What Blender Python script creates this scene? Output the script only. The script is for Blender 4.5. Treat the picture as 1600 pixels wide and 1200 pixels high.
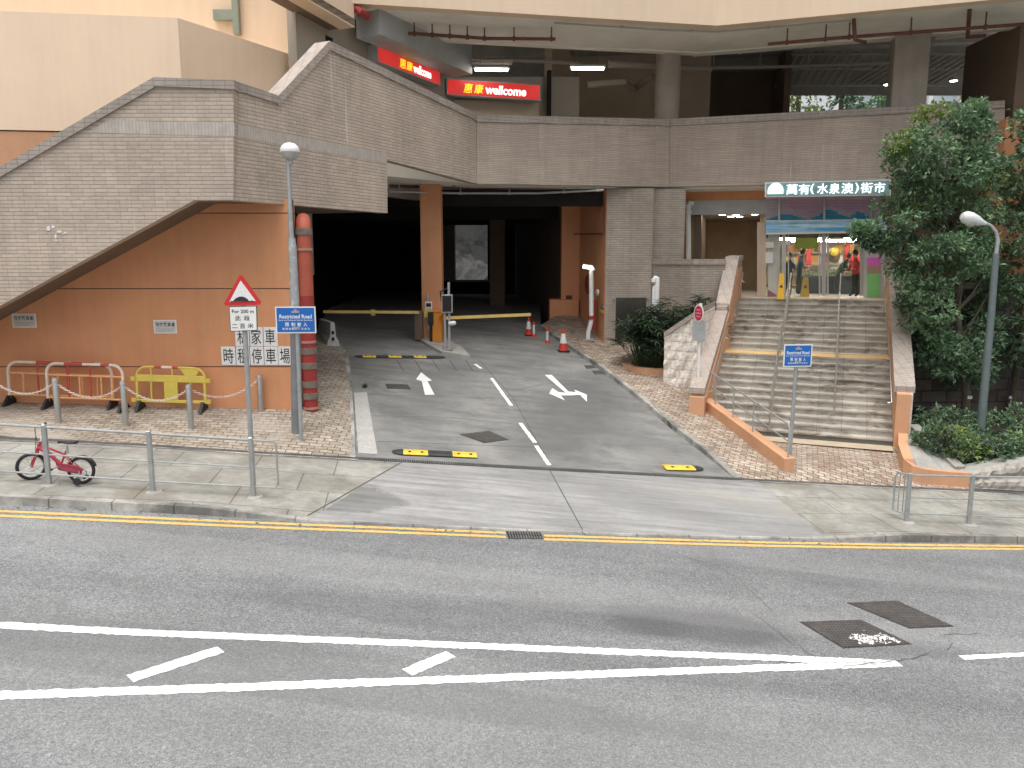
import bpy, bmesh, math, random
from mathutils import Vector, Matrix
from mathutils.bvhtree import BVHTree
from mathutils.geometry import delaunay_2d_cdt

for o in list(bpy.data.objects):
    bpy.data.objects.remove(o)
SC = bpy.context.scene
COL = SC.collection
R_ = random.Random(7)

# ------------------------------------------------------------------ camera
FPX, HZ = 1230.0, 403.0                      # focal length and horizon row of the 1600 x 1200 photograph
PITCH = math.atan((600 - HZ) / FPX)
cam = bpy.data.cameras.new('camera')
cam.sensor_width = 36.0
cam.lens = 36.0 * FPX / 1600.0
cam.clip_start = 0.1
cam.clip_end = 3000
camo = bpy.data.objects.new('camera', cam)
camo.location = (0, 0, 0)
camo.rotation_euler = (math.pi / 2 - PITCH, 0, 0)
COL.objects.link(camo)
SC.camera = camo

# ------------------------------------------------------------------ light: overcast day
SUN_EL, SUN_AZ = math.radians(76), math.radians(200)   # azimuth from +Y, clockwise
world = bpy.data.worlds.new('World')
SC.world = world
world.use_nodes = True
wn, wl = world.node_tree.nodes, world.node_tree.links
wn.clear()
wo = wn.new('ShaderNodeOutputWorld')
wb = wn.new('ShaderNodeBackground')
sky = wn.new('ShaderNodeTexSky')
sky.sky_type = 'NISHITA'
sky.sun_disc = False
sky.sun_elevation = SUN_EL
sky.sun_rotation = SUN_AZ
sky.dust_density = 6.0
sky.air_density = 1.0
hs = wn.new('ShaderNodeHueSaturation')
hs.inputs['Saturation'].default_value = 0.22
wl.new(sky.outputs[0], hs.inputs['Color'])
wl.new(hs.outputs[0], wb.inputs[0])
wl.new(wb.outputs[0], wo.inputs[0])
wb.inputs[1].default_value = 0.15
sun = bpy.data.lights.new('sun', 'SUN')
sun.energy = 0.6
sun.angle = math.radians(40)
sun.color = (1.0, 0.96, 0.9)
suno = bpy.data.objects.new('sun', sun)
sd = Vector((math.sin(SUN_AZ) * math.cos(SUN_EL), math.cos(SUN_AZ) * math.cos(SUN_EL), math.sin(SUN_EL)))
suno.rotation_euler = (-sd).to_track_quat('-Z', 'Y').to_euler()
COL.objects.link(suno)
SC.view_settings.view_transform = 'Standard'
SC.view_settings.look = 'None'
SC.view_settings.gamma = 1
SC.view_settings.exposure = 0.62
SC.cycles.max_bounces = 8
SC.cycles.diffuse_bounces = 5
SC.cycles.use_denoising = True

# ------------------------------------------------------------------ measuring helpers (world metres, camera eye at the origin)
CP, SP = math.cos(PITCH), math.sin(PITCH)
def ray(x, y):
    a, b = (x - 800) / FPX, -(y - 600) / FPX
    return Vector((a, CP + b * SP, -SP + b * CP))
def at(x, y, Y):
    d = ray(x, y); return d * (Y / d.y)
def atz(x, y, z):
    d = ray(x, y); return d * (z / d.z)
def onp(x, y, P, dz=0.0):                     # on the plane z = P0 X + P1 Y + P2 + dz
    d = ray(x, y); return d * ((P[2] + dz) / (d.z - P[0] * d.x - P[1] * d.y))
def onv(x, y, a, b, off=0.0):                 # on the upright plane through plan points a, b, off metres towards the eye
    n = Vector((-(b[1] - a[1]), b[0] - a[0])).normalized()
    if n.x * a[0] + n.y * a[1] > 0: n = -n
    d = ray(x, y); k = (n.x * a[0] + n.y * a[1] + off) / (n.x * d.x + n.y * d.y)
    return d * k
def yatx(x, a, b):                            # Y where the upright plane is met at column x near the horizon
    return onv(x, 403, a, b).y

# ------------------------------------------------------------------ object helpers
def tag(o, label=None, cat=None, group=None, kind=None):
    if label: o['label'] = label
    if cat: o['category'] = cat
    if group: o['group'] = group
    if kind: o['kind'] = kind
    return o
def thing(name, label, cat, loc=(0, 0, 0), group=None, rz=0.0):
    o = bpy.data.objects.new(name, None)
    o.empty_display_size = 0.2
    COL.objects.link(o)
    o.location = loc
    o.rotation_euler = (0, 0, rz)
    return tag(o, label, cat, group)
def rootloc(p):
    while p is not None and p.parent is not None: p = p.parent
    return Vector(p.location) if p is not None else Vector((0, 0, 0))

class MB:
    def __init__(s): s.v, s.f, s.m = [], [], []
    def face(s, pts, m=0):
        i = len(s.v); s.v += [Vector(p) for p in pts]; s.f.append(tuple(range(i, i + len(pts)))); s.m.append(m)
    def add(s, vs, fs, m=0):
        i = len(s.v); s.v += [Vector(p) for p in vs]
        for f in fs: s.f.append(tuple(i + k for k in f)); s.m.append(m)
        return s
    def prism(s, pts, ext, m=0):               # polygon pushed along a vector
        n = len(pts); e = Vector(ext); a = [Vector(p) for p in pts]
        nn = Vector((0, 0, 0))
        for k in range(n): nn += a[k].cross(a[(k + 1) % n])
        if nn.dot(e) > 0: a.reverse()
        vs = a + [p + e for p in a]
        fs = [tuple(range(n)), tuple(range(2 * n - 1, n - 1, -1))]
        for k in range(n):
            j = (k + 1) % n; fs.append((j, k, n + k, n + j))
        return s.add(vs, fs, m)
    def box(s, c, size, rz=0.0, m=0, bev=0.0):
        x, y, z = [q / 2 for q in size]; ca, sa = math.cos(rz), math.sin(rz); c = Vector(c)
        def P(a, b, d): return c + Vector((a * ca - b * sa, a * sa + b * ca, d))
        if bev <= 0:
            base = [P(-x, -y, -z), P(x, -y, -z), P(x, y, -z), P(-x, y, -z)]
            return s.prism(base, (0, 0, 2 * z), m)
        b = min(bev, x * .9, y * .9, z * .9)
        def ring(i, zz): return [P(-x + i, -y + b, zz), P(-x + b, -y + i, zz), P(x - b, -y + i, zz), P(x - i, -y + b, zz),
                                 P(x - i, y - b, zz), P(x - b, y - i, zz), P(-x + b, y - i, zz), P(-x + i, y - b, zz)]
        rs = [ring(b, -z), ring(0, -z + b), ring(0, z - b), ring(b, z)]
        vs = [p for r in rs for p in r]
        fs = [tuple(range(7, -1, -1)), tuple(range(24, 32))]
        for r in range(3):
            for k in range(8): j = (k + 1) % 8; fs.append((r * 8 + k, r * 8 + j, r * 8 + 8 + j, r * 8 + 8 + k))
        return s.add(vs, fs, m)
    def beam(s, a, b, w, h, up=(0, 0, 1), m=0):  # rectangular bar from a to b
        a, b = Vector(a), Vector(b); d = (b - a).normalized(); up = Vector(up)
        if abs(d.dot(up)) > .99: up = Vector((0, 1, 0))
        sx = d.cross(up).normalized() * (w / 2); sz = sx.cross(d).normalized() * (h / 2)
        return s.prism([a - sx - sz, a + sx - sz, a + sx + sz, a - sx + sz], b - a, m)
    def tube(s, pts, r, n=8, closed=False, m=0, caps=True):
        pts = [Vector(p) for p in pts]; k = len(pts); rr = r if isinstance(r, (list, tuple)) else [r] * k
        vs, fs = [], []; prev = None
        for i, p in enumerate(pts):
            if closed: d = pts[(i + 1) % k] - pts[i - 1]
            else: d = pts[min(i + 1, k - 1)] - pts[max(i - 1, 0)]
            d.normalize()
            if prev is None:
                ref = Vector((0, 0, 1)) if abs(d.z) < .9 else Vector((1, 0, 0))
                u = d.cross(ref).normalized()
            else:
                u = prev - d * prev.dot(d)
                u = u.normalized() if u.length > 1e-6 else d.orthogonal().normalized()
            prev = u; w = d.cross(u)
            for j in range(n):
                t = 2 * math.pi * j / n; vs.append(p + (u * math.cos(t) + w * math.sin(t)) * rr[i])
        for i in range(k if closed else k - 1):
            a, b = i * n, ((i + 1) % k) * n
            for j in range(n): q = (j + 1) % n; fs.append((a + j, a + q, b + q, b + j))
        if caps and not closed:
            fs.append(tuple(range(n - 1, -1, -1))); fs.append(tuple(range((k - 1) * n, k * n)))
        return s.add(vs, fs, m)
    def lathe(s, c, prof, n=16, m=0, axis=(0, 0, 1), a0=0.0, a1=2 * math.pi):
        c = Vector(c); ax = Vector(axis).normalized(); u = ax.orthogonal().normalized(); w = ax.cross(u)
        full = abs(a1 - a0 - 2 * math.pi) < 1e-6; cnt = n if full else n + 1
        vs, fs = [], []
        for r, z in prof:
            for j in range(cnt):
                t = a0 + (a1 - a0) * j / n; vs.append(c + ax * z + (u * math.cos(t) + w * math.sin(t)) * max(r, 1e-4))
        for i in range(len(prof) - 1):
            for j in range(n):
                q = (j + 1) % cnt; fs.append((i * cnt + j, i * cnt + q, (i + 1) * cnt + q, (i + 1) * cnt + j))
        return s.add(vs, fs, m)
    def grid(s, rows, m=0):
        n = len(rows[0]); vs = [p for r in rows for p in r]; fs = []
        for i in range(len(rows) - 1):
            for j in range(n - 1): fs.append((i * n + j, i * n + j + 1, (i + 1) * n + j + 1, (i + 1) * n + j))
        return s.add(vs, fs, m)
    def build(s, name, mats, parent=None, smooth=False, local=False):
        L = Vector((0, 0, 0)) if local else rootloc(parent)
        me = bpy.data.meshes.new(name)
        me.from_pydata([tuple(p - L) for p in s.v], [], s.f)
        if not isinstance(mats, (list, tuple)): mats = [mats]
        for q in mats: me.materials.append(q)
        for p, k in zip(me.polygons, s.m): p.material_index = k
        uv = me.uv_layers.new(name='uv'); co = me.vertices; data = uv.data; wv = s.v
        for p in me.polygons:
            n = p.normal
            if abs(n.z) > .75: U, V = Vector((1, 0, 0)), Vector((0, 1, 0))
            else:
                U = Vector((-n.y, n.x, 0)).normalized()
                V = n.cross(U); V = V if V.z > 0 else -V
                if U.x < 0 or (abs(U.x) < 1e-6 and U.y < 0): U = -U
                if abs(n.z) < .2: V = Vector((0, 0, 1))
            for li in p.loop_indices:
                q = wv[me.loops[li].vertex_index]; data[li].uv = (q.dot(U), q.dot(V))
        if smooth:
            me.polygons.foreach_set('use_smooth', [True] * len(me.polygons))
            try: me.set_sharp_from_angle(angle=math.radians(40))
            except Exception: pass
        me.update()
        o = bpy.data.objects.new(name, me)
        COL.objects.link(o)
        if parent is not None: o.parent = parent
        return o
def copy_tree(o, parent=None):
    c = o.copy(); COL.objects.link(c)
    if parent is not None: c.parent = parent
    for ch in [q for q in bpy.data.objects if q.parent == o]: copy_tree(ch, c)
    return c
def arc(c, r, a0, a1, n, ux, uy):
    c, ux, uy = Vector(c), Vector(ux), Vector(uy)
    return [c + ux * (r * math.cos(math.radians(a0 + (a1 - a0) * i / n))) + uy * (r * math.sin(math.radians(a0 + (a1 - a0) * i / n))) for i in range(n + 1)]

_fc = bpy.data.curves.new('lettering', 'FONT')
def text(name, body, h, c, X, U, mat, parent, bold=0.0, shear=0.0, w=None, depth=0.004, off=0.0):
    cu = bpy.data.curves.new('lettering', 'FONT'); cu.body = body; cu.size = 1.0; cu.offset = bold; cu.shear = shear; cu.resolution_u = 3
    ob = bpy.data.objects.new('lettering', cu); COL.objects.link(ob)
    dg = bpy.context.evaluated_depsgraph_get(); dg.update()
    me0 = bpy.data.meshes.new_from_object(ob.evaluated_get(dg))
    vs = [v.co.copy() for v in me0.vertices]; fs = [tuple(p.vertices) for p in me0.polygons]
    bpy.data.objects.remove(ob); bpy.data.meshes.remove(me0); bpy.data.curves.remove(cu)
    x0, x1 = min(v.x for v in vs), max(v.x for v in vs); y0, y1 = min(v.y for v in vs), max(v.y for v in vs)
    ky = h / (y1 - y0); kx = ky if w is None else w / (x1 - x0)
    X, U, c = Vector(X).normalized(), Vector(U).normalized(), Vector(c); N = X.cross(U)
    mb = MB()
    P = [c + X * ((v.x - (x0 + x1) / 2) * kx) + U * ((v.y - (y0 + y1) / 2) * ky) + N * (off + depth) for v in vs]
    mb.add(P, fs)
    return mb.build(name, mat, parent)

# ------------------------------------------------------------------ material helpers
class NT:
    def __init__(s, name):
        s.mat = bpy.data.materials.new(name); s.mat.use_nodes = True
        s.n, s.l = s.mat.node_tree.nodes, s.mat.node_tree.links
        s.b = s.n['Principled BSDF']; s.tc = s.n.new('ShaderNodeTexCoord')
    def node(s, t, **k):
        q = s.n.new(t)
        for a, v in k.items(): setattr(q, a, v)
        return q
    def put(s, sock, v):
        if hasattr(v, 'is_linked'): s.l.new(v, sock)
        elif isinstance(v, (tuple, list)) and sock.type == 'RGBA': sock.default_value = (*v[:3], 1)
        else: sock.default_value = v
    def math(s, op, a, b=0.0, c=None, clamp=False):
        q = s.node('ShaderNodeMath', operation=op, use_clamp=clamp); s.put(q.inputs[0], a); s.put(q.inputs[1], b)
        if c is not None: s.put(q.inputs[2], c)
        return q.outputs[0]
    def mix(s, f, a, b, mode='MIX'):
        q = s.node('ShaderNodeMix', data_type='RGBA', blend_type=mode); s.put(q.inputs[0], f); s.put(q.inputs[6], a); s.put(q.inputs[7], b)
        return q.outputs[2]
    def coord(s, sc=(1, 1, 1), uv=False, rot=0.0, loc=(0, 0, 0)):
        q = s.node('ShaderNodeMapping'); s.l.new(s.tc.outputs['UV' if uv else 'Object'], q.inputs[0])
        q.inputs['Scale'].default_value = sc; q.inputs['Rotation'].default_value = (0, 0, rot); q.inputs['Location'].default_value = loc
        return q.outputs[0]
    def noise(s, v, scale, detail=5, rough=.6, dist=0.0):
        q = s.node('ShaderNodeTexNoise'); s.l.new(v, q.inputs['Vector']); q.inputs['Scale'].default_value = scale
        q.inputs['Detail'].default_value = detail; q.inputs['Roughness'].default_value = rough; q.inputs['Distortion'].default_value = dist
        return q.outputs[0]
    def ramp(s, f, a, b, lo=0.0, hi=1.0):
        q = s.node('ShaderNodeMapRange'); s.put(q.inputs[0], f); q.inputs[1].default_value = a; q.inputs[2].default_value = b
        q.inputs[3].default_value = lo; q.inputs[4].default_value = hi
        return q.outputs[0]
    def brick(s, v, bw, rh, mortar, c1, c2, cm, offset=.5, bias=0.0, freq=2):
        q = s.node('ShaderNodeTexBrick'); s.l.new(v, q.inputs['Vector']); q.offset = offset; q.offset_frequency = freq
        q.inputs['Scale'].default_value = 1.0; q.inputs['Brick Width'].default_value = bw; q.inputs['Row Height'].default_value = rh
        q.inputs['Mortar Size'].default_value = mortar; q.inputs['Mortar Smooth'].default_value = .3; q.inputs['Bias'].default_value = bias
        s.put(q.inputs['Color1'], c1); s.put(q.inputs['Color2'], c2); s.put(q.inputs['Mortar'], cm)
        return q.outputs[0], q.outputs[1]
    def bump(s, h, st=.3, dist=.02):
        q = s.node('ShaderNodeBump'); s.put(q.inputs['Height'], h); q.inputs['Strength'].default_value = st; q.inputs['Distance'].default_value = dist
        s.l.new(q.outputs[0], s.b.inputs['Normal'])
    def vary(s, col, v, scale, amt, lo=.3, hi=.7, detail=5, dist=0.0):   # brightness varied by noise
        f = s.noise(v, scale, detail, dist=dist)
        g = s.ramp(f, lo, hi, 1 - amt, 1 + amt)
        return s.mix(1.0, col, s.n2c(g), 'MULTIPLY')
    def n2c(s, f):
        q = s.node('ShaderNodeCombineColor'); [s.l.new(f, q.inputs[k]) for k in range(3)]
        return q.outputs[0]
    def ell(s, cx, cy, rx, ry, rot=0.0, wob=.35, soft=.25, nscale=1.5):  # 1 inside a wobbly ellipse on the ground
        sp = s.node('ShaderNodeSeparateXYZ'); s.l.new(s.tc.outputs['Object'], sp.inputs[0])
        dx = s.math('SUBTRACT', sp.outputs[0], cx); dy = s.math('SUBTRACT', sp.outputs[1], cy)
        ca, sa = math.cos(rot), math.sin(rot)
        x = s.math('ADD', s.math('MULTIPLY', dx, ca / rx), s.math('MULTIPLY', dy, sa / rx))
        y = s.math('ADD', s.math('MULTIPLY', dx, -sa / ry), s.math('MULTIPLY', dy, ca / ry))
        d = s.math('SQRT', s.math('ADD', s.math('MULTIPLY', x, x), s.math('MULTIPLY', y, y)))
        nz = s.noise(s.coord(), nscale, 6)
        d = s.math('ADD', d, s.math('MULTIPLY', s.math('SUBTRACT', nz, .5), wob * 2))
        return s.ramp(d, 1 + soft, 1 - soft)
    def fin(s, col, rough=.6, metal=0.0, spec=.5):
        s.put(s.b.inputs['Base Color'], col); s.put(s.b.inputs['Roughness'], rough); s.put(s.b.inputs['Metallic'], metal)
        s.b.inputs['Specular IOR Level'].default_value = spec
        return s.mat
def M(name, col, rough=.6, metal=0.0, var=.12, scale=1.5, fine=30.0, fvar=.06, bump=.12, streak=0.0, spec=.4, dirt=None):
    t = NT(name); v = t.coord()
    c = t.vary(col, v, scale, var)
    c = t.vary(c, v, fine, fvar)
    if streak: c = t.vary(c, t.coord((3.5, 3.5, .22)), 1.6, streak, .35, .75)
    if dirt:
        f = t.ramp(t.noise(v, dirt[1], 6, .65), dirt[2], dirt[2] + .15)
        c = t.mix(f, c, dirt[0])
    if bump: t.bump(t.noise(v, fine, 4), bump, .01)
    return t.fin(c, rough, metal, spec)
def EM(name, col, st):
    t = NT(name); v = t.coord()
    c = t.vary(col, v, 2, .04)
    t.put(t.b.inputs['Emission Color'], c); t.b.inputs['Emission Strength'].default_value = st
    return t.fin((.8, .8, .8), .5)

# ------------------------------------------------------------------ the lie of the land
def plane3(a, b, c):
    n = (Vector(b) - Vector(a)).cross(Vector(c) - Vector(a)); return (-n.x / n.z, -n.y / n.z, n.dot(Vector(a)) / n.z)
_p1, _p3 = at(240, 798, 12.2), at(1418, 843, 14.0)
_s = (_p3.z - _p1.z) / (_p3.x - _p1.x)
RP = (_s, 0.0, _p1.z - _s * _p1.x)                 # the road falls gently to one side
def zr(x, y): return RP[0] * x + RP[1] * y + RP[2]
KERB = 0.13
VP = plane3(onp(550, 712, RP, KERB), onp(1145, 745, RP, KERB), at(880, 548, 27.0))   # driveway
TERR = ([], [])
def terr(mb):
    i = len(TERR[0]); TERR[0].extend(mb.v); TERR[1].extend([tuple(k + i for k in f) for f in mb.f])
_bvh = [None]
def G(px, py):
    if _bvh[0] is None: _bvh[0] = BVHTree.FromPolygons(TERR[0], TERR[1])
    h = _bvh[0].ray_cast(Vector((0, 0, 0)), ray(px, py).normalized())
    return h[0]
def drop(x, y):
    h = _bvh[0].ray_cast(Vector((x, y, 3)), Vector((0, 0, -1))); return h[0]

# -------- ground materials
def m_asphalt():
    t = NT('asphalt'); v = t.coord()
    c = (.178, .183, .185)
    c = t.vary(c, v, .35, .13, .35, .65)
    c = t.vary(c, t.coord((.12, .8, 1), rot=-.09), 1.0, .10, .35, .65)
    c = t.vary(c, t.coord((.25, 1.6, 1), rot=-.1), 1.2, .09, .35, .65)
    c = t.vary(c, v, 42, .42, .3, .7, 3)
    c = t.vary(c, v, 5, .08)
    c = t.vary(c, v, 24, .20, .35, .65, 2)
    f = t.noise(v, 95, 2, .5)
    c = t.mix(t.ramp(f, .60, .72), c, (.52, .52, .51))
    c = t.mix(t.ramp(f, .40, .30, 0, .8), c, (.10, .10, .10))
    for px, py, rx, ry, k in [(1100, 980, 1.15, .5, .66), (1010, 975, .6, .3, .3), (620, 955, 1.9, .35, .32), (900, 962, 1.4, .4, .3), (350, 1000, 2.2, .18, .3),
                              (1290, 905, .8, .25, .25), (1150, 885, .7, .3, .25), (1420, 1010, 1.0, .25, .2)]:
        p = onp(px, py, RP)
        c = t.mix(t.math('MULTIPLY', t.ell(p.x, p.y, rx, ry, -.07, .4, .22, 1.2), k), c, (.085, .085, .088))
    # a long laying seam and the older, darker strip inside the chevron
    for px, py, rx, ry, rot, k in [(250, 1032, 5.5, .42, -.09, .30), (900, 1034, 2.6, .22, -.09, .22), (700, 905, 7.5, .55, -.09, -.16), (1250, 880, 3.2, .4, -.09, -.14)]:
        q = onp(px, py, RP); e = t.ell(q.x, q.y, rx, ry, rot, .22, .10, .9)
        c = t.mix(t.math('MULTIPLY', e, abs(k)), c, (.08, .08, .082) if k > 0 else (.34, .34, .335))
    # oil drips and patches of exposed stone
    f2 = t.ramp(t.noise(v, 2.6, 7, .72), .64, .72, 0, .35); c = t.mix(f2, c, (.075, .075, .075))
    f3 = t.ramp(t.noise(v, 9, 3, .5), .70, .76, 0, .4); c = t.mix(f3, c, (.09, .09, .09))
    f4 = t.ramp(t.noise(v, 150, 1, .5), .70, .74, 0, .8); c = t.mix(f4, c, (.62, .61, .58))
    p = onp(800, 1150, RP)
    c = t.mix(t.math('MULTIPLY', t.ell(p.x, p.y, 9, 1.2, -.09, .2, .5, .5), .25), c, (.27, .29, .275))
    t.bump(f, .35, .006)
    return t.fin(c, .85, 0, .3)
def m_concrete(name, base, streak, rot, seam=None, puddle=False, blot=None, lanes=False):
    t = NT(name); v = t.coord()
    c = t.vary(base, v, .6, .14, .3, .7)
    c = t.vary(c, t.coord(streak, rot=rot), 1.3, .20, .35, .65)
    c = t.vary(c, t.coord(streak, rot=rot), 6, .08, .35, .65)
    c = t.vary(c, v, 6, .07)
    c = t.vary(c, v, 45, .08)
    rgh = .75
    if blot:
        f = t.ramp(t.noise(v, blot[1], 7, .68), blot[2], blot[2] + .18, 0, .75)
        c = t.mix(f, c, blot[0])
    if lanes:
        for px, py, rx, ry, rot, k in ((905, 645, 1.15, 4.2, -.28, .62), (690, 600, .8, 2.5, -.1, .35), (1000, 690, .7, 2.2, .5, .3), (640, 660, .6, 1.6, 0, .2)):
            q = onp(px, py, VP); c = t.mix(t.math('MULTIPLY', t.ell(q.x, q.y, rx, ry, rot, .4, .4, 1.1), k), c, (.105, .106, .104))
    if seam:
        bc, bf = t.brick(t.coord(rot=seam[0]), seam[1], seam[2], seam[3], (1, 1, 1), (.9, .9, .88), (.42, .41, .39), seam[4])
        c = t.mix(1.0, c, bc, 'MULTIPLY')
    if puddle:
        p = onp(510, 775, RP, .06)
        f = t.ell(p.x, p.y, 1.35, .75, .1, .5, .12, 1.4)
        c = t.mix(t.math('MULTIPLY', f, .35), c, (.14, .138, .13))
        rgh = t.ramp(f, 0, 1, .75, .06)
        p = onp(1245, 800, RP, .06)
        c = t.mix(t.math('MULTIPLY', t.ell(p.x, p.y, 2.4, .5, -.35, .4, .4, 1), .4), c, (.40, .38, .32))
        p = onp(1060, 790, RP, .06)
        c = t.mix(t.math('MULTIPLY', t.ell(p.x, p.y, 3.2, 1.0, -.3, .4, .4, 1), .35), c, (.20, .20, .20))
    t.bump(t.noise(t.coord(streak, rot=rot), 3, 6), .2, .01)
    return t.fin(c, rgh, 0, .4)
def m_paving(name, c1, c2, cm, bw, rh, rot, dirt):
    t = NT(name); v = t.coord(rot=rot)
    wob = t.node('ShaderNodeVectorMath', operation='ADD'); nz = t.node('ShaderNodeTexNoise'); nz.inputs['Scale'].default_value = 3.0
    t.l.new(v, nz.inputs['Vector']); sc = t.node('ShaderNodeVectorMath', operation='SCALE'); sc.inputs[3].default_value = .03
    t.l.new(nz.outputs['Color'], sc.inputs[0]); t.l.new(v, wob.inputs[0]); t.l.new(sc.outputs[0], wob.inputs[1])
    bc, bf = t.brick(wob.outputs[0], bw, rh, .012, c1, c2, cm, .5, -.1)
    c = t.vary(bc, t.coord(), 9, .28, .3, .7, 2)
    c = t.vary(c, t.coord(), .7, .18)
    f = t.ramp(t.noise(t.coord(), .55, 6), dirt[1], dirt[1] + .16, 0, dirt[2])
    c = t.mix(f, c, dirt[0])
    t.bump(t.math('SUBTRACT', 1.0, bf), .5, .01)
    return t.fin(c, .8, 0, .35)
def m_paint(name, col, wear=.5, under=(.2, .2, .2)):
    t = NT(name); v = t.coord()
    c = t.vary(col, v, 3, .1)
    f = t.ramp(t.noise(v, 26, 6, .7), wear, wear + .06)
    c = t.mix(f, c, under)
    c = t.vary(c, v, 60, .07)
    t.bump(t.noise(v, 60, 3), .2, .004)
    return t.fin(c, .65, 0, .35)
MT = {}
MT['asphalt'] = m_asphalt()
MT['apron'] = m_concrete('pale_brushed_concrete', (.292, .291, .284), (.35, 4.5, 1), -.12, puddle=True)
MT['drive'] = m_concrete('worn_grey_concrete', (.192, .192, .184), (.5, 2.2, 1), -.08, blot=((.30, .297, .28), .5, .5), lanes=True)
MT['walk'] = m_concrete('pavement_slabs', (.305, .297, .268), (1, 1, 1), 0, (-.13, 1.5, 1.0, .012, .37), blot=((.23, .205, .16), .7, .5))
MT['kerb'] = m_concrete('kerb_stone', (.40, .39, .36), (1, 1, 1), 0, (-.13, .95, 5, .014, 0), blot=((.08, .08, .075), .9, .44))
MT['pav'] = m_paving('brick_paving', (.30, .25, .195), (.42, .375, .31), (.11, .09, .07), .27, .135, -.04, ((.40, .36, .31), .5, .75))
MT['pav2'] = m_paving('brick_paving_warm', (.29, .215, .16), (.47, .41, .335), (.12, .09, .07), .25, .125, .35, ((.36, .31, .27), .62, .5))
MT['white_paint'] = m_paint('white_road_paint', (.84, .84, .82), .61, (.30, .30, .30))
MT['white_worn'] = m_paint('worn_white_paint', (.44, .435, .41), .54, (.27, .265, .25))
MT['yellow_paint'] = m_paint('yellow_road_paint', (.68, .44, .14), .58, (.30, .27, .20))
MT['iron'] = M('cast_iron', (.075, .07, .066), .6, .4, .25, 4, 40, .35, .5)
MT['grate'] = None
def m_grate():
    t = NT('drain_grating'); v = t.coord(rot=-.11)
    bc, bf = t.brick(v, .045, .55, .012, (.20, .20, .20), (.15, .15, .15), (.02, .02, .02), 0)
    c = t.vary(bc, t.coord(), 1.2, .35, .3, .7)
    t.bump(t.math('SUBTRACT', 1.0, bf), .6, .01)
    return t.fin(c, .6, .3, .4)
MT['grate'] = m_grate()
MT['dirt'] = M('soil', (.05, .042, .03), .95, 0, .3, 3, 25, .3, .6)
MT['earth'] = M('ground_earth', (.12, .115, .10), .9, 0, .2, .5, 10, .2, .3)

# -------- ground sheet and road
def sheet(x0, x1, y0, y1, dz, nx=2, ny=2):
    return [[Vector((x0 + (x1 - x0) * i / nx, y0 + (y1 - y0) * j / ny, zr(x0 + (x1 - x0) * i / nx, 0) + dz)) for i in range(nx + 1)] for j in range(ny + 1)]
mb = MB()
rows = []
for yy in (-400, -40, 0, 60, 900):
    rows.append([Vector((xx, yy, zr(max(-60, min(60, xx)), 0) - 1.2)) for xx in (-700, -60, 0, 60, 700)])
mb.grid(rows)
tag(mb.build('ground', MT['earth']), kind='structure')
mb = MB().grid(sheet(-60, 60, -14, 30, 0, 12, 6)); terr(mb)
tag(mb.build('road', MT['asphalt']), kind='structure')
# far pavement on the near side of the road (behind the viewer)
mb = MB().grid(sheet(-60, 60, -26, -14, KERB, 12, 3)); mb.grid([[Vector((x, -14, zr(x, 0))) for x in (-60, 60)], [Vector((x, -14, zr(x, 0) + KERB)) for x in (-60, 60)]])
tag(mb.build('pavement', MT['walk']), kind='structure')

def interp(tab, x):
    if x <= tab[0][0]: a, b = tab[0], tab[1]
    elif x >= tab[-1][0]: a, b = tab[-2], tab[-1]
    else:
        for a, b in zip(tab, tab[1:]):
            if a[0] <= x <= b[0]: break
    return a[1] + (b[1] - a[1]) * (x - a[0]) / (b[0] - a[0])
KL = [(-400, 758), (0, 788), (280, 803), (420, 811), (480, 816), (830, 831), (1000, 838), (1290, 844), (1400, 847), (1600, 849), (2000, 853)]   # foot of the kerb
DL = [(-400, 664), (0, 684), (200, 693), (400, 706), (550, 714.5), (800, 729), (1000, 739.5), (1145, 747), (1400, 760), (1600, 770), (2000, 790)]   # drain line
HK = [(-400, .13), (310, .13), (470, .028), (480, .022), (1270, .022), (1300, .03), (1410, .13), (2000, .13)]
def kp(x):
    p = onp(x, interp(KL, x), RP); return p
def kt(x): p = kp(x); return Vector((p.x, p.y, p.z + max(.018, min(.13, interp(HK, x)))))
def dp(x): return onp(x, interp(DL, x), RP, KERB)
def patch(xs_k, xs_d, rows_n=6):
    a = [kt(x) for x in xs_k]; b = [dp(x) for x in xs_d]
    return [[p + (q - p) * (j / rows_n) for p, q in zip(a, b)] for j in range(rows_n + 1)]
def lin(a, b, n): return [a + (b - a) * i / n for i in range(n + 1)]
# kerb faces and tops
def kerb_strip(x0, x1, n, top=.16):
    m = MB(); xs = lin(x0, x1, n)
    lo = [kp(x) for x in xs]; hi = [kt(x) for x in xs]
    inn = [h + (dp(x) - h).normalized() * top + Vector((0, 0, .004)) for h, x in zip(hi, xs)]
    hi = [h + Vector((0, 0, .004)) for h in hi]
    lo = [p - (q - p).normalized() * .02 - Vector((0, 0, .02)) for p, q in zip(lo, inn)]
    m.grid([lo, hi, inn]); return m
k1 = kerb_strip(-400, 480, 44); k2 = kerb_strip(1270, 2000, 36); k3 = kerb_strip(480, 1270, 30, .06)
for m in (k2, k3): k1.add(m.v, m.f)
tag(k1.build('kerb', MT['kerb']), kind='structure')
pl = MB().grid(patch(lin(-400, 480, 44), lin(-400, 630, 44))); terr(pl)
tag(pl.build('pavement', MT['walk']), kind='structure')
pa = MB().grid(patch(lin(480, 1290, 30), lin(630, 1180, 30))); terr(pa)
tag(pa.build('driveway_apron', MT['apron']), kind='structure')
pr = MB().grid(patch(lin(1290, 2000, 36), lin(1180, 2000, 36))); terr(pr)
tag(pr.build('pavement', MT['walk']), kind='structure')
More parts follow.
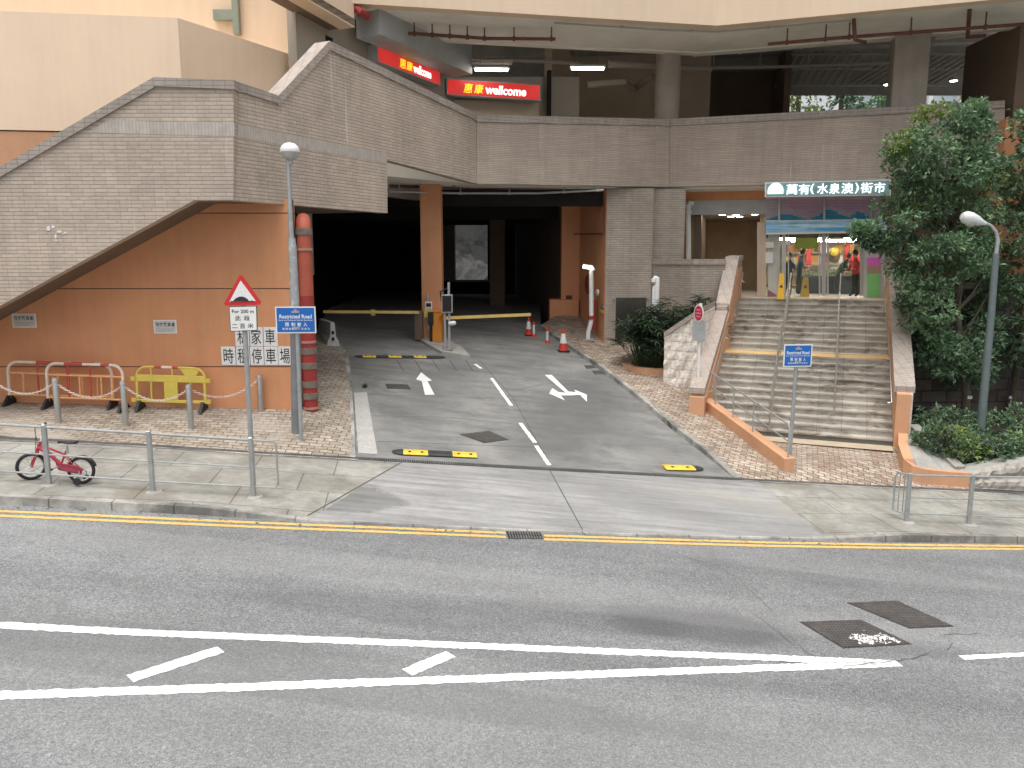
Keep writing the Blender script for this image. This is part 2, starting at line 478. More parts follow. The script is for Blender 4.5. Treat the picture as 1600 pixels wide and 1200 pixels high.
# joint running down the apron
def strip_on(pts, w, mat, name, dz=.005, z=None, jit=0.0, step=.12, kind='structure', build=True, mb=None, follow=True):
    """a painted or laid strip: pts are world points on the surface, width w; it follows the surface under it"""
    m = mb or MB(); L, Rr = [], []
    P = [Vector(p) for p in pts]; out = [P[0]]
    for a, b in zip(P, P[1:]):
        k = max(1, int((b - a).length / step)); out += [a + (b - a) * (i / k) for i in range(1, k + 1)]
    for i, p in enumerate(out):
        d = out[min(i + 1, len(out) - 1)] - out[max(i - 1, 0)]; d.z = 0; d.normalize(); n = Vector((-d.y, d.x, 0))
        for lst, sg in ((L, 1), (Rr, -1)):
            q = p + n * sg * (w / 2 + R_.uniform(-jit, jit))
            h = drop(q.x, q.y) if follow else None; lst.append(Vector((q.x, q.y, (h.z if h else q.z) + dz)))
    m.grid([Rr, L])
    if build: return tag(m.build(name, mat), kind=kind)
    return m

# -------- brick terrace by the orange wall
WY = 18.0                                            # the orange wall stands square to the view
def wall_foot(px): return at(px, 628 + 12 * px / 460, WY)
ta = [-400, -200, 0, 120, 240, 360, 462]
tb = [-400, -200, 0, 140, 280, 420, 556]
rows = []
for j in range(5):
    f = j / 4
    rows.append([dp(x) + (wall_foot(w) - dp(x)) * f for x, w in zip(tb, ta)])
tl = MB().grid(rows)
LE = [onp(x, y, VP, .02) for x, y in ((557, 713), (550, 600), (544, 557), (530, 540), (505, 523))]
wf = wall_foot(462)
inn = [Vector((wf.x, wf.y, wf.z)), Vector((-5.9, 21, -3.0)), Vector((-7.0, 24.5, LE[4].z + .05)), Vector((-7.5, 27, LE[4].z + .1))]
b0 = dp(556)
le = [b0] + [p + Vector((0, 0, .09)) for p in LE[1:]]
tl.face([b0, le[1], wf]); tl.face([le[1], inn[1], wf]); tl.face([le[1], le[2], inn[1]]); tl.face([le[2], le[3], inn[1]]); tl.face([le[3], inn[2], inn[1]]); tl.face([le[3], le[4], inn[2]]); tl.face([le[4], inn[3], inn[2]])
terr(tl)
tag(tl.build('brick_terrace', MT['pav']), kind='structure')

# -------- driveway
RE = [(1147, 747), (1100, 702), (1050, 664), (1000, 621), (960, 589), (925, 563), (900, 547), (870, 526), (845, 508)]
EL = [(557, 714.5), (553, 660), (550, 610), (547, 580), (544, 557), (538, 548), (525, 538), (508, 525), (495, 517)]
rows = []
for i in range(len(RE)):
    a = dp(557) if i == 0 else onp(*EL[i], VP); b = dp(1147) if i == 0 else onp(*RE[i], VP)
    rows.append([a + (b - a) * (k / 8) for k in range(9)])
end = rows[-1]
rows.append([p + Vector((0.6 * (k / 8) * 2 - 1.0, 6, .35)) for k, p in enumerate(end)])
rows.append([p + Vector((k * .5 - 2, 24, .45)) for k, p in enumerate(end)])
dv = MB().grid(rows); terr(dv)
tag(dv.build('driveway', MT['drive']), kind='structure')

# -------- paving on the stair side
SB = atz(1395, 697, -4.8)                            # foot of the stair, its inner right corner
SA = math.radians(22)
SU, SV = Vector((math.cos(SA), -math.sin(SA), 0)), Vector((math.sin(SA), math.cos(SA), 0))
SW, SRISE, SGO, NLOW, NUP, SLAND = 4.76, .1705, .31, 11, 9, 1.4
def st(u, v, z=0.0): p = SB - SU * u + SV * v; return Vector((p.x, p.y, z))     # u metres left of the right side, v metres up the run
STOP = -4.8 + SRISE * (NLOW + NUP); SRUN = SGO * (NLOW + NUP - 2) + SLAND
kr = [onp(x, y, VP, .11) for x, y in RE[1:]]
low0 = onp(1097, 637, VP, .11); low1 = Vector(atz(1225, 737, -4.83))
hi_pts = [dp(1147)] + kr + [Vector((2.2, 32, kr[-1].z + .5)), Vector((6, 32, -2.4)), Vector((5.6, 24.5, -3.4)), low0, low0 + (low1 - low0) * .5, low1, dp(1235)]
mbp = MB()
def cdt(pts, m):
    n = len(pts)
    vs, es, fs, *_ = delaunay_2d_cdt([Vector((p.x, p.y)) for p in pts], [], [list(range(n))], 1, 1e-5)
    out = []
    for q in vs:
        z = min(pts, key=lambda p: (p.x - q.x) ** 2 + (p.y - q.y) ** 2).z; out.append(Vector((q.x, q.y, z)))
    fl = []
    for f in fs:
        a, b, c = [out[k] for k in f[:3]]
        fl.append(tuple(f) if (b - a).cross(c - a).z > 0 else tuple(reversed(f)))
    m.add(out, fl)
cdt(hi_pts, mbp)
terr(mbp)
lo = MB()
KPATH = [st(-.1, -.05, -4.8)] + [atz(x, y, z) for x, y, z in ((1402, 715, -4.86), (1410, 738, -5.0), (1424, 750, -5.12), (1445, 756, -5.2), (1480, 759.5, -5.27), (1516, 762, -5.33))]
lo_pts = [dp(1235), low1, st(SW, -.6, -4.8), st(SW, .1, -4.8), st(0, .1, -4.8)] + [p + Vector((.05, .05, 0)) for p in KPATH] + [dp(1516), dp(1400), dp(1320)]
cdt(lo_pts, lo); terr(lo)
mbp.add(lo.v, lo.f)
tag(mbp.build('brick_pavement', MT['pav2']), kind='structure')
# planting bed ground to the right, behind the low stone kerb
bed = MB()
bed_pts = [atz(1522, 744, -5.1), atz(1470, 717, -4.95), atz(1438, 701, -4.72), st(-.7, .9, -4.6), st(-.9, 9, -4.2), Vector((26, 26, -4.4)), Vector((26, 20, -5.4)), dp(2000) + Vector((0, .5, .2))]
cdt(bed_pts, bed); terr(bed)
tag(bed.build('soil_bed', MT['dirt']), kind='structure')

# driveway kerb on the stair side
m = MB(); pts = [dp(1147)] + kr
top_o, top_i, bot = [], [], []
for i, p in enumerate(pts):
    d = (pts[min(i + 1, len(pts) - 1)] - pts[max(i - 1, 0)]); d.z = 0; d.normalize(); n = Vector((d.y, -d.x, 0))
    top_o.append(p + Vector((0, 0, .012))); top_i.append(p + n * .16 + Vector((0, 0, .012))); bot.append(p - n * .02 - Vector((0, 0, .16)))
m.grid([top_i, top_o, bot])
tag(m.build('kerb', MT['kerb']), kind='structure')
m = MB(); pts = [b0] + [p + Vector((0, 0, .0)) for p in le[1:]]
top_o, top_i, bot = [], [], []
for i, p in enumerate(pts):
    d = (pts[min(i + 1, len(pts) - 1)] - pts[max(i - 1, 0)]); d.z = 0; d.normalize(); n = Vector((-d.y, d.x, 0))
    top_o.append(p + Vector((0, 0, .012))); top_i.append(p + n * .14 + Vector((0, 0, .012))); bot.append(p - n * .02 - Vector((0, 0, .16)))
m.grid([bot, top_o, top_i])
tag(m.build('kerb', MT['kerb']), kind='structure')

G(800, 900)
# -------- drain channel along the back of the pavement
m = MB(); strip_on([dp(x) for x in lin(-400, 2000, 60)], .30, MT['grate'], 'drain_grating', .006, step=.5, build=False, mb=m, follow=False)
tag(m.build('drain_channel', MT['grate']), kind='structure')
m = MB()
for off in (.19, -.19):
    pts = []
    for x in lin(-400, 560, 30):
        p = dp(x); pts.append(p + Vector((-.12, 1, 0)).normalized() * off)
    strip_on(pts, .08, None, '', .009, step=.5, build=False, mb=m, follow=False)
    pts = [dp(x) + Vector((.1, 1, 0)).normalized() * off for x in lin(1160, 2000, 30)]
    strip_on(pts, .08, None, '', .009, step=.5, build=False, mb=m, follow=False)
tag(m.build('drain_edging', MT['kerb']), kind='structure')

# -------- painted markings
def px_r(l): return [onp(x, y, RP) for x, y in l]
def marking(l, w, mat, jit=.008, conv=px_r, dz=.005): return strip_on(conv(l), w, MT[mat], 'road_marking', dz, jit=jit, step=.045)
Y1 = [(-300, 781), (0, 799), (200, 808), (400, 817), (600, 825), (790, 833)]
Y2 = [(850, 837), (1000, 842), (1200, 848), (1400, 851.5), (1600, 853.5), (1900, 857)]
for sh in (0, 1):
    marking([(x, y + (7.2 - x * .0012) * sh) for x, y in Y1], .10, 'yellow_paint')
    marking([(x, y + (6.0 - (x - 800) * .0015) * sh) for x, y in Y2], .10, 'yellow_paint')
marking([(-300, 959), (0, 977), (200, 988), (500, 1000), (900, 1016), (1200, 1028), (1400, 1037)], .15, 'white_paint', .011)
marking([(-300, 1097), (0, 1087), (300, 1077), (600, 1066), (900, 1055), (1200, 1044), (1405, 1037)], .15, 'white_paint', .011)
marking([(203, 1061), (345, 1015)], .165, 'white_paint', .01)
marking([(636, 1051), (704, 1022)], .165, 'white_paint', .01)
marking([(1502, 1028), (1640, 1021), (1800, 1012)], .10, 'white_paint', .01)
def px_v(l): return [onp(x, y, VP) for x, y in l]
for l in ([(742, 569), (752, 576)], [(768, 591), (799, 634)], [(813, 661), (836, 692)], [(838, 697), (858, 728)]):
    marking(l, .1, 'white_paint', .008, px_v)
# arrows (outline points on the driveway)
def poly_mark(px, mat, conv=px_v, dz=.006):
    m = MB(); P = conv(px); out = []
    for p in P:
        h = drop(p.x, p.y); out.append(Vector((p.x, p.y, (h.z if h else p.z) + dz)))
    n = len(out)
    vs, es, fs, *_ = delaunay_2d_cdt([Vector((p.x, p.y)) for p in out], [], [list(range(n))], 1, 1e-5)
    vv = [Vector((q.x, q.y, min(out, key=lambda p: (p.x - q.x) ** 2 + (p.y - q.y) ** 2).z)) for q in vs]
    fl = []
    for f in fs:
        a, b, c = [vv[k] for k in f[:3]]; fl.append(tuple(f) if (b - a).cross(c - a).z > 0 else tuple(reversed(f)))
    m.add(vv, fl)
    return tag(m.build('road_marking', MT[mat]), kind='structure')
poly_mark([(664, 617), (679, 617), (668, 596), (675, 595), (658, 582), (650, 593), (659, 596)], 'white_paint')
poly_mark([(851, 586), (862, 586), (888, 612), (900, 613), (897, 609), (917, 617), (917, 628), (906, 617), (893, 618), (876, 618), (883, 626), (858, 615), (863, 607), (873, 613), (884, 614)], 'white_paint')
poly_mark([(553, 614), (573, 613), (590, 711), (560, 709)], 'white_worn')
# expansion joints across the driveway and apron
MT['joint'] = M('joint_filler', (.09, .088, .08), .9)
m = MB()
for l in ([(592, 650), (700, 652), (800, 662)], [(590, 690), (850, 700)], [(552, 616), (700, 620), (775, 622)], [(748, 562), (800, 620), (862, 730)], [(800, 611), (850, 600), (950, 600)]):
    strip_on(px_v(l), .018, None, '', .003, step=.3, build=False, mb=m)
for l in ([(858, 735), (915, 829)], ):
    strip_on([onp(x, y, RP, .1) for x, y in l], .02, None, '', .004, step=.3, build=False, mb=m)
strip_on([onp(x, y, RP, .1) for x, y in ((632, 722), (480, 800))], .03, None, '', .004, step=.3, build=False, mb=m)
for x in (620, 648, 676, 703, 728):
    strip_on(px_v([(x, 563), (x + 11, 580)]), .03, None, '', .003, step=.3, build=False, mb=m)
tag(m.build('pavement_joint', MT['joint']), kind='structure')

# cracks in the carriageway and in the apron
m = MB()
def crack(l, w, conv, dz=.0035):
    P = conv(l); out = []
    for a, b in zip(P, P[1:]):
        k = max(2, int((b - a).length / .09))
        for i in range(k): q = a + (b - a) * (i / k); out.append(q + Vector((R_.uniform(-.025, .025), R_.uniform(-.025, .025), 0)))
    strip_on(out, w, None, '', dz, jit=w * .35, step=.2, build=False, mb=m)
crack([(1218, 1033), (1262, 1038), (1292, 1046), (1335, 1041), (1405, 1032), (1440, 1026), (1462, 1018)], .012, px_r, .0065)
crack([(1478, 1015), (1490, 1005), (1475, 992), (1540, 990)], .010, px_r)
crack([(1180, 960), (1230, 1000), (1300, 1042)], .007, px_r, .0065)
crack([(1040, 858), (1150, 900), (1210, 960)], .006, px_r)
tag(m.build('road_crack', MT['joint']), kind='structure')

# ------------------------------------------------------------------ building materials
def m_tile(name, base, bw=.245, rh=.078, strong=.55):
    t = NT(name); v = t.coord(uv=True)
    hi = tuple(c * 1.08 for c in base); lo_ = tuple(c * .92 for c in base); mo = tuple(c * .82 for c in base)
    bc, bf = t.brick(v, bw, rh, .009, hi, lo_, mo, .37, 0, 3)
    sp = t.node('ShaderNodeSeparateXYZ'); t.l.new(v, sp.inputs[0])
    fr = t.math('FRACT', t.math('DIVIDE', sp.outputs[1], rh)); ln = t.ramp(t.math('ABSOLUTE', t.math('SUBTRACT', fr, .04)), .05, .20, .68, 1.0)
    bc = t.mix(1.0, bc, t.n2c(ln), 'MULTIPLY')
    c = t.vary(bc, t.coord(), .5, .10)
    c = t.vary(c, t.coord((3, 3, .22)), 1.4, .06, .35, .7)
    c = t.vary(c, t.coord((1, 1, 1)), .9, .05, .4, .6)
    c = t.vary(c, t.coord(uv=True, sc=(1, 6, 1)), 9, .10)
    f = t.ramp(t.noise(t.coord(), 12, 3), .70, .74, 0, .5)
    c = t.mix(f, c, (.58, .55, .51))
    fl = t.math('MULTIPLY', t.ramp(t.noise(t.coord((9, 9, .35)), 1.0, 4), .62, .70), t.ramp(t.noise(t.coord(), .35, 3), .45, .6))
    c = t.mix(t.math('MULTIPLY', fl, .55), c, (.66, .63, .58))
    # a split, ribbed face on every tile
    wv = t.node('ShaderNodeTexNoise'); t.l.new(t.coord(uv=True, sc=(1.2, 14, 1)), wv.inputs['Vector']); wv.inputs['Scale'].default_value = 5
    h = t.math('ADD', t.math('MULTIPLY', t.math('SUBTRACT', 1.0, bf), .8), t.math('MULTIPLY', wv.outputs[0], .35))
    t.bump(h, strong, .02)
    return t.fin(c, .72, 0, .35)
MT['tile'] = m_tile('ribbed_brown_tile', (.505, .42, .345))
MT['tile_deck'] = m_tile('fine_ribbed_deck_tile', (.465, .385, .32), .6, .055, .35)
MT['tile_low'] = m_tile('brown_tile_lower', (.42, .36, .30))
MT['tile_smooth'] = M('smooth_brown_tile', (.36, .315, .27), .65, 0, .10, 2, 25, .08, .15, .06)
def m_soldier():
    t = NT('soldier_tile'); bc, bf = t.brick(t.coord(uv=True), .07, .6, .006, (.50, .45, .40), (.44, .395, .35), (.34, .30, .26), 0)
    c = t.vary(bc, t.coord(), 6, .1); t.bump(t.math('SUBTRACT', 1.0, bf), .3, .01)
    return t.fin(c, .7)
MT['soldier'] = m_soldier()
def m_cop(name='coping_tile', c1=(.40, .345, .30), c2=(.35, .305, .265), cm=(.21, .18, .15)):
    t = NT(name); bc, bf = t.brick(t.coord(uv=True), .24, .09, .007, c1, c2, cm, 0)
    c = t.vary(bc, t.coord(), 5, .12); c = t.vary(c, t.coord(), .7, .1); t.bump(t.math('SUBTRACT', 1.0, bf), .4, .01)
    return t.fin(c, .7)
MT['cop'] = m_cop()
MT['cop_pale'] = m_cop('pinkish_coping_tile', (.44, .375, .325), (.40, .34, .295), (.27, .225, .195))
MT['orange'] = M('orange_render', (.645, .30, .15), .75, 0, .08, .8, 30, .03, .06, .04, .4, ((.60, .33, .20), 2.2, .60))
MT['orange_pale'] = M('peach_render', (.60, .33, .19), .75, 0, .09, 1.2, 30, .03, .06, .04)
MT['cream'] = M('cream_render', (.75, .59, .43), .75, 0, .04, .5, 30, .02, .05, .03)
MT['pink_cream'] = M('pinkish_cream_render', (.88, .685, .50), .75, 0, .05, .5, 30, .02, .05, .03)
MT['grey_wall'] = M('grey_brown_render', (.42, .375, .315), .8, 0, .08, .7)
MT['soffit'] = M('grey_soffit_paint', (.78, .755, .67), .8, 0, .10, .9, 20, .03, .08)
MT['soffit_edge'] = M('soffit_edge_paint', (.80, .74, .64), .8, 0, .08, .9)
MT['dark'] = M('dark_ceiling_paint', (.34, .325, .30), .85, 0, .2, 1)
MT['void'] = M('shade_black_concrete', (.018, .017, .016), .9, 0, .3, .8)  # near-black colour stands in for deep shade, mainly inside the car park
MT['brown_wall'] = M('brown_painted_wall', (.17, .12, .085), .8, 0, .12, .8)
MT['beige_wall'] = M('beige_painted_wall', (.60, .49, .38), .75, 0, .07, .8)
MT['metal_grey'] = M('grey_sheet_metal', (.42, .43, .43), .6, .1, .10, 2, 20, .04, .05)
MT['greengrey'] = M('green_grey_paint', (.25, .29, .24), .55, 0, .1, 2)
MT['concrete'] = M('plain_concrete', (.36, .35, .32), .8, 0, .15, 1.2, 25, .06, .2, .1)
MT['floor_tile'] = M('beige_floor_tile', (.56, .51, .44), .45, 0, .08, 1)
MT['redpipe'] = M('red_pipe_paint', (.33, .04, .035), .55, 0, .16, 2, 30, .08, .12, .08, .4, ((.42, .16, .12), 7, .62))
MT['pipe_brown'] = M('rusty_red_pipe', (.14, .05, .04), .6, 0, .2, 3)
MT['galv'] = M('galvanised_steel', (.42, .44, .44), .42, .55, .14, 6, 50, .08, .05)
MT['steel'] = M('brushed_steel', (.50, .50, .47), .35, .85, .10, 4, 60, .06, .04)
MT['white_plastic'] = M('white_plastic', (.74, .74, .72), .45, 0, .08, 3)
MT['light_metal'] = M('lamp_white_metal', (.66, .67, .66), .4, .1, .06, 3)
MT['tube'] = EM('lit_fluorescent_tube', (1, .97, .90), 9.0)
MT['downlight'] = EM('lit_downlight', (1, .95, .85), 22.0)
MT['black'] = M('black_plastic', (.02, .02, .02), .5, 0, .2, 4)
MT['white_sign'] = M('white_sign_face', (.78, .78, .76), .45, 0, .05, 3)
MT['black_ink'] = M('black_lettering', (.03, .03, .03), .6)
MT['white_ink'] = M('white_lettering', (.84, .85, .86), .5, 0, .03)

# ------------------------------------------------------------------ the shopping centre
BLD = thing('shopping_centre', 'tan and orange shopping centre with brown tiled parapets, upper deck and car park entrance', 'building', (0, 22, -3))
def part(mbx, name, mat, smooth=False, parent=None): return mbx.build(name, MT[mat] if isinstance(mat, str) else mat, parent or BLD, smooth)

Y1p = 16.6
A0 = (at(-500, 403, Y1p).x, Y1p); A1 = (at(365, 403, Y1p).x, Y1p)
A2 = (at(745, 403, Y1p / .645).x, Y1p / .645)
A3 = (at(1045, 403, 28.4).x, 28.4)
A4 = (at(1570, 403, 25.3).x, 25.3)
def nrm(a, b):
    n = Vector((-(b[1] - a[1]), b[0] - a[0], 0)).normalized()
    return -n if n.x * a[0] + n.y * a[1] > 0 else n      # towards the eye
def panel(px, a, b, thick, off=0.0, m=None):
    m = m or MB(); n = nrm(a, b)
    m.prism([onv(x, y, a, b, off) for x, y in px], -n * thick); return m
# stair parapet: front face, then the turned face
p1 = [(-250, 408), (240, 122), (365, 127), (365, 313), (303, 313), (-250, 614)]
part(panel(p1, A0, A1, .25), 'stair_parapet', 'tile')
p2 = [(365, 127), (435, 151), (515, 65), (745, 180), (745, 287), (605, 250), (605.5, 333), (365, 313)]
part(panel(p2, A1, A2, .25), 'stair_parapet', 'tile')
part(panel([(745, 180), (1045, 187), (1045, 292), (745, 287)], A2, A3, .25), 'deck_parapet', 'tile_deck')
part(panel([(1045, 187), (1570, 158), (1570, 281), (1045, 292)], A3, A4, .25), 'deck_parapet', 'tile_deck')
# smooth bands let into the tiling
part(panel([(135, 207), (168, 188), (366, 193), (366, 213)], A0, A1, .01, .004), 'tile_band', 'soldier')
part(panel([(366, 193), (604, 239), (604, 255), (366, 213)], A1, A2, .01, .004), 'tile_band', 'soldier')
# copings
def coping(line, a, b, h, mat, proj=.05, width=.38):
    n = nrm(a, b)
    for (x0, y0), (x1, y1) in zip(line, line[1:]):
        p, q = onv(x0, y0, a, b, proj), onv(x1, y1, a, b, proj)
        m = MB(); dz = Vector((0, 0, h))
        up = Vector((0, 0, .02))
        m.prism([p - dz, q - dz, q + up, p + up], -n * width)
        part(m, 'coping', mat)
coping([(-250, 408), (240, 122)], A0, A1, .17, 'cop', .05)
coping([(240, 122), (366, 127)], A0, A1, .15, 'cop', .052)
coping([(365, 127), (436, 151)], A1, A2, .15, 'cop', .05)
coping([(435, 151), (515, 65)], A1, A2, .19, 'cop_pale', .05, .45)
coping([(515, 65), (746, 180)], A1, A2, .17, 'cop', .052)
coping([(745, 180), (1046, 187)], A2, A3, .2, 'cop', .05)
coping([(1045, 187), (1570, 158)], A3, A4, .2, 'cop', .05)
# slanting soffit under the stair and the landing
m = MB()
for (x0, y0), (x1, y1) in zip([(-250, 614), (303, 313)], [(303, 313), (366, 313)]):
    p, q = at(x0, y0, Y1p + .2), at(x1, y1, Y1p + .2)
    if x1 == 560: q = Vector((p.x + 2.2, p.y, p.z))
    m.prism([p + Vector((0, 0, .01)), q + Vector((0, 0, .01)), q + Vector((0, 0, .25)), p + Vector((0, 0, .25))], (0, 4.5 if x1 == 560 else 2.4, 0))
part(m, 'stair_soffit', 'brown_wall')
m = MB(); n2 = nrm(A1, A2)
p, q = onv(366, 313, A1, A2, -.2), onv(604, 331, A1, A2, -.2)
m.prism([p, q, q + Vector((-2.2, .9, 0)), Vector((p.x - 2.6, 20.2, p.z)), Vector((p.x - 2.6, p.y, p.z))], (0, 0, .2)); part(m, 'stair_soffit', 'brown_wall')

# orange wall, in bands parted by shallow grooves
def clipz(poly, z0, z1):
    def cut(P, f):
        out = []
        for a, b in zip(P, P[1:] + P[:1]):
            fa, fb = f(a), f(b)
            if fa >= 0: out.append(a)
            if fa * fb < 0: out.append(a + (b - a) * (fa / (fa - fb)))
        return out
    return cut(cut(poly, lambda p: p.z - z0), lambda p: z1 - p.z)
x0w, x1w = at(-500, 403, WY).x, at(461, 480, WY).x
wall_poly = [Vector((x0w, WY, -4.6)), Vector((x1w, WY, -4.6)), Vector((x1w, WY, 1.3)), Vector((at(303, 403, WY).x - .15, WY, 1.3)), Vector((x0w, WY, -3.0))]
gz = [at(300, y, WY).z for y in (573, 451, 333)]
zs = [-4.6] + gz + [2.0]
for a, b in zip(zs, zs[1:]):
    pl_ = clipz(wall_poly, a + .012, b - .012)
    if len(pl_) > 2: part(MB().prism(pl_, (0, .3, 0)), 'orange_wall', 'orange')
part(MB().prism([p + Vector((0, .02, 0)) for p in wall_poly], (0, .2, 0)), 'wall_backing', 'brown_wall')

# car park: ceiling slab of the upper deck, walls, columns
ZS = at(745, 287, A2[1]).z + .05
ZF = ZS + 1.0
n3, n4 = nrm(A2, A3), nrm(A3, A4)
def V2(a, z, off=0.0, n=None): return Vector((a[0], a[1], z)) - (n * off if n else Vector((0, 0, 0)))
slab = [V2(A1, ZS, .28, n2) + Vector((.6, 5.2, 0)), V2(A2, ZS, .3, n3) + Vector((-.2, .3, 0)), V2(A3, ZS, .3, n3), V2(A4, ZS, .3, n4), Vector((26, 26, ZS)), Vector((26, 38, ZS)), Vector((-14, 38, ZS)), Vector((-14, 21.5, ZS))]
part(MB().prism(slab, (0, 0, 1.0)), 'floor_slab', 'soffit')
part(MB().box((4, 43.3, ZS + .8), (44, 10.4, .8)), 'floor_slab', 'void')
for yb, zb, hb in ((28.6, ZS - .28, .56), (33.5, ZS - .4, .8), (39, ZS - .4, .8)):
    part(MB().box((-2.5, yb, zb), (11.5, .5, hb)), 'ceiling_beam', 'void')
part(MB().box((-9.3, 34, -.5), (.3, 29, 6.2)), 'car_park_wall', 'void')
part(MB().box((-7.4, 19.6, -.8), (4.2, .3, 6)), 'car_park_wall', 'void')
# back wall with an opening on to a lit retaining wall
YB = 47.0
l, r = at(694, 400, YB).x, at(762, 400, YB).x; zb, zt = at(700, 438, YB).z, at(700, 338, YB).z
m = MB()
m.box(((l - 20) / 2 + l / 2, YB, 0), (20 + 0 * l + 0, .3, 8)) if False else None
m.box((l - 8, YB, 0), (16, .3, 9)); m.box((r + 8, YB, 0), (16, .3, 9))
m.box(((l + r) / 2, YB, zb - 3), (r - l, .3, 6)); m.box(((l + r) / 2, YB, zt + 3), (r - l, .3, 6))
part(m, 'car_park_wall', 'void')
part(MB().box(((l + r) / 2 + .6, YB - .12, zb - .02), (r - l + .6, .5, .12)), 'sill', 'concrete')
part(MB().box((l + .35, YB - .6, (zb + zt) / 2), (.7, .8, zt - zb)), 'column', 'grey_wall')
# inner orange column by the gate, and a darker one behind
gc = G(672, 531)
def column(px0, px1, Y, z0, z1, mat, deep=None, name='column'):
    a, b = at(px0, 430, Y).x, at(px1, 430, Y).x; d = deep or (b - a)
    return part(MB().box(((a + b) / 2, Y + d / 2, (z0 + z1) / 2), (b - a, d, z1 - z0), 0, 0, .02), name, mat)
column(658, 690, 26.4, -3.6, ZS, 'orange', .75)
column(765, 789, 37.0, -3.2, ZS, 'brown_wall', .8)
# right flank: tiled pier, orange reveal, stepped orange pieces
gp = G(945, 541); YPI = max(gp.y, 28.0); print('YPI', gp.y)
px0, px1 = at(946, 440, YPI).x, at(1018, 440, YPI).x
part(MB().box(((px0 + px1) / 2, YPI + .5, (-4 + ZS) / 2), (px1 - px0, 1.0, ZS + 4)), 'tiled_pier', 'tile_low')
for y_ in (355, 422): part(MB().box(((px0 + px1) / 2, YPI - .004, at(980, y_, YPI).z), (px1 - px0 - .1, .012, .03)), 'pale_joint', 'cop_pale')
m = MB(); sa, sb = (px0 - .02, YPI + .05), (at(905, 440, 31.5).x, 31.5)
nn = nrm(sa, sb)
m.prism([Vector((sa[0], sa[1], -4)), Vector((sb[0], sb[1], -3.5)), Vector((sb[0], sb[1], ZS)), Vector((sa[0], sa[1], ZS))], -nn * .3)
part(m, 'orange_reveal', 'orange')
a, b = at(877, 440, 31.5).x, at(906, 440, 31.5).x
part(MB().box(((a + b) / 2, 31.9, (-3.5 + ZS) / 2), (b - a, .8, ZS + 3.5)), 'orange_pier', 'orange')
a, b = at(859, 440, 31.3).x, at(904, 440, 31.3).x; zt2 = at(880, 468, 31.3).z
part(MB().box(((a + b) / 2, 31.6, (zt2 - 3.5) / 2), (b - a, .9, zt2 + 3.5)), 'orange_pier', 'orange')
a = at(880, 440, 32).x
part(MB().prism([Vector((a, 32.3, -4)), Vector((a - 1.9, 45, -4)), Vector((a - 1.9, 45, ZS)), Vector((a, 32.3, ZS))], (.4, .2, 0)), 'car_park_wall', 'brown_wall')
# recess beside the pier and the square tiled column under the deck corner
a = at(1018, 440, YPI).x; b = at(1062, 400, 27.6).x
part(MB().box(((a + b) / 2 + .1, YPI + .55, (-4 + ZS) / 2), (b - a + .4, .4, ZS + 4)), 'tiled_wall', 'tile_low')
a, b = at(1028, 350, 28.75).x, at(1066, 350, 28.75).x
part(MB().box(((a + b) / 2, 28.75 + .45, (-1.5 + ZS) / 2), (b - a, .9, ZS + 1.5)), 'tiled_column', 'tile_low')

# upper deck columns
ZC = at(1120, 40, 25.6).z
colr = thing_r = None
c0 = at(1047, 130, 28.9)
part(MB().lathe((c0.x, 28.9 + .4, ZF - .1), [(.44, 0), (.44, ZC - ZF + .5)], 28), 'round_column', 'tile_smooth', True)
a, b = at(1406, 100, 26.5).x, at(1457, 100, 26.5).x
part(MB().box(((a + b) / 2, 26.5 + .5, (ZF + ZC) / 2), (b - a, 1.0, ZC - ZF + .4), -.28, 0, .03), 'square_column', 'tile_smooth')

# main fascia of the storey above
F0 = atz(551, 5, ZC); F1 = atz(1120, 40, ZC); F2 = atz(1600, -5, ZC)
f2 = F1 + (F2 - F1) * 1.6; f0 = F0
for a, b in ((f0, F1), (F1, f2)):
    n = nrm(a.xy, b.xy)
    part(MB().prism([a, b, b + Vector((0, 0, 9)), a + Vector((0, 0, 9))], -n * .4), 'upper_fascia', 'cream')
nA, nB = nrm(f0.xy, F1.xy), nrm(F1.xy, f2.xy)
def back(p, n, d): return p - n * d
SD_ = 3.2
s0, s1, s2 = back(f0, nA, .1), back(F1, (nA + nB).normalized(), .1), back(f2, nB, .1)
t0, t1, t2 = back(f0, nA, SD_), back(F1, (nA + nB).normalized(), SD_ + .05), back(f2, nB, SD_)
up = Vector((0, 0, .02))
part(MB().prism([s0 + up, s1 + up, t1 + up, t0 + up], (0, 0, .3)), 'upper_soffit', 'soffit')
part(MB().prism([s1 + up, s2 + up, t2 + up, t1 + up], (0, 0, .3)), 'upper_soffit', 'soffit')
for a, b, n in ((t0, t1, nA), (t1, t2, nB)):
    part(MB().prism([a - Vector((0, 0, .02)), b - Vector((0, 0, .02)), b + Vector((0, 0, 2.6)), a + Vector((0, 0, 2.6))], -n * .35), 'edge_beam', 'soffit_edge')
# dark ceiling void beyond
zv = ZC + 2.2
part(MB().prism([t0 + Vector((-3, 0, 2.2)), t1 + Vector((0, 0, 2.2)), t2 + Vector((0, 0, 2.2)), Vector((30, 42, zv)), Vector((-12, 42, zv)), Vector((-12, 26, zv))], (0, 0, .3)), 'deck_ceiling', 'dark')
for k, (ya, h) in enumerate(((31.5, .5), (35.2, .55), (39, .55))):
    part(MB().box((10, ya, zv - h / 2 + .01), (40, .45, h), -.12), 'ceiling_beam', 'dark')
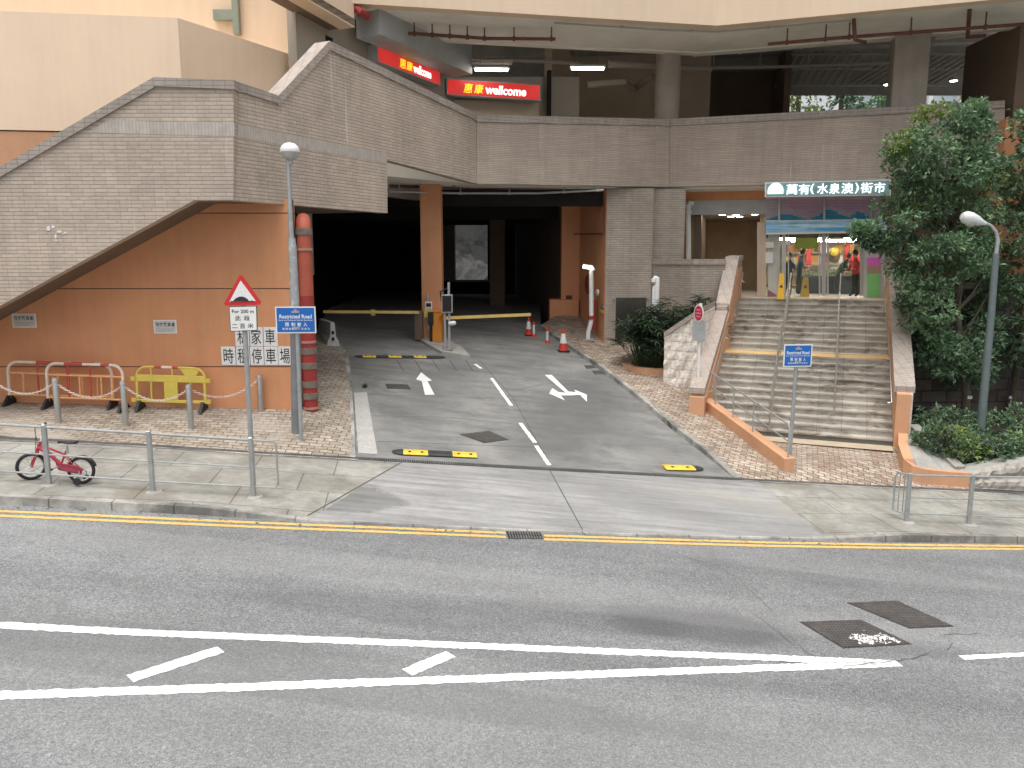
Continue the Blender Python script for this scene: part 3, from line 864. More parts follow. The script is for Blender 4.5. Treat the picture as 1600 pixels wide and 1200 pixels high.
# left flank of the deck
GA, GB = (at(463, 60, 22.6).x, 22.6), (at(616, 80, 26.9).x, 26.9)
gdir = (Vector(GB) - Vector(GA)).normalized()
gB2 = Vector(GB) + gdir * 4.4
part(MB().prism([Vector((GA[0], GA[1], 2)), Vector((gB2.x, gB2.y, 2)), Vector((gB2.x, gB2.y, ZC + .6)), Vector((GA[0], GA[1], ZC + .6))], -nrm(GA, GB) * .3), 'grey_wall', 'grey_wall')
m = panel([(509, 55), (520, 60), (520, 100), (509, 100)], GA, GB, .02, .012); part(m, 'doorway', 'void')
nG = nrm(GA, GB)
ca, cb = onv(440, -24, GA, GB, .9), onv(554, 43, GA, GB, .9)
part(MB().prism([ca, cb, cb + Vector((0, 0, 4)), ca + Vector((0, 0, 4))], -nG * .5), 'upper_fascia', 'cream')
part(MB().prism([ca + Vector((0, 0, .03)), cb + Vector((0, 0, .03)), cb + Vector((0, 0, .03)) - nG * 1.0, ca + Vector((0, 0, .03)) - nG * 1.0], (0, 0, .2)), 'upper_soffit', 'brown_wall')
# duct box
d0 = onv(557, 46, GA, GB, .35); d1 = onv(594, 53, GA, GB, 1.25)
e = Vector((gdir.x, gdir.y, 0))
part(MB().prism([Vector((d0.x, d0.y, d1.z)), d1, d1 + Vector((0, 0, 1.6)), Vector((d0.x, d0.y, d1.z + 1.6))], e * 5.6), 'duct', 'metal_grey')
# shop fronts below the two lit signs
S2a, S2b = (at(693, 140, 30.0).x, 30.0), (at(905, 140, 31.6).x, 31.6)
part(panel([(690, 120), (905, 120), (905, 200), (690, 200)], S2a, S2b, .3, -.5), 'shop_front', 'grey_wall')
part(panel([(700, 155), (842, 160), (842, 190), (700, 190)], S2a, S2b, .1, -.3), 'shop_fascia', 'beige_wall')
a = onv(858, 130, S2a, S2b, -.3)
part(MB().box((a.x, a.y, (ZF + ZC) / 2), (.16, .3, ZC - ZF)), 'pilaster', 'void')
# back walls of the deck
W3 = 37.0
l, r = at(900, 150, W3).x, at(1108, 150, W3).x
part(MB().box(((l + r) / 2, W3, (ZF + zv) / 2), (r - l, .3, zv - ZF)), 'back_wall', 'beige_wall')
l2 = at(862, 150, 33).x
part(MB().prism([Vector((l2, 33, ZF)), Vector((l, W3, ZF)), Vector((l, W3, zv)), Vector((l2, 33, zv))], (-.3, 0, 0)), 'back_wall', 'beige_wall')
r2 = at(1224, 150, 38).x
part(MB().box(((r + r2) / 2, 39.5, (ZF + zv) / 2), (r2 - r, .3, zv - ZF)), 'back_wall', 'brown_wall')
part(MB().box((r2, 39.0, (ZF + zv) / 2), (.3, 3, zv - ZF)), 'back_wall', 'brown_wall')
part(MB().box((r, 38.3, (ZF + zv) / 2), (.3, 2.4, zv - ZF)), 'back_wall', 'brown_wall')
# far parapet of the deck and dark head of the opening
l, r = r2 - .2, 30
part(MB().box(((l + r) / 2, 40.5, ZF + .45), (r - l, .3, .9)), 'far_parapet', 'tile_smooth')
zh = at(1300, 148, 40.5).z
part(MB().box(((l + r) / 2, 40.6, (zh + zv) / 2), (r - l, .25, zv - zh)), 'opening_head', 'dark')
# hanging slatted screens
MT['slat'] = M('screen_slat', (.42, .38, .34), .6, .2, .12, 3)
m = MB()
x = l + .2
while x < 19.8:
    m.beam((x, 38.6, zh + .1), (x + (.15 if x < 15.5 else 1.2), 36.6, zh + (1.05 if x < 15.5 else .95)), .05, .09)
    x += .36
part(m, 'slatted_screen', 'slat')
m = MB()
for zz, yy in ((zh + .1, 38.62), (zh + .6, 37.6), (zh + 1.0, 36.6)): m.beam((l, yy, zz - .06), (20.5, yy, zz - .06), .06, .06)
part(m, 'screen_rail', 'slat')
# dark end bay and orange end block
e0 = at(1578, 160, 25.7)
part(MB().box((e0.x + 1.8, 27.0, (ZF + ZC) / 2 - .2), (3.6, 3, ZC - ZF + .6)), 'end_wall', 'brown_wall')
o0 = at(1571, 200, 25.1); ot = at(1580, 186, 25.1).z
part(MB().box((o0.x + 2.5, 25.1 + 1.2, ot - 4), (5, 2.4, 8)), 'end_block', 'orange')

# left: cream tower block behind the stair
B0, B1 = (at(-500, 403, 18.2).x, 18.2), (at(285, 150, 19.7).x, 19.7)
B1b = (B1[0] + (A2[0] - A1[0]) * .42, B1[1] + (A2[1] - A1[1]) * .42)
tz0, tz1 = onv(285, 28, B0, B1).z, 0
zsp = onv(20, 203, B0, B1).z
nb = nrm(B0, B1)
blk = [Vector((B0[0], B0[1], 0)), Vector((B1[0], B1[1], 0)), Vector((B1b[0], B1b[1], 0)), Vector((B0[0], B1b[1], 0))]
part(MB().prism([p + Vector((0, 0, zsp)) for p in blk], (0, 0, tz0 - zsp)), 'lower_block', 'pink_cream')
part(MB().prism([p + Vector((0, .02, 1.6)) for p in blk], (0, 0, zsp - .03 - 1.6)), 'lower_block_base', 'orange_pale')
yT = B1b[1] - .05
xr = at(452, 40, yT).x
part(MB().box(((xr - 25) / 2 + 0, yT + 1.5, 9.7), (xr + 25, 3, 12.6)), 'tower_wall', 'cream')
part(MB().box((xr + .17, yT + .2, 7), (.3, .5, 15)), 'downpipe', 'greengrey')
# green-grey bracket on the tower wall
a = at(369, 30, yT - .15)
m = MB(); m.box((a.x, yT - .12, a.z + 2.2), (.17, .2, 5.2)); m.box((a.x - .35, yT - .12, at(350, 26, yT).z), (.55, .16, .27))
part(m, 'bracket', 'greengrey')

# ------------------------------------------------------------------ market front under the deck, beside the stair
MA = (11.25 - .956 * 6.5, 28.2 + .292 * 6.5); MBp = (11.25 + .956 * 4, 28.2 - .292 * 4)
ZP = STOP
MU = Vector((.956, -.292, 0)); MN = nrm(MA, MBp)
def onm(x, y, off=0.0): return onv(x, y, MA, MBp, off)
def mpanel(px, th, off=0.0): return panel(px, MA, MBp, th, off)
# platform floor
pf = [st(SW + 3.2, SRUN + .4, ZP), st(SW + .3, SRUN + .02, ZP), st(0, SRUN + .02, ZP), st(-1.5, SRUN, ZP), Vector((22, 27, ZP)), Vector((22, 45, ZP)), Vector((5.6, 45, ZP)), Vector((5.6, 31, ZP))]
part(MB().prism([p - Vector((0, 0, .3)) for p in pf], (0, 0, .3)), 'platform_floor', 'floor_tile')
part(mpanel([(1064, 286), (1196, 278), (1196, 312), (1064, 313.5)], .3), 'orange_lintel', 'orange')
part(mpanel([(1070, 313.5), (1198, 312), (1198, 334.5), (1070, 335.5)], .25, .03), 'grey_band', 'metal_grey')
part(mpanel([(1183, 347), (1197, 347), (1197, 464), (1183, 464)], .35, .12), 'door_jamb', 'beige_wall')
part(mpanel([(1062, 313), (1072, 313), (1072, 470), (1062, 470)], .4, .02), 'orange_jamb', 'orange')
part(mpanel([(1086, 335), (1096, 335), (1096, 470), (1086, 470)], 2.5, -.3), 'corridor_wall', 'brown_wall')
# corridor behind
MT['corr'] = M('corridor_ochre_wall', (.50, .38, .25), .6)
c0, c1 = onm(1086, 400, -.4), onm(1186, 400, -.4)
dv_ = -MN
part(MB().prism([c0 + dv_ * 7, c1 + dv_ * 7, Vector((c1.x, c1.y, 3)) + dv_ * 7, Vector((c0.x, c0.y, 3)) + dv_ * 7], dv_ * .2 ) if False else MB().prism([Vector((q.x, q.y, z)) + dv_ * 7 for q, z in ((c0, ZP), (c1, ZP), (c1, 2.6), (c0, 2.6))], dv_ * .2), 'corridor_wall', 'corr')
part(MB().prism([Vector((q.x, q.y, z)) + dv_ * d for q, z, d in ((c1, ZP, .2), (c1, ZP, 7), (c1, 2.6, 7), (c1, 2.6, .2))], MU * .2), 'corridor_wall', 'corr')
part(MB().prism([Vector((q.x, q.y, z)) + dv_ * d for q, z, d in ((c0, ZP, .2), (c0, ZP, 7), (c0, 2.6, 7), (c0, 2.6, .2))], -MU * .2), 'corridor_wall', 'corr')
zcor = onm(1120, 334, 0).z + .05
part(MB().prism([Vector((q.x, q.y, zcor)) + dv_ * d for q, d in ((c0, .1), (c1, .1), (c1, 7), (c0, 7))], (0, 0, .2)), 'corridor_ceiling', 'grey_wall')
dl = MB()
for x, d in ((1103, .6), (1123, 1.6), (1145, 2.2), (1153, 1.2), (1160, .7), (1176, 1.8), (1135, 3.2), (1150, 3.4)):
    q = onm(x, 400, 0); dl.lathe((q.x + dv_.x * d, q.y + dv_.y * d, zcor - .012), [(.12, 0), (.12, .01)], 12); dl.face([Vector((q.x + dv_.x * d + .12 * math.cos(t), q.y + dv_.y * d + .12 * math.sin(t), zcor - .012)) for t in [k * math.pi / 6 for k in range(12)]])
part(dl, 'downlight', 'downlight')
# right flank of the stair hall behind the tree
part(mpanel([(1384, 278), (1425, 270), (1425, 480), (1384, 476)], .6, .25), 'tiled_pier', 'tile_low')
part(mpanel([(1424, 262), (1760, 240), (1760, 560), (1424, 520)], .4, .1), 'rear_wall', 'brown_wall')

# market shop front
MK = thing('market_entrance', 'market entrance with blue canopy, purple louvres and glass doors at the top of the stair', 'shop front', onm(1290, 461))
def mp(mbx, name, mat, parent=None): return mbx.build(name, MT[mat] if isinstance(mat, str) else mat, parent or MK)
MT['canopy'] = None
def m_canopy():
    t = NT('blue_printed_panel'); v = t.coord((.35, .35, 5))
    f = t.noise(v, 1.5, 4)
    c = t.mix(t.ramp(f, .38, .62), (.08, .42, .78), (.60, .84, .95)); c = t.vary(c, t.coord(), 2, .15)
    return t.fin(c, .4)
MT['canopy'] = m_canopy()
MT['louvre'] = M('mauve_louvre', (.96, .91, .96), .5, .2, .1, 1)
MT['louvre_blue'] = M('turquoise_louvre', (.08, .70, .90), .5, .1, .1, 1)
MT['louvre_plum'] = M('plum_louvre', (.92, .74, .92), .5, .1, .1, 1)
MT['louvre_back'] = M('mauve_backing', (.66, .56, .68), .6)
MT['alu'] = M('aluminium_frame', (.50, .50, .48), .35, .6, .06, 3)
MT['glass'] = None
def m_glass():
    t = NT('door_glass'); c = t.vary((.9, .93, .92), t.coord(), 1, .04)
    g = t.node('ShaderNodeBsdfTransparent'); gl = t.node('ShaderNodeBsdfGlossy'); gl.inputs['Roughness'].default_value = .05
    mx = t.node('ShaderNodeMixShader'); mx.inputs[0].default_value = .07
    t.l.new(c, g.inputs[0]); t.l.new(g.outputs[0], mx.inputs[1]); t.l.new(gl.outputs[0], mx.inputs[2])
    t.l.new(mx.outputs[0], t.n['Material Output'].inputs[0])
    return t.mat
MT['glass'] = m_glass()
MT['dusky'] = M('dusky_glass_film', (.55, .56, .52), .3, 0, .1, 1)
XL, XR = 1197, 1386
mp(mpanel([(XL, 345.5), (XR, 343), (XR, 362.5), (XL, 365.5)], .5, .45), 'canopy_panel', 'canopy')
mp(mpanel([(XL, 363.5), (XR, 360.5), (XR, 362.8), (XL, 366.2)], .55, .5), 'canopy_trim', 'white_sign')
mp(mpanel([(XL, 344.5), (XR, 342), (XR, 343.8), (XL, 346.2)], .55, .5), 'canopy_trim', 'white_sign')
# louvres: real slats, coloured in ranges like the printed mountains
def prof(x):                                           # height (px) up to which slats are turquoise
    return max(2, 12 - abs(x - 1228) * .3, 20 - abs(x - 1297) * .55, 16 - abs(x - 1342) * .6)
rows_ = 15
sl = {'louvre': MB(), 'louvre_blue': MB(), 'louvre_plum': MB()}
for k in range(rows_):
    y = 309 + k * 2.4
    for x in range(XL, XR, 7):
        mid = x + 3.5; hgt = 345 - y
        key = 'louvre_blue' if hgt < prof(mid) else ('louvre_plum' if (abs(mid - 1262) * .45 < hgt - 9 and mid < 1300) or (1300 < mid < 1362 and hgt > 14 + abs(mid - 1330) * .3) else 'louvre')
        a, b, c_, d_ = onm(x, y, .01), onm(x + 7, y, .01), onm(x + 7, y + 1.6, .07), onm(x, y + 1.6, .07)
        sl[key].prism([a, b, c_, d_], dv_ * .02)
for k_, q in sl.items(): mp(q, 'louvre', k_)
mp(mpanel([(XL, 305), (XR, 303), (XR, 346), (XL, 347)], .05, -.03), 'louvre_backing', 'louvre_back')
for x in (1217.5, 1288, 1361): mp(mpanel([(x - 1.6, 308), (x + 1.6, 308), (x + 1.6, 346), (x - 1.6, 346)], .06, .11), 'louvre_mullion', 'alu')
# doors
for x0, x1 in ((1222, 1228), (1284, 1290.5), (1279.5, 1282), (1292, 1295), (1344, 1349), (1215, 1218.5), (1231, 1233)):
    mp(mpanel([(x0, 366), (x1, 366), (x1, 461.5), (x0, 462)], .08, .05), 'door_frame', 'alu')
mp(mpanel([(1200, 366), (1217, 366), (1217, 462.5), (1200, 463)], .04, .02), 'side_panel', 'dusky')
mp(mpanel([(1234, 366), (1279, 366), (1279, 461), (1234, 462)], .012, .02), 'door', 'glass')
mp(mpanel([(1296, 366), (1343, 366), (1343, 460), (1296, 461)], .012, .02), 'door', 'glass')
mp(mpanel([(XL, 364), (XR, 362), (XR, 371), (XL, 372)], .1, -.05), 'door_head', 'brown_wall')
MT['magenta'] = M('magenta_panel', (.75, .16, .55), .5); MT['green'] = M('green_panel', (.22, .55, .20), .5); MT['terr'] = M('muted_rose_panel', (.42, .26, .21), .5); MT['rose'] = M('dusky_rose_panel', (.33, .16, .17), .5)
mp(mpanel([(1355, 403), (1376, 402), (1376, 414), (1355, 415)], .05, .06), 'colour_panel', 'magenta')
mp(mpanel([(1355, 415), (1376, 414), (1376, 427), (1355, 428)], .05, .06), 'colour_panel', 'terr')
mp(mpanel([(1355, 428), (1375, 427), (1375, 463), (1355, 464)], .05, .06), 'colour_panel', 'green')
mp(mpanel([(1349, 366), (1386, 364), (1386, 466), (1349, 465)], .04, .01), 'side_panel', 'dusky')
mp(mpanel([(1199, 452), (1209, 458), (1216, 463), (1199, 464)], .03, .03), 'colour_panel', 'rose')
# notices on the side panel
mp(mpanel([(1196.5, 378), (1209, 378), (1209, 387), (1196.5, 387)], .01, .14), 'notice', 'white_sign')
mp(mpanel([(1196, 394), (1208, 394), (1208, 411), (1196, 411)], .01, .14), 'notice', 'white_sign')
# sign over the entrance
SG = thing('market_sign', 'long white and green market sign hung below the deck parapet above the louvres', 'sign', onv(1290, 308, A3, A4, .1))
MT['sign_teal'] = M('pale_teal_sign_face', (.24, .40, .42), .4, 0, .25, 3)
MT['sign_glow'] = EM('backlit_white_lettering', (.95, 1, 1), 1.15)
MT['sign_mint'] = EM('backlit_mint_emblem', (.66, .95, .78), .9)
panel_px = [(1195, 285), (1392, 280), (1392, 305), (1195, 308)]
panel(panel_px, A3, A4, .12, .2).build('sign_box', MT['white_sign'], SG)
panel([(1197.5, 287), (1390, 282), (1390, 303), (1197.5, 306)], A3, A4, .02, .22).build('sign_face', MT['sign_teal'], SG)
SX = (Vector((*A4, 0)) - Vector((*A3, 0))).normalized(); UPZ = Vector((0, 0, 1))
dm = MB(); cc = onv(1211.5, 303, A3, A4, .235); hh = .40
dm.prism([cc + SX * (.25 * math.cos(t)) + UPZ * (.10 + .26 * math.sin(t)) for t in [k * math.pi / 14 for k in range(15)]] + [cc - SX * .25, cc + SX * .25], SX.cross(UPZ) * .02)
dm.build('emblem', MT['sign_mint'], SG)
for ch, x0, x1 in (('萬', 1229, 1246), ('有', 1248, 1265), ('(', 1266.5, 1272), ('水', 1277, 1294), ('泉', 1296, 1312), ('澳', 1315, 1333), (')', 1336, 1341.5), ('街', 1345, 1363), ('市', 1366, 1383)):
    xm = (x0 + x1) / 2; c = onv(xm, 294.8 - (xm - 1290) * .02, A3, A4, .24)
    w = (onv(x1, 295, A3, A4) - onv(x0, 295, A3, A4)).length
    text('lettering', ch, .335, c, SX, UPZ, MT['sign_glow'], SG, .006, 0, w)
# market hall inside
hall = [onm(1200, 400, -.3), onm(1420, 400, -.3)]
def hm(u, d, z=ZP): q = hall[0] + MU * u + dv_ * d; return Vector((q.x, q.y, z))
HW = (hall[1] - hall[0]).length
MT['hall_wall'] = M('market_cream_wall', (.62, .56, .42), .6)
MT['hall_floor'] = M('market_pale_floor', (.46, .44, .40), .35)
zh_ = ZP + 2.75
part(MB().prism([hm(-.2, 12), hm(HW, 12), hm(HW, 12, zh_), hm(-.2, 12, zh_)], dv_ * .2), 'market_wall', 'hall_wall')
part(MB().prism([hm(-.1, .3), hm(-.1, 12), hm(-.1, 12, zh_), hm(-.1, .3, zh_)], -MU * .08), 'market_wall', 'hall_wall')
part(MB().prism([hm(HW, .3), hm(HW, 12), hm(HW, 12, zh_), hm(HW, .3, zh_)], MU * .2), 'market_wall', 'hall_wall')
part(MB().prism([hm(-.2, .1, zh_), hm(HW, .1, zh_), hm(HW, 12, zh_), hm(-.2, 12, zh_)], (0, 0, .2)), 'market_ceiling', 'hall_wall')
part(MB().prism([hm(-.2, .0, ZP + .004), hm(HW, .0, ZP + .004), hm(HW, 12, ZP + .004), hm(-.2, 12, ZP + .004)], (0, 0, .004)), 'market_floor', 'hall_floor')
MT['tube_bright'] = EM('lit_market_tube', (1, .97, .92), 60.0)
lampi = 0
lab_l = ['lit tube lamp over the market doors, behind the left door', 'lit tube lamp behind the right market door', 'lit tube lamp deep in the market hall above the goods shelves', 'lit tube lamp over the vegetable stall at the far right of the market']
for u, d, L in ((1.1, 1.6, 1.6), (3.5, 1.6, 1.6), (2.2, 5.5, 2.4), (4.6, 6.0, 2.4)):
    t = thing('tube_lamp', lab_l[lampi], 'lamp', hm(u, d, zh_ - .65), 'tube lamps in the market hall'); lampi += 1
    MB().beam(hm(u - L / 2, d, zh_ - .58), hm(u + L / 2, d, zh_ - .58), .16, .06).build('housing', MT['white_plastic'], t)
    MB().tube([hm(u - L / 2, d, zh_ - .65), hm(u + L / 2, d, zh_ - .65)], .035, 8).build('tube', MT['tube_bright'], t)

# ------------------------------------------------------------------ the stair
ST = thing('staircase', 'broad weathered concrete staircase with yellow landing strips and tiled side walls', 'staircase', SB)
def m_step():
    t = NT('weathered_step_concrete'); v = t.coord()
    c = t.vary((.46, .432, .38), v, 1.2, .18)
    bc, bf = t.brick(t.coord(rot=SA), .62, 9, .006, (1, 1, 1), (.9, .9, .9), (.45, .42, .38), 0)
    c = t.mix(1.0, c, bc, 'MULTIPLY')
    f = t.math('MULTIPLY', t.ramp(t.noise(t.coord((1, 1, 3)), 1.5, 7, .7, 1.0), .46, .62, 0, .9), t.ramp(t.noise(t.coord(), .55, 3), .38, .60, .25, 1.0))
    c = t.mix(f, c, (.145, .115, .08))
    f = t.ramp(t.noise(t.coord((1, 1, 2)), 7, 5), .66, .74, 0, .6)
    c = t.mix(f, c, (.62, .58, .52))
    t.bump(t.noise(v, 14, 5), .25, .02)
    return t.fin(c, .85, 0, .3)
MT['step'] = m_step()
MT['nosing'] = M('step_nosing', (.50, .46, .38), .8, 0, .25, 2, 20, .1, .2)
MT['tactile'] = M('yellow_tactile_tile', (.64, .42, .17), .75, 0, .18, 2, 30, .08, .3)
MT['tactile_pale'] = M('faded_tactile_tile', (.47, .385, .275), .75, 0, .14, 2, 30, .08, .3)
z, v = -4.8, 0.0
nos = MB(); body = MB()
for k in range(NLOW + NUP):
    z1 = z + SRISE
    dep = SGO if k != NLOW - 1 else SLAND
    if k == NLOW + NUP - 1: dep = .25
    body.prism([st(SW, v, z - (0 if k else .3)), st(0, v, z - (0 if k else .3)), st(0, v, z1 - .03), st(SW, v, z1 - .03)], SV * (dep + .25))
    nos.prism([st(SW, v - .025, z1 - .045), st(0, v - .025, z1 - .045), st(0, v - .025, z1), st(SW, v - .025, z1)], SV * (dep + .24))
    if k == NLOW - 1: vl, zl = v, z1
    v += dep; z = z1
body.build('risers', MT['step'], ST); nos.build('treads', MT['step'], ST)
for v0, w_, zz, mt in ((vl + .03, .72, zl, 'tactile'), (SRUN + .02, .6, ZP, 'tactile'), (-.62, .58, -4.8, 'tactile_pale'), (vl + .95, .35, zl, 'tactile_pale')):
    MB().prism([st(SW - .02, v0, zz + .002), st(.02, v0, zz + .002), st(.02, v0 + w_, zz + .002), st(SW - .02, v0 + w_, zz + .002)], (0, 0, .006)).build('tactile_strip', MT[mt], ST)
MB().prism([st(SW, -.025, -4.8 + .005), st(0, -.025, -4.8 + .005), st(0, .0, -4.72), st(SW, 0, -4.72)], SV * -.01).build('base_strip', MT['joint'], ST)
MT['rockface'] = M('pale_stone_face', (.52, .48, .43), .85, 0, .2, 3, 12, .1, .5)
# side walls: profile (v, z of top)
def side(name, u0, u1, pts, mat, par=ST):
    m = MB(); m.prism([st(u0, a, b) for a, b in pts], -SU * (u1 - u0)); return m.build(name, MT[mat], par)
def sz(vv):                                            # stair line height
    if vv <= vl: return -4.8 + SRISE + max(0, vv) / SGO * SRISE
    if vv <= vl + SLAND: return zl
    return min(ZP, zl + (vv - vl - SLAND) / SGO * SRISE + SRISE)
ul = SW
lw = [(-.55, -4.9), (-.55, -3.62), (3.7, -1.82), (3.7, -1.55), (4.3, -1.5), (6.2, -.12), (7.6, -.08), (7.6, -4.9)]
side('side_wall', ul, ul + .32, lw, 'tile_low')
side('side_wall_lining', ul - .035, ul, [(-.5, -4.9), (-.5, -3.8), (3.6, -2.05), (4.2, -1.75), (6.2, -.35), (7.5, -.3), (7.5, -4.9)], 'orange_pale')
def cop_on(u0, u1, a, b, h, mat):
    m = MB(); p, q = st(u0, *a), st(u0, *b); m.prism([p, q, q + Vector((0, 0, h)), p + Vector((0, 0, h))], -SU * (u1 - u0)); return m.build('coping', MT[mat], ST)
cop_on(ul - .03, ul + .38, (-.62, -3.64), (3.72, -1.80), .15, 'cop_pale')
cop_on(ul - .04, ul + .40, (4.2, -1.62), (6.2, -.12), .17, 'cop_pale')
cop_on(ul - .04, ul + .40, (6.2, -.12), (7.6, -.08), .17, 'cop_pale')
side('end_post', ul - .05, ul + .36, [(-.75, -4.9), (-.75, -3.72), (-.5, -3.72), (-.5, -4.9)], 'orange_pale')
rw = [(-.1, -5), (-.1, -3.42), (.35, -3.36), (6.3, -.42), (9.0, -.36), (9.0, -5)]
side('side_wall', -.33, 0.0, rw, 'orange_pale')
side('side_wall_face', -.37, -.33, rw, 'rockface')
cop_on(-.42, .06, (.1, -3.40), (6.3, -.42), .16, 'cop')
cop_on(-.42, .06, (6.3, -.42), (9.0, -.36), .16, 'cop')

# planter wall and rock-faced wall left of the stair
q0, q1, q2 = at(1020, 403, 28.0), at(1081, 403, 26.6), st(ul + .33, 5.6)
m = MB()
for a, b in ((q0, q1), (q1, q2)):
    n = nrm(a.xy, b.xy)
    m.prism([Vector((a.x, a.y, -4.2)), Vector((b.x, b.y, -4.2)), Vector((b.x, b.y, -.2)), Vector((a.x, a.y, -.2))], -n * .3)
PW = thing('planter_wall', 'low brown tiled planter wall with flat coping behind the palm plants', 'wall', (q1.x, q1.y, -3.6))
m.build('wall', MT['tile_low'], PW)
for a, b in ((q0, q1), (q1, q2)):
    n = nrm(a.xy, b.xy); MB().prism([Vector((a.x, a.y, -.22)) + n * .05, Vector((b.x, b.y, -.22)) + n * .05, Vector((b.x, b.y, -.04)) + n * .05, Vector((a.x, a.y, -.04)) + n * .05], -n * .42).build('coping', MT['cop'], PW)
r0 = G(1037, 597); r1 = st(ul + .36, 1.0); r2 = st(ul + .36, 3.7)
RW = thing('rock_wall', 'pale split-stone wall with sloping brown coping beside the stair', 'wall', r0)
n = nrm(r0.xy, r1.xy); a, b = Vector((r0.x, r0.y, 0)), Vector((r1.x, r1.y, 0))
zt0, zt1, zt2 = at(1037, 527, r0.y).z, onv(1108, 489, r0.xy, r1.xy).z, at(1128, 478, r2.y).z
def m_rock():
    t = NT('split_stone'); v = t.coord(uv=True)
    bc, bf = t.brick(v, .95, .27, .012, (.74, .675, .60), (.80, .735, .66), (.52, .47, .41), .35)
    c = t.vary(bc, t.coord(), 2.5, .18); c = t.vary(c, t.coord((1, 1, 3)), 6, .14)
    h = t.math('ADD', t.math('MULTIPLY', t.math('SUBTRACT', 1.0, bf), 1.0), t.math('MULTIPLY', t.noise(t.coord((.8, .8, 2.2)), 3.5, 5, .7), 1.6))
    t.bump(h, .6, .04)
    return t.fin(c, .85, 0, .3)
MT['rock'] = m_rock()
for p_, q_ in ((a, b),):
    L = (q_ - p_); rows = []
    for j in range(15):
        rw_ = []
        for i in range(23):
            f = i / 22; top_ = zt0 + (zt1 - zt0) * f
            zz = -4.6 + (top_ + 4.6) * j / 14
            course = ((zz + 4.6) % .27) / .27; bulge = .07 * (math.sin(course * math.pi) ** .6) * (.5 + .6 * math.sin(f * 17 + int((zz + 4.6) / .27) * 2.1) ** 2)
            rw_.append(p_ + L * f + n * (bulge + R_.uniform(-.012, .02)) + Vector((0, 0, zz)))
        rows.append(rw_)
    m = MB().grid(rows)
    pts4 = [(p_, zt0), (q_, zt1), (Vector((r2.x, r2.y, 0)), zt2), (p_ - n * 1.0, zt0)]
    m.add([v_ + Vector((0, 0, -4.6)) for v_, z_ in pts4] + [v_ + Vector((0, 0, z_)) for v_, z_ in pts4], [(3, 2, 1, 0), (4, 5, 6, 7), (0, 1, 5, 4), (1, 2, 6, 5), (2, 3, 7, 6), (3, 0, 4, 7)])
    # return along the side
    m.build('wall', MT['rock'], RW, False)
pts4 = [(a + n * .1, zt0), (b + n * .1, zt1), (Vector((r2.x, r2.y, 0)), zt2), (a - n * 1.05, zt0)]
MB().add([v_ + Vector((0, 0, z_ + .01)) for v_, z_ in pts4] + [v_ + Vector((0, 0, z_ + .16)) for v_, z_ in pts4], [(3, 2, 1, 0), (4, 5, 6, 7), (0, 1, 5, 4), (1, 2, 6, 5), (2, 3, 7, 6), (3, 0, 4, 7)]).build('coping', MT['cop'], RW)

# low orange kerb wall with its handrail, splaying out from the stair
LWt = thing('low_wall', 'low peach kerb wall slanting down in front of the stair', 'wall', low0)
p, q = low0.copy(), low1.copy(); d = (q - p); d.z = 0; d.normalize(); n = Vector((d.y, -d.x, 0))
m = MB(); m.prism([p + Vector((0, 0, -.5)), q + Vector((0, 0, -.3)), q + Vector((0, 0, .30)), p + Vector((0, 0, .26))], -n * .26); m.build('wall', MT['orange_pale'], LWt)
def rail_pts(pts, h): return [Vector(x) + Vector((0, 0, h)) for x in pts]
LR = thing('handrail', 'short twin-bar steel handrail standing on the low peach kerb wall', 'handrail', low0 - n * .13)
base = [low0 + (low1 - low0) * f - n * .13 + Vector((0, 0, .27)) for f in (.12, .36, .60, .97)]
tp = [base[0] + (base[0] - base[1]) * .3] + base
MB().tube(rail_pts(tp, .78) + [base[-1] + Vector((0, 0, .7)) + d * .05, base[-1] + d * .05], .022, 8).build('top_rail', MT['galv'], LR, True)
MB().tube(rail_pts(tp, .40), .018, 8).build('lower_rail', MT['galv'], LR, True)
for k in (0, 1, 2): MB().tube([base[k], base[k] + Vector((0, 0, .78))], .018, 8).build('post', MT['galv'], LR, True)
# handrails on the stair
def stair_rail(u, v0, v1, label, posts, off=0.0, wallside=False):
    h = thing('handrail', label, 'handrail', st(u, v0, sz(v0)), 'handrails on the stair')
    pts = []
    vs_ = [v0] + [x for x in (0, vl, vl + SLAND, SRUN) if v0 < x < v1] + [v1]
    for vv in vs_: pts.append(st(u, vv, sz(vv) + .88))
    lo_ = [x - Vector((0, 0, .33)) for x in pts]
    MB().tube([pts[0] + Vector((0, 0, -.85)) if not wallside else pts[0] - SU * .1] + pts + ([pts[-1] - Vector((0, 0, .8))] if not wallside else []), .024, 8).build('top_rail', MT['steel'], h, True)
    if not wallside:
        MB().tube(lo_, .018, 8).build('lower_rail', MT['steel'], h, True)
        for vv in posts: MB().tube([st(u, vv, sz(vv) - .1), st(u, vv, sz(vv) + .88)], .022, 8).build('post', MT['steel'], h, True)
    else:
        for vv in posts: MB().tube([st(u, vv, sz(vv) + .88), st(u - .1, vv, sz(vv) + .82)], .012, 6).build('bracket', MT['steel'], h, True)
    return h
stair_rail(3.05, -.1, SRUN + .1, 'twin-bar steel handrail up the left third of the stair', (.8, 2.0, vl + .1, vl + SLAND, 6.0, SRUN))
stair_rail(1.45, .9, SRUN + .1, 'twin-bar steel handrail up the right third of the stair', (1.8, vl + .2, vl + SLAND, 6.0, SRUN))
stair_rail(.09, .1, SRUN, 'thin steel handrail fixed along the right side wall of the stair', (.4, 2.5, 4.6, 6.5), 0, True)
stair_rail(SW - .12, .1, SRUN, 'thin steel handrail fixed along the left side wall of the stair', (.4, 2.5, 4.6, 6.5), 0, True)

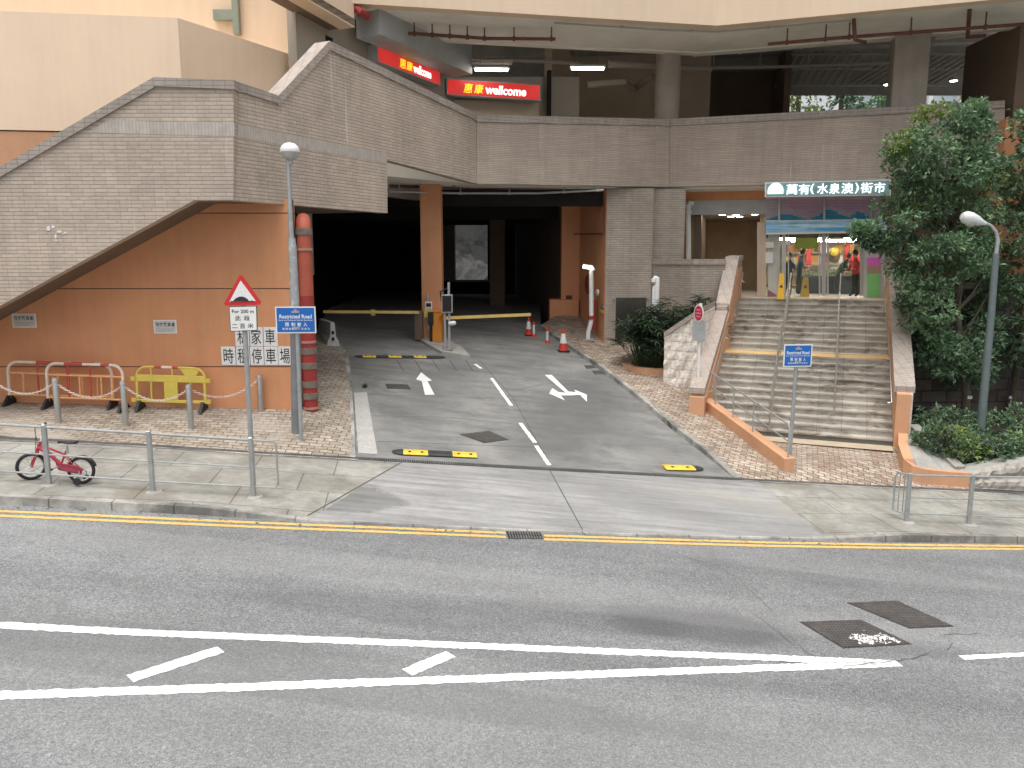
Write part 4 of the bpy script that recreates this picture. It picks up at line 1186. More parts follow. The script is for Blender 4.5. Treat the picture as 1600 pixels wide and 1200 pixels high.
# curved peach kerb and pale slab to the right of the stair
PK = thing('planter_kerb', 'peach planter kerb curving round a pale concrete slab beside the stair', 'planter', G(1415, 735))
path = KPATH
tops_z = (-4.42, -4.53, -4.67, -4.78, -4.86, -4.93, -4.99)
m = MB(); out_t, in_t, out_b = [], [], []
for i, p in enumerate(path):
    dd = path[min(i + 1, len(path) - 1)] - path[max(i - 1, 0)]; dd.z = 0; dd.normalize(); nn = Vector((-dd.y, dd.x, 0))
    zt_ = tops_z[i]
    out_b.append(p - Vector((0, 0, .3))); out_t.append(Vector((p.x, p.y, zt_))); in_t.append(Vector((p.x, p.y, zt_)) + nn * .22)
m.grid([out_b, out_t]); m.grid([out_t, in_t]); m.grid([in_t, [q - Vector((0, 0, .4)) for q in in_t]]); m.prism([out_b[-1], out_t[-1], in_t[-1], in_t[-1] - Vector((0, 0, .7))], (path[-1] - path[-2]).normalized() * .01)
m.build('kerb', MT['orange_pale'], PK)
inner = [p - Vector((0, 0, .05)) for p in in_t] + [atz(1470, 711, -4.80), atz(1436, 697, -4.56)]
m = MB(); cdt(inner, m); m.build('slab', MT['apron'] if False else MT['concrete'], PK)

# ------------------------------------------------------------------ signs and lamps
XF, UPV = Vector((1, 0, 0)), Vector((0, 0, 1))
def vec2(a): return Vector((math.cos(a), math.sin(a), 0))
MT['blue'] = M('blue_sign_face', (.015, .13, .44), .45, 0, .06, 3, 30, .02, .02)
MT['sign_red'] = M('red_sign_face', (.60, .03, .035), .45, 0, .06, 3)
MT['lamp_grey'] = M('flaking_grey_paint', (.36, .37, .38), .5, .2, .15, 3, 20, .12, .08, 0, .4, ((.62, .62, .60), 9, .54))
MT['lamp_dark'] = M('dark_grey_paint', (.22, .23, .24), .5, .2, .15, 3)

def blue_sign(px_c, py_c, base, wpx, hpx, yaw, label, ytop):
    g = G(*base); Y = g.y
    t = thing('road_sign', label, 'sign', g, 'blue restricted road signs')
    c = at(px_c, py_c, Y); c.y = Y - .07
    MB().tube([(g.x, g.y, g.z - .1), (c.x, g.y, at(px_c, ytop, Y).z)], .043, 12).build('pole', MT['galv'], t, True)
    s = (c.y / FPX) * 1.0; w, h = wpx * s, hpx * s
    X = Vector((math.cos(yaw), math.sin(yaw), .0)); N = X.cross(UPV)
    def P(a, b, o=0): return c + X * a + UPV * b + N * o
    def rect(w_, h_, o, th): return MB().prism([P(-w_ / 2, -h_ / 2, o), P(w_ / 2, -h_ / 2, o), P(w_ / 2, h_ / 2, o), P(-w_ / 2, h_ / 2, o)], -N * th)
    rect(w, h, 0, .015).build('plate', MT['white_sign'], t)
    rect(w - .05, h - .05, .004, .006).build('face', MT['blue'], t)
    text('lettering', 'Restricted Road', h * .15, P(0, h * .13), X, UPV, MT['white_ink'], t, .012, 0, w * .80, .002, .005)
    text('lettering', 'Entry and Parking of Vehicles Restricted', h * .066, P(0, -h * .015), X, UPV, MT['white_ink'], t, .004, 0, w * .84, .002, .005)
    for k, ch in enumerate('限制駛入'): text('lettering', ch, h * .15, P((-.215 + .15 * k) * w, -h * .17), X, UPV, MT['white_ink'], t, .01, 0, w * .095, .002, .005)
    for k, ch in enumerate('限制車輛駛入及停泊'): text('lettering', ch, h * .085, P((-.31 + .078 * k) * w, -h * .335), X, UPV, MT['white_ink'], t, .004, 0, w * .055, .002, .005)
    pts = [P(math.sin(k * math.pi / 6) * h * (.075 if k % 2 == 0 else .055), h * .335 + math.cos(k * math.pi / 6) * h * (.085 if k % 2 == 0 else .06), .008) for k in range(12)]
    MB().prism(pts, -N * .004).build('emblem', MT['emb'], t)
    for o in (h * .3, -h * .3): MB().box(c + Vector((0, .04, o)), (.16, .1, .04)).build('bracket', MT['galv'], t)
MT['emb'] = M('pink_emblem', (.62, .22, .36), .5)
blue_sign(463.5, 499.5, (471, 689), 62, 41.5, .05, 'blue restricted road sign on the steel pole in front of the red fire pipe', 481)
blue_sign(1245, 555, (1233, 728), 46, 35.5, .09, 'blue restricted road sign on the white pole in front of the stair', 537)

# hump warning sign
g = G(397, 774); Y = g.y
HS = thing('warning_sign', 'red and white triangular road hump sign with a white plate below', 'sign', g)
MB().tube([(g.x, g.y, g.z - .1), (at(380, 470, Y).x, Y, at(380, 470, Y).z)], .042, 12).build('pole', MT['galv'], HS, True)
MB().lathe(g + Vector((0, 0, -.02)), [(.16, 0), (.13, .026), (.05, .034), (0, .035)], 9).build('footing', MT['concrete'], HS)
def PX(x, y, o=0.0): p = at(x, y, Y); return Vector((p.x, Y - .06 - o, p.z))
def tri(pts, o, th, name, mat): MB().prism([PX(x, y, o) for x, y in pts], (0, th, 0)).build(name, MT[mat], HS)
tri([(352, 474), (355, 477.5), (407, 476), (410, 472), (380, 430), (376, 430)], 0, .015, 'plate', 'sign_red')
tri([(360.5, 471.5), (401.5, 470), (378, 438)], .006, .008, 'face', 'white_sign')
hp = [(362, 471), (362, 470)] + [(367 + 24 * i / 12, 469.8 - (6.5 + .6 * abs(math.sin(i * 1.57))) * math.sin(math.pi * i / 12) ** .7) for i in range(13)] + [(398, 469.3), (398, 470.3)]
tri(hp, .011, .006, 'hump_symbol', 'black_ink')
tri([(360, 478.5), (403, 477.5), (404, 516), (362, 517.5)], 0, .015, 'supplementary_plate', 'black_ink')
tri([(361, 479.5), (402, 478.5), (403, 515), (363, 516.5)], .006, .008, 'supplementary_face', 'white_sign')
sc = Y / FPX
def HT(body, x, y, hpx, wpx, bold=.01): text('lettering', body, hpx * sc, PX(x, y, .0065), XF, UPV, MT['black_ink'], HS, bold, 0, wpx * sc, .002)
HT('For 200 m', 381.5, 486, 5.5, 34, .015); HT('此', 374, 496.5, 8, 9); HT('段', 388, 496.5, 8, 9); HT('二', 369, 509, 6, 9); HT('百', 381, 509, 7.5, 8); HT('米', 393.5, 508.5, 7.5, 9)

# round stop sign by the low wall, turned aside
g = G(1089, 637); Y = g.y
RS = thing('round_sign', 'round red sign over a blank grey plate on a white pole beside the rock wall', 'sign', g)
MB().tube([(g.x, g.y, g.z - .1), (at(1095, 474, Y).x, Y, at(1095, 474, Y).z)], .045, 10).build('pole', MT['white_plastic'], RS, True)
c = at(1091, 489, Y) + Vector((0, -.08, 0)); ax = Vector((.86, -.52, 0)).normalized() * 1.0; ax = Vector((-.95, -.31, 0)).normalized()
MB().lathe(c, [(.0, .0), (.24, .0), (.24, .012), (0, .012)], 28, 0, ax).build('plate', MT['white_sign'], RS)
MB().lathe(c + ax * .013, [(.0, .0), (.20, .0), (.20, .006), (0, .006)], 28, 0, ax).build('face', MT['sign_red'], RS)
XA = Vector((.31, -.95, 0)).normalized()
for k, (zz, w) in enumerate(((.09, .22), (.0, .29), (-.09, .22))):
    MB().prism([c + ax * .022 + XA * a + UPV * b for a, b in ((-w / 2, zz - .022), (w / 2, zz - .022), (w / 2, zz + .022), (-w / 2, zz + .022))], -ax * .004).build('white_bar', MT['emb'], RS)
c2 = at(1091, 516.5, Y) + Vector((0, -.09, 0)); XB = Vector((.97, -.24, 0)); NB = XB.cross(UPV)
MB().prism([c2 + XB * a + UPV * b for a, b in ((-.17, -.28), (.17, -.28), (.17, .28), (-.17, .28))], -NB * .015).build('blank_plate', MT['galv'], RS)

# lamp with a globe by the wall
g = G(463.5, 676); Y = g.y
L1 = thing('street_lamp', 'tall flaking grey street lamp with a white-capped globe in front of the tiled stair', 'street lamp', g)
def PL(x, y): p = at(x, y, Y); return Vector((p.x, Y, p.z))
MB().tube([Vector((g.x, Y, g.z - .1)), PL(461.5, 482)], .115, 14).build('base', MT['lamp_dark'], L1, True)
MB().tube([PL(461.3, 490), PL(457, 385), PL(455.5, 372)], [.10, .085, .075], 14).build('pole', MT['lamp_grey'], L1, True)
MB().tube([PL(455.5, 373), PL(450, 248)], [.058, .042], 12).build('pole', MT['galv'], L1, True)
gc_ = PL(453, 238)
MB().lathe(gc_, [(.195, 0), (.20, .03), (.195, .06), (.17, .12), (.11, .175), (0, .20)], 24).build('globe_cap', MT['white_plastic'], L1, True)
def m_bowl():
    t = NT('clouded_lamp_bowl'); c = t.vary((.42, .42, .40), t.coord(), 6, .15)
    return t.fin(c, .15, 0, .6)
MT['bowl'] = m_bowl()
MB().lathe(gc_, [(0, -.17), (.06, -.165), (.13, -.12), (.18, -.05), (.19, 0)], 24).build('globe_bowl', MT['bowl'], L1, True)
MB().lathe(gc_, [(.05, -.24), (.05, -.16)], 12).build('globe_neck', MT['galv'], L1, True)

# lamp with a swan-neck head by the trees
g = G(1530, 700); Y = g.y
L2 = thing('street_lamp', 'grey street lamp with a drooping oval head among the trees', 'street lamp', g)
MB().tube([Vector((g.x, Y, g.z - .2)), PL(1535, 640), PL(1549, 490), PL(1556, 396)], [.105, .10, .085, .08], 14).build('pole', MT['lamp_mid'] if 'lamp_mid' in MT else MT['greengrey2'] if 'greengrey2' in MT else M('bluish_grey_paint', (.15, .19, .19), .5, .3, .12, 3), L2, True)
arm = [PL(1556, 398), PL(1559, 375), PL(1556, 362), PL(1549, 353), PL(1538, 347)]
MB().tube(arm, [.055, .05, .04, .035, .035], 10).build('arm', MT['galv'], L2, True)
h0, h1 = PL(1541, 350), PL(1502, 337); ax = (h1 - h0); Lh = ax.length; ax.normalize()
prof_ = [(.035, 0), (.07, Lh * .15), (.13, Lh * .38), (.165, Lh * .65), (.15, Lh * .85), (.09, Lh * .97), (.001, Lh)]
MB().lathe(h0, prof_, 18, 0, ax).build('lamp_head', MT['light_metal'], L2, True)
MB().lathe(h0 + ax * Lh * .62 + Vector((0, 0, -.10)), [(0, -.10), (.08, -.085), (.13, -.04), (.145, .02)], 18, 0, (ax.x * -.3, 0, 1)).build('lamp_bowl', MT['bowl'], L2, True)

# notices and lettering tiles on the orange wall
def wall_plate(x0, y0, x1, y1, name, mat, par, th=.012, off=.0):
    a, b = at(x0, y1, WY - off), at(x1, y0, WY - off)
    return MB().prism([(a.x, WY - off, a.z), (b.x, WY - off, a.z), (b.x, WY - off, b.z), (a.x, WY - off, b.z)], (0, th, 0)).build(name, MT[mat], par)
MT['notice'] = M('weathered_notice', (.56, .54, .50), .6, 0, .12, 6)
for (x0, y0, x1, y1), lab in (((20, 490, 55, 512), 'small white notice on the orange wall above the red and white barriers'), ((241, 500, 275, 521), 'small white notice on the orange wall above the yellow barrier')):
    t = thing('wall_notice', lab, 'notice', at((x0 + x1) / 2, y1, WY), 'notices on the orange wall')
    wall_plate(x0, y0, x1, y1, 'frame', 'white_sign', t, .016, .016)
    wall_plate(x0 + 1.6, y0 + 1.4, x1 - 1.6, y1 - 1.6, 'face', 'notice', t, .006, .02)
    s_ = WY / FPX
    for k, ch in enumerate('顧客落貨處'):
        p = at(x0 + 5.2 + k * 6.2, y0 + 7, WY); text('lettering', ch, 6.0 * s_, (p.x, WY - .021, p.z), XF, UPV, MT['black_ink'], t, .012, 0, 5.2 * s_, .002)
    for k in range(2):
        p = at((x0 + x1) / 2, y0 + 14 + k * 3.2, WY); MB().box((p.x, WY - .022, p.z), ((26 - k * 8) * s_, .003, .012)).build('small_print', MT['grey_wall'], t)
TS = thing('parking_sign', 'two rows of white lettering tiles reading private car hourly car park on the orange wall', 'sign', at(402, 570, WY))
s_ = WY / FPX
for row, (chs, x0, y0, y1, wd) in enumerate((('私家車', 368, 511, 541, 21.7), ('時租停車場', 346.5, 541.5, 570.5, 22))):
    for k, ch in enumerate(chs):
        xa = x0 + k * wd
        tl_ = wall_plate(xa + .3, y0, xa + wd - .3, y1 - .3, 'tile', 'white_sign', TS, .014, .014)
        p = at(xa + wd / 2, (y0 + y1) / 2, WY)
        text('lettering', ch, 24 * s_, (p.x, WY - .0145, p.z), XF, UPV, MT['black_ink'], tl_, .004, 0, 15.5 * s_, .003)

# red signs over the shops on the deck
def m_lit(name, col, e):
    t = NT(name); c = t.vary(col, t.coord(), 1.2, .10); t.put(t.b.inputs['Emission Color'], c); t.b.inputs['Emission Strength'].default_value = e
    return t.fin(c, .4)
MT['lit_red'] = m_lit('backlit_red_sign', (.60, .03, .026), .5)
MT['lit_yellow'] = m_lit('backlit_yellow_lettering', (1, .66, .01), .85)
MT['lit_white'] = m_lit('backlit_white_letters', (1, .98, .95), .9)
def shop_sign(pa, pb, y_t, y_b, a, b, off, tx, lab):
    (xa, xb) = (pa, pb); n = nrm(a, b)
    t = thing('shop_sign', lab, 'sign', onv((xa + xb) / 2, y_b[1], a, b, off), 'red shop signs on the upper deck')
    z1 = (onv(xa, y_t[0], a, b, off).z + onv(xb, y_t[1], a, b, off).z) / 2; z0 = (onv(xa, y_b[0], a, b, off).z + onv(xb, y_b[1], a, b, off).z) / 2
    p, q = onv(xa, 100, a, b, off), onv(xb, 100, a, b, off)
    def Q(v, z, o=0.0): return Vector((v.x, v.y, z)) + n * o
    MB().prism([Q(p, z0), Q(q, z0), Q(q, z1), Q(p, z1)], -n * .35).build('box', MT['metal_grey'], t)
    e = (q - p).normalized() * .05; e.z = 0
    MB().prism([Q(p + e, z0 + .04, .004), Q(q - e, z0 + .04, .004), Q(q - e, z1 - .04, .004), Q(p + e, z1 - .04, .004)], -n * .01).build('face', MT['lit_red'], t)
    X = (q - p); X.z = 0; L = X.length; X.normalize(); H = z1 - z0
    for body, f0, f1, hh, mt, bold, sh in tx:
        c = Q(p + X * (L * (f0 + f1) / 2), (z0 + z1) / 2 - H * .02, .006)
        text('lettering', body, H * hh, c, X, UPV, MT[mt], t, bold, sh, L * (f1 - f0), .006)
TX = (('惠', .175, .275, .56, 'lit_yellow', .012, .18), ('康', .285, .385, .56, 'lit_yellow', .012, .18), ('wellcome', .405, .84, .55, 'lit_white', .03, .12))
shop_sign(697, 845, (123, 131), (149, 157), S2a, S2b, .25, TX, 'long lit red shop sign facing the road on the upper deck')
TX2 = (('惠', .32, .42, .56, 'lit_yellow', .012, .1), ('康', .425, .525, .56, 'lit_yellow', .012, .1), ('wellcome', .535, .83, .55, 'lit_white', .03, .08))
SG1a, SG1b = (at(590, 80, 27.2).x, 27.2), (at(690, 120, 30.6).x, 30.6)
shop_sign(590, 688, (66, 113), (93, 138), GA, GB, .36, TX2, 'lit red shop sign seen at a slant above the stair parapet')

# ------------------------------------------------------------------ lights and services on the deck
for x, y, Y, L, lab in ((768, 110, 29.2, 1.15, 'lit tube lamp above the long red shop sign'), (918, 108, 29.5, 1.15, 'lit tube lamp hung left of the round deck column'), (768, 100, 30.5, 1.5, 'unlit tube lamp behind the one above the long red shop sign')):
    p = at(x, y, Y); lit = 'unlit' not in lab
    t = thing('tube_lamp', lab, 'lamp', p, 'tube lamps on the upper deck')
    MB().beam(p + Vector((-L / 2 - .05, 0, .10)), p + Vector((L / 2 + .05, -.04, .08)), .22, .07).build('housing', MT['white_plastic' if lit else 'beige_wall'], t)
    MB().tube([p + Vector((-L / 2, 0, .02)), p + Vector((L / 2, -.04, .0))], .045, 8).build('tube', MT['tube' if lit else 'white_plastic'], t)
    for k in (-.4, .4): MB().tube([p + Vector((k, 0, .12)), p + Vector((k, 0, 1.2))], .012, 6).build('hanger', MT['dark'], t)
def pipe_run(name, lab, pts, r, mat, grp=None, hang=None, ztop=None):
    t = thing(name, lab, 'pipe', pts[0], grp)
    MB().tube(pts, r, 8).build('pipe', MT[mat], t, True)
    if hang:
        for f in hang:
            m = MB(); k = f * (len(pts) - 1); i = min(int(k), len(pts) - 2); p = Vector(pts[i]).lerp(Vector(pts[i + 1]), k - i)
            m.tube([p, (p.x, p.y, ztop)], r * .45, 6); m.lathe(p, [(r * 1.5, -.04), (r * 1.5, .04)], 10, 0, (Vector(pts[i + 1]) - Vector(pts[i])).normalized())
            m.build('hanger', MT[mat], t)
def az(x, y, dz): return atz(x, y, ZC - dz)
PG = 'pipes under the deck ceiling'
pipe_run('ceiling_pipe', 'rusty red sprinkler pipe under the grey soffit above the red shop signs', [az(638, 52, .32), az(700, 56, .32), az(760, 60, .32), az(868, 61, .35)], .05, 'pipe_brown', PG, (.05, .2, .35, .5, .65, .8, .98), ZC)
pipe_run('ceiling_pipe', 'brown sprinkler pipe under the soffit left of the square deck column', [az(1200, 69, .42), az(1300, 60, .42), az(1404, 52, .42), az(1600, 38, .42)], .05, 'pipe_brown', PG, (.1, .3, .42, .7, .9), ZC)
pipe_run('ceiling_pipe', 'thin grey conduit along the soffit edge over the round deck column', [az(866, 36, .06), az(1040, 47, .06), az(1120, 50, .06), az(1330, 32, .06)], .025, 'grey_wall', PG, (.2, .5, .8), ZC)
pipe_run('ceiling_pipe', 'brown drop pipe cluster hanging beneath the soffit right of the square deck column', [az(1515, 15, .0), az(1512, 58, .5), az(1540, 56, .5)], .06, 'pipe_brown', PG)
pipe_run('ceiling_pipe', 'brown drop pipe hanging beneath the soffit left of the square deck column', [az(1334, 30, .0), az(1336, 62, .6), az(1352, 66, .6)], .06, 'pipe_brown', PG)
p = at(1030, 100, 31.5)
pipe_run('air_duct', 'long grey air duct under the dark deck ceiling left of the round column', [at(918, 132, 32), at(975, 128, 32), at(990, 140, 34), at(1020, 118, 33)], .14, 'grey_wall')
pipe_run('air_duct', 'flat grey duct crossing the dark deck ceiling behind the round column', [at(950, 100, 31), at(1035, 103, 31), at(1110, 108, 32)], .13, 'grey_wall')
pipe_run('fire_pipe_bend', 'red and white pipe bend fixed on the grey duct above the stair parapet', [at(548, 18, 23.6), at(556, 12, 23.6), at(562, 18, 23.5), at(575, 26, 23.8)], .11, 'redpipe')
pipe_run('ceiling_pipe', 'grey cable tray crossing the dark ceiling above the long red shop sign', [at(700, 92, 30), at(850, 96, 31.5), at(905, 99, 32)], .07, 'grey_wall', PG)
pipe_run('ceiling_pipe', 'pale conduit under the deck ceiling between the round and square columns', [at(1085, 86, 30), at(1180, 80, 30.5), at(1290, 70, 31), at(1400, 62, 31)], .05, 'soffit_edge', PG, (.0, .25, .55, .8), zv)
pipe_run('ceiling_pipe', 'dark conduit low under the deck ceiling between the round and square columns', [at(1085, 106, 32), at(1230, 104, 33), at(1395, 98, 33)], .06, 'grey_wall', PG, (.1, .35, .6, .9), zv)
pipe_run('ceiling_pipe', 'pale conduit under the deck ceiling right of the square column', [at(1462, 60, 30), at(1600, 45, 30)], .06, 'soffit_edge', PG, (.1, .5), zv)
for x, y, Y, lab in ((1387, 133, 36.5, 'small round downlight lit left of the square column'), (1490, 127, 36.5, 'small round downlight lit right of the square column')):
    p = at(x, y, Y); t = thing('round_lamp', lab, 'lamp', p, 'round downlights on the deck'); MB().lathe(p, [(0, 0), (.15, 0), (.15, .02)], 14).build('lens', MT['tube'], t); MB().lathe(p, [(.16, .021), (.18, .03), (.14, .16), (0, .18)], 14).build('housing', MT['grey_wall'], t)
# horizontal pipes at the head of the car park opening
EG = 'pipes at the head of the car park entrance'
zl_ = ZS - .12
pipe_run('ceiling_pipe', 'thin grey pipe across the head of the car park entrance', [at(607, 299, 25.5), at(713, 302, 27.2), at(840, 302, 27.6), at(943, 297, 27.4)], .035, 'galv', EG, (.05, .35, .55, .8, .97), ZS + .1)
pipe_run('ceiling_pipe', 'rusty pipe slanting under the tiled stair corner at the car park entrance', [at(614, 268, 24.6), at(660, 279, 25.8), at(720, 288, 27.2)], .07, 'pipe_brown', EG, (.1, .5, .9), ZS + .2)
pipe_run('ceiling_pipe', 'dark brown pipe along the ceiling behind the car park entrance edge', [at(605, 290, 26.5), at(740, 293, 27.9), at(945, 291, 28)], .06, 'pipe_brown', EG)
m = MB()
t = thing('conduit_drop', 'thin grey conduit dropping on the orange reveal of the car park entrance', 'pipe', at(943, 297, 27))
MB().tube([onv(943, 300, sa, sb, .05), onv(943, 365, sa, sb, .05), onv(878, 366, sa, sb, .3)], .025, 6).build('pipe', MT['pipe_brown'], t, True)

# ------------------------------------------------------------------ red fire pipe by the wall corner
g = G(487, 640); Y = g.y
FP = thing('fire_pipe', 'thick red fire pipe with grey bands standing at the corner of the orange wall', 'pipe', g)
def PY(x, y): p = at(x, y, Y); return Vector((p.x, Y, p.z))
b_, t_ = PY(486, 640), PY(486, 350)
rad = 11.5 * Y / FPX
MT['band'] = M('tape_grey_band', (.19, .155, .125), .8, 0, .25, 6); MT['flange'] = M('pinkish_flange', (.40, .22, .18), .7, 0, .2, 6)
MB().tube([Vector((b_.x, Y, b_.z - .05)), Vector((b_.x, Y, PY(486, 462).z))], rad, 18).build('lower_pipe', MT['redpipe'], FP, True)
MT['redpipe_faded'] = M('faded_red_paint', (.42, .10, .06), .55, 0, .12, 2)
tz_ = PY(486, 348).z
MB().tube([Vector((b_.x, Y, PY(486, 462).z))] + [Vector((b_.x, Y, tz_ - .25))] + [Vector((b_.x - .27 * (.32 - .32 * math.cos(k * math.pi / 8)), Y + .32 - .32 * math.cos(k * math.pi / 8), tz_ - .25 + .32 * math.sin(k * math.pi / 8))) for k in range(1, 5)] + [Vector((b_.x - .15, Y + .55, tz_ + .07))], rad * .97, 18).build('upper_pipe', MT['redpipe_faded'], FP, True)
for y in (362, 548, 571, 600, 618):
    m = MB(); z0_ = PY(486, y).z; m.lathe((b_.x, Y, z0_), [(rad * 1.0, -.075), (rad * 1.10, -.07), (rad * 1.10, .07), (rad * 1.0, .075)], 18)
    m.build('band', MT['band'], FP, True)
for y in (390, 534, 637): MB().lathe((b_.x, Y, PY(486, y).z), [(rad, -.03), (rad * 1.1, -.025), (rad * 1.1, .025), (rad, .03)], 18).build('flange', MT['flange'], FP, True)
x2 = PY(468.5, 640).x
SPT = thing('fire_pipe', 'thin red pipe with a black capped top beside the thick red fire pipe', 'pipe', (x2, Y - .12, b_.z))
MB().tube([(x2, Y - .12, b_.z - .05), (x2, Y - .12, PY(468, 455).z)], .075, 12).build('pipe', MT['redpipe'], SPT, True)
MB().lathe((x2, Y - .12, PY(468, 455).z), [(.09, -.06), (.10, .0), (.10, .18), (.05, .24), (0, .25)], 12).build('cap', MT['black'], SPT, True)
m = MB(); [m.lathe((x2, Y - .12, PY(468, y).z), [(.075, -.03), (.09, -.02), (.09, .02), (.075, .03)], 12) for y in (630, 615)]; m.build('band', MT['concrete'], SPT, True)

# ------------------------------------------------------------------ pedestrian railings
def railing(label, posts, tops, ends=None):
    t = thing('pedestrian_railing', label, 'railing', G(*posts[0]), 'steel pedestrian railings along the kerb')
    gs = [G(*p) for p in posts]; hs_ = [at(p[0], y, g_.y).z - g_.z for p, y, g_ in zip(posts, tops, gs)]
    for g_, h_ in zip(gs, hs_):
        m = MB(); m.box((g_.x, g_.y, g_.z + h_ / 2 - .05), (.075, .075, h_ + .1), .1, 0, .012); m.build('post', MT['galv'], t); MB().lathe(g_ + Vector((0, 0, -.02)), [(.17, 0), (.15, .026), (.06, .032), (0, .033)], 9).build('footing', MT['concrete'], t)
    for a, b, ha, hb in zip(gs, gs[1:], hs_, hs_[1:]):
        for fr, r in ((.955, .021), (.50, .014), (.17, .016)):
            MB().tube([a + Vector((0, 0, ha * fr)), b + Vector((0, 0, hb * fr))], r, 8).build('rail', MT['galv'], t, True)
    return t, gs, hs_
t, gs, hs_ = railing('steel pedestrian railing on the pavement in front of the orange wall', [(-100, 745), (77, 757), (239, 768), (396, 776)], [652, 663, 673, 683])
# rounded end hoop
a = gs[3]; dd = (gs[3] - gs[2]); dd.normalize(); h_ = hs_[3]
e = dd * .37
pts = [a + Vector((0, 0, h_ * .955)), a + e + Vector((0, 0, h_ * .955)), a + e + dd * .05 + Vector((0, 0, h_ * .9)), a + e + dd * .05 + Vector((0, 0, h_ * .22)), a + e + Vector((0, 0, h_ * .17)), a + Vector((0, 0, h_ * .17))]
MB().tube(pts, .016, 8).build('end_hoop', MT['galv'], t, True)
MB().tube([a + Vector((0, 0, h_ * .5)), a + e + dd * .05 + Vector((0, 0, h_ * .5))], .012, 8).build('end_hoop', MT['galv'], t, True)
t, gs, hs_ = railing('steel pedestrian railing on the pavement below the trees', [(1416, 815), (1513, 819), (1640, 824), (1760, 829)], [739, 741, 743, 745])
a = gs[0]; h_ = hs_[0]; bk = G(1394, 807); e = bk - a; e.z = 0
pts = [a + Vector((0, 0, h_ * .955)), a + e * .8 + Vector((0, 0, h_ * .95)), a + e * 1.0 + Vector((0, 0, h_ * .85)), a + e * 1.0 + Vector((0, 0, h_ * .15)), a + Vector((0, 0, h_ * .15))]
MB().tube(pts, .02, 8).build('end_hoop', MT['galv'], t, True)
for f in (.33, .66): MB().tube([a + e * f + Vector((0, 0, h_ * .15)), a + e * f + Vector((0, 0, h_ * .95))], .012, 8).build('end_bar', MT['galv'], t, True)

# ------------------------------------------------------------------ bollards and chains on the terrace
bp = [(-12, 653), (92, 661), (197, 665), (299, 670), (408, 643)]
lb = ['steel bollard at the left end of the chained row, by the red and white barriers', 'steel bollard in front of the overlapping red and white barriers', 'steel bollard between the red and white barriers and the yellow barrier', 'steel bollard in front of the yellow barrier', 'steel bollard set back near the wall beside the hump sign']
BH = .98
g0 = G(*bp[0]); bol = None; tops = []
for p, l_ in zip(bp, lb):
    g = G(*p); h = .98 if p[0] != 408 else .86
    t = thing('bollard', l_, 'bollard', g, 'steel bollards on the brick terrace')
    MB().lathe(g, [(.063, -.1), (.063, h - .03), (.055, h - .008), (.02, h), (0, h)], 16).build('post', MT['steel'], t, True)
    m = MB(); m.lathe(g + Vector((0, 0, h * .93)), [(.067, -.012), (.072, 0), (.067, .012)], 16); m.build('collar', MT['galv'], t, True)
    tops.append(g + Vector((0, 0, h * .90)))
MT['chain'] = M('white_plastic_chain', (.66, .56, .50), .5, 0, .15, 6)
lc = ['pale chain hanging at the left edge below the red and white barrier', 'pale chain hanging in front of the overlapping red and white barriers', 'pale chain hanging in front of the yellow barrier', 'pale chain hanging behind the hump sign pole']
for a, b, l_ in zip(tops, tops[1:], lc):
    m = MB(); N = 34; sag = .30
    pts = [a.lerp(b, i / N) - Vector((0, 0, sag * 4 * (i / N) * (1 - i / N))) for i in range(N + 1)]
    for i in range(N):
        p, q = pts[i], pts[i + 1]; c = (p + q) / 2; d = (q - p); L = d.length * .62; d.normalize()
        s_ = d.cross(UPV).normalized(); u_ = s_ if i % 2 else s_.cross(d)
        m.tube([c + d * (L * math.cos(k * math.pi / 4)) + u_ * (.022 * math.sin(k * math.pi / 4)) for k in range(8)], .008, 5, True)
    tag(m.build('chain', MT['chain'], None, True), l_, 'chain', 'chains between the bollards')

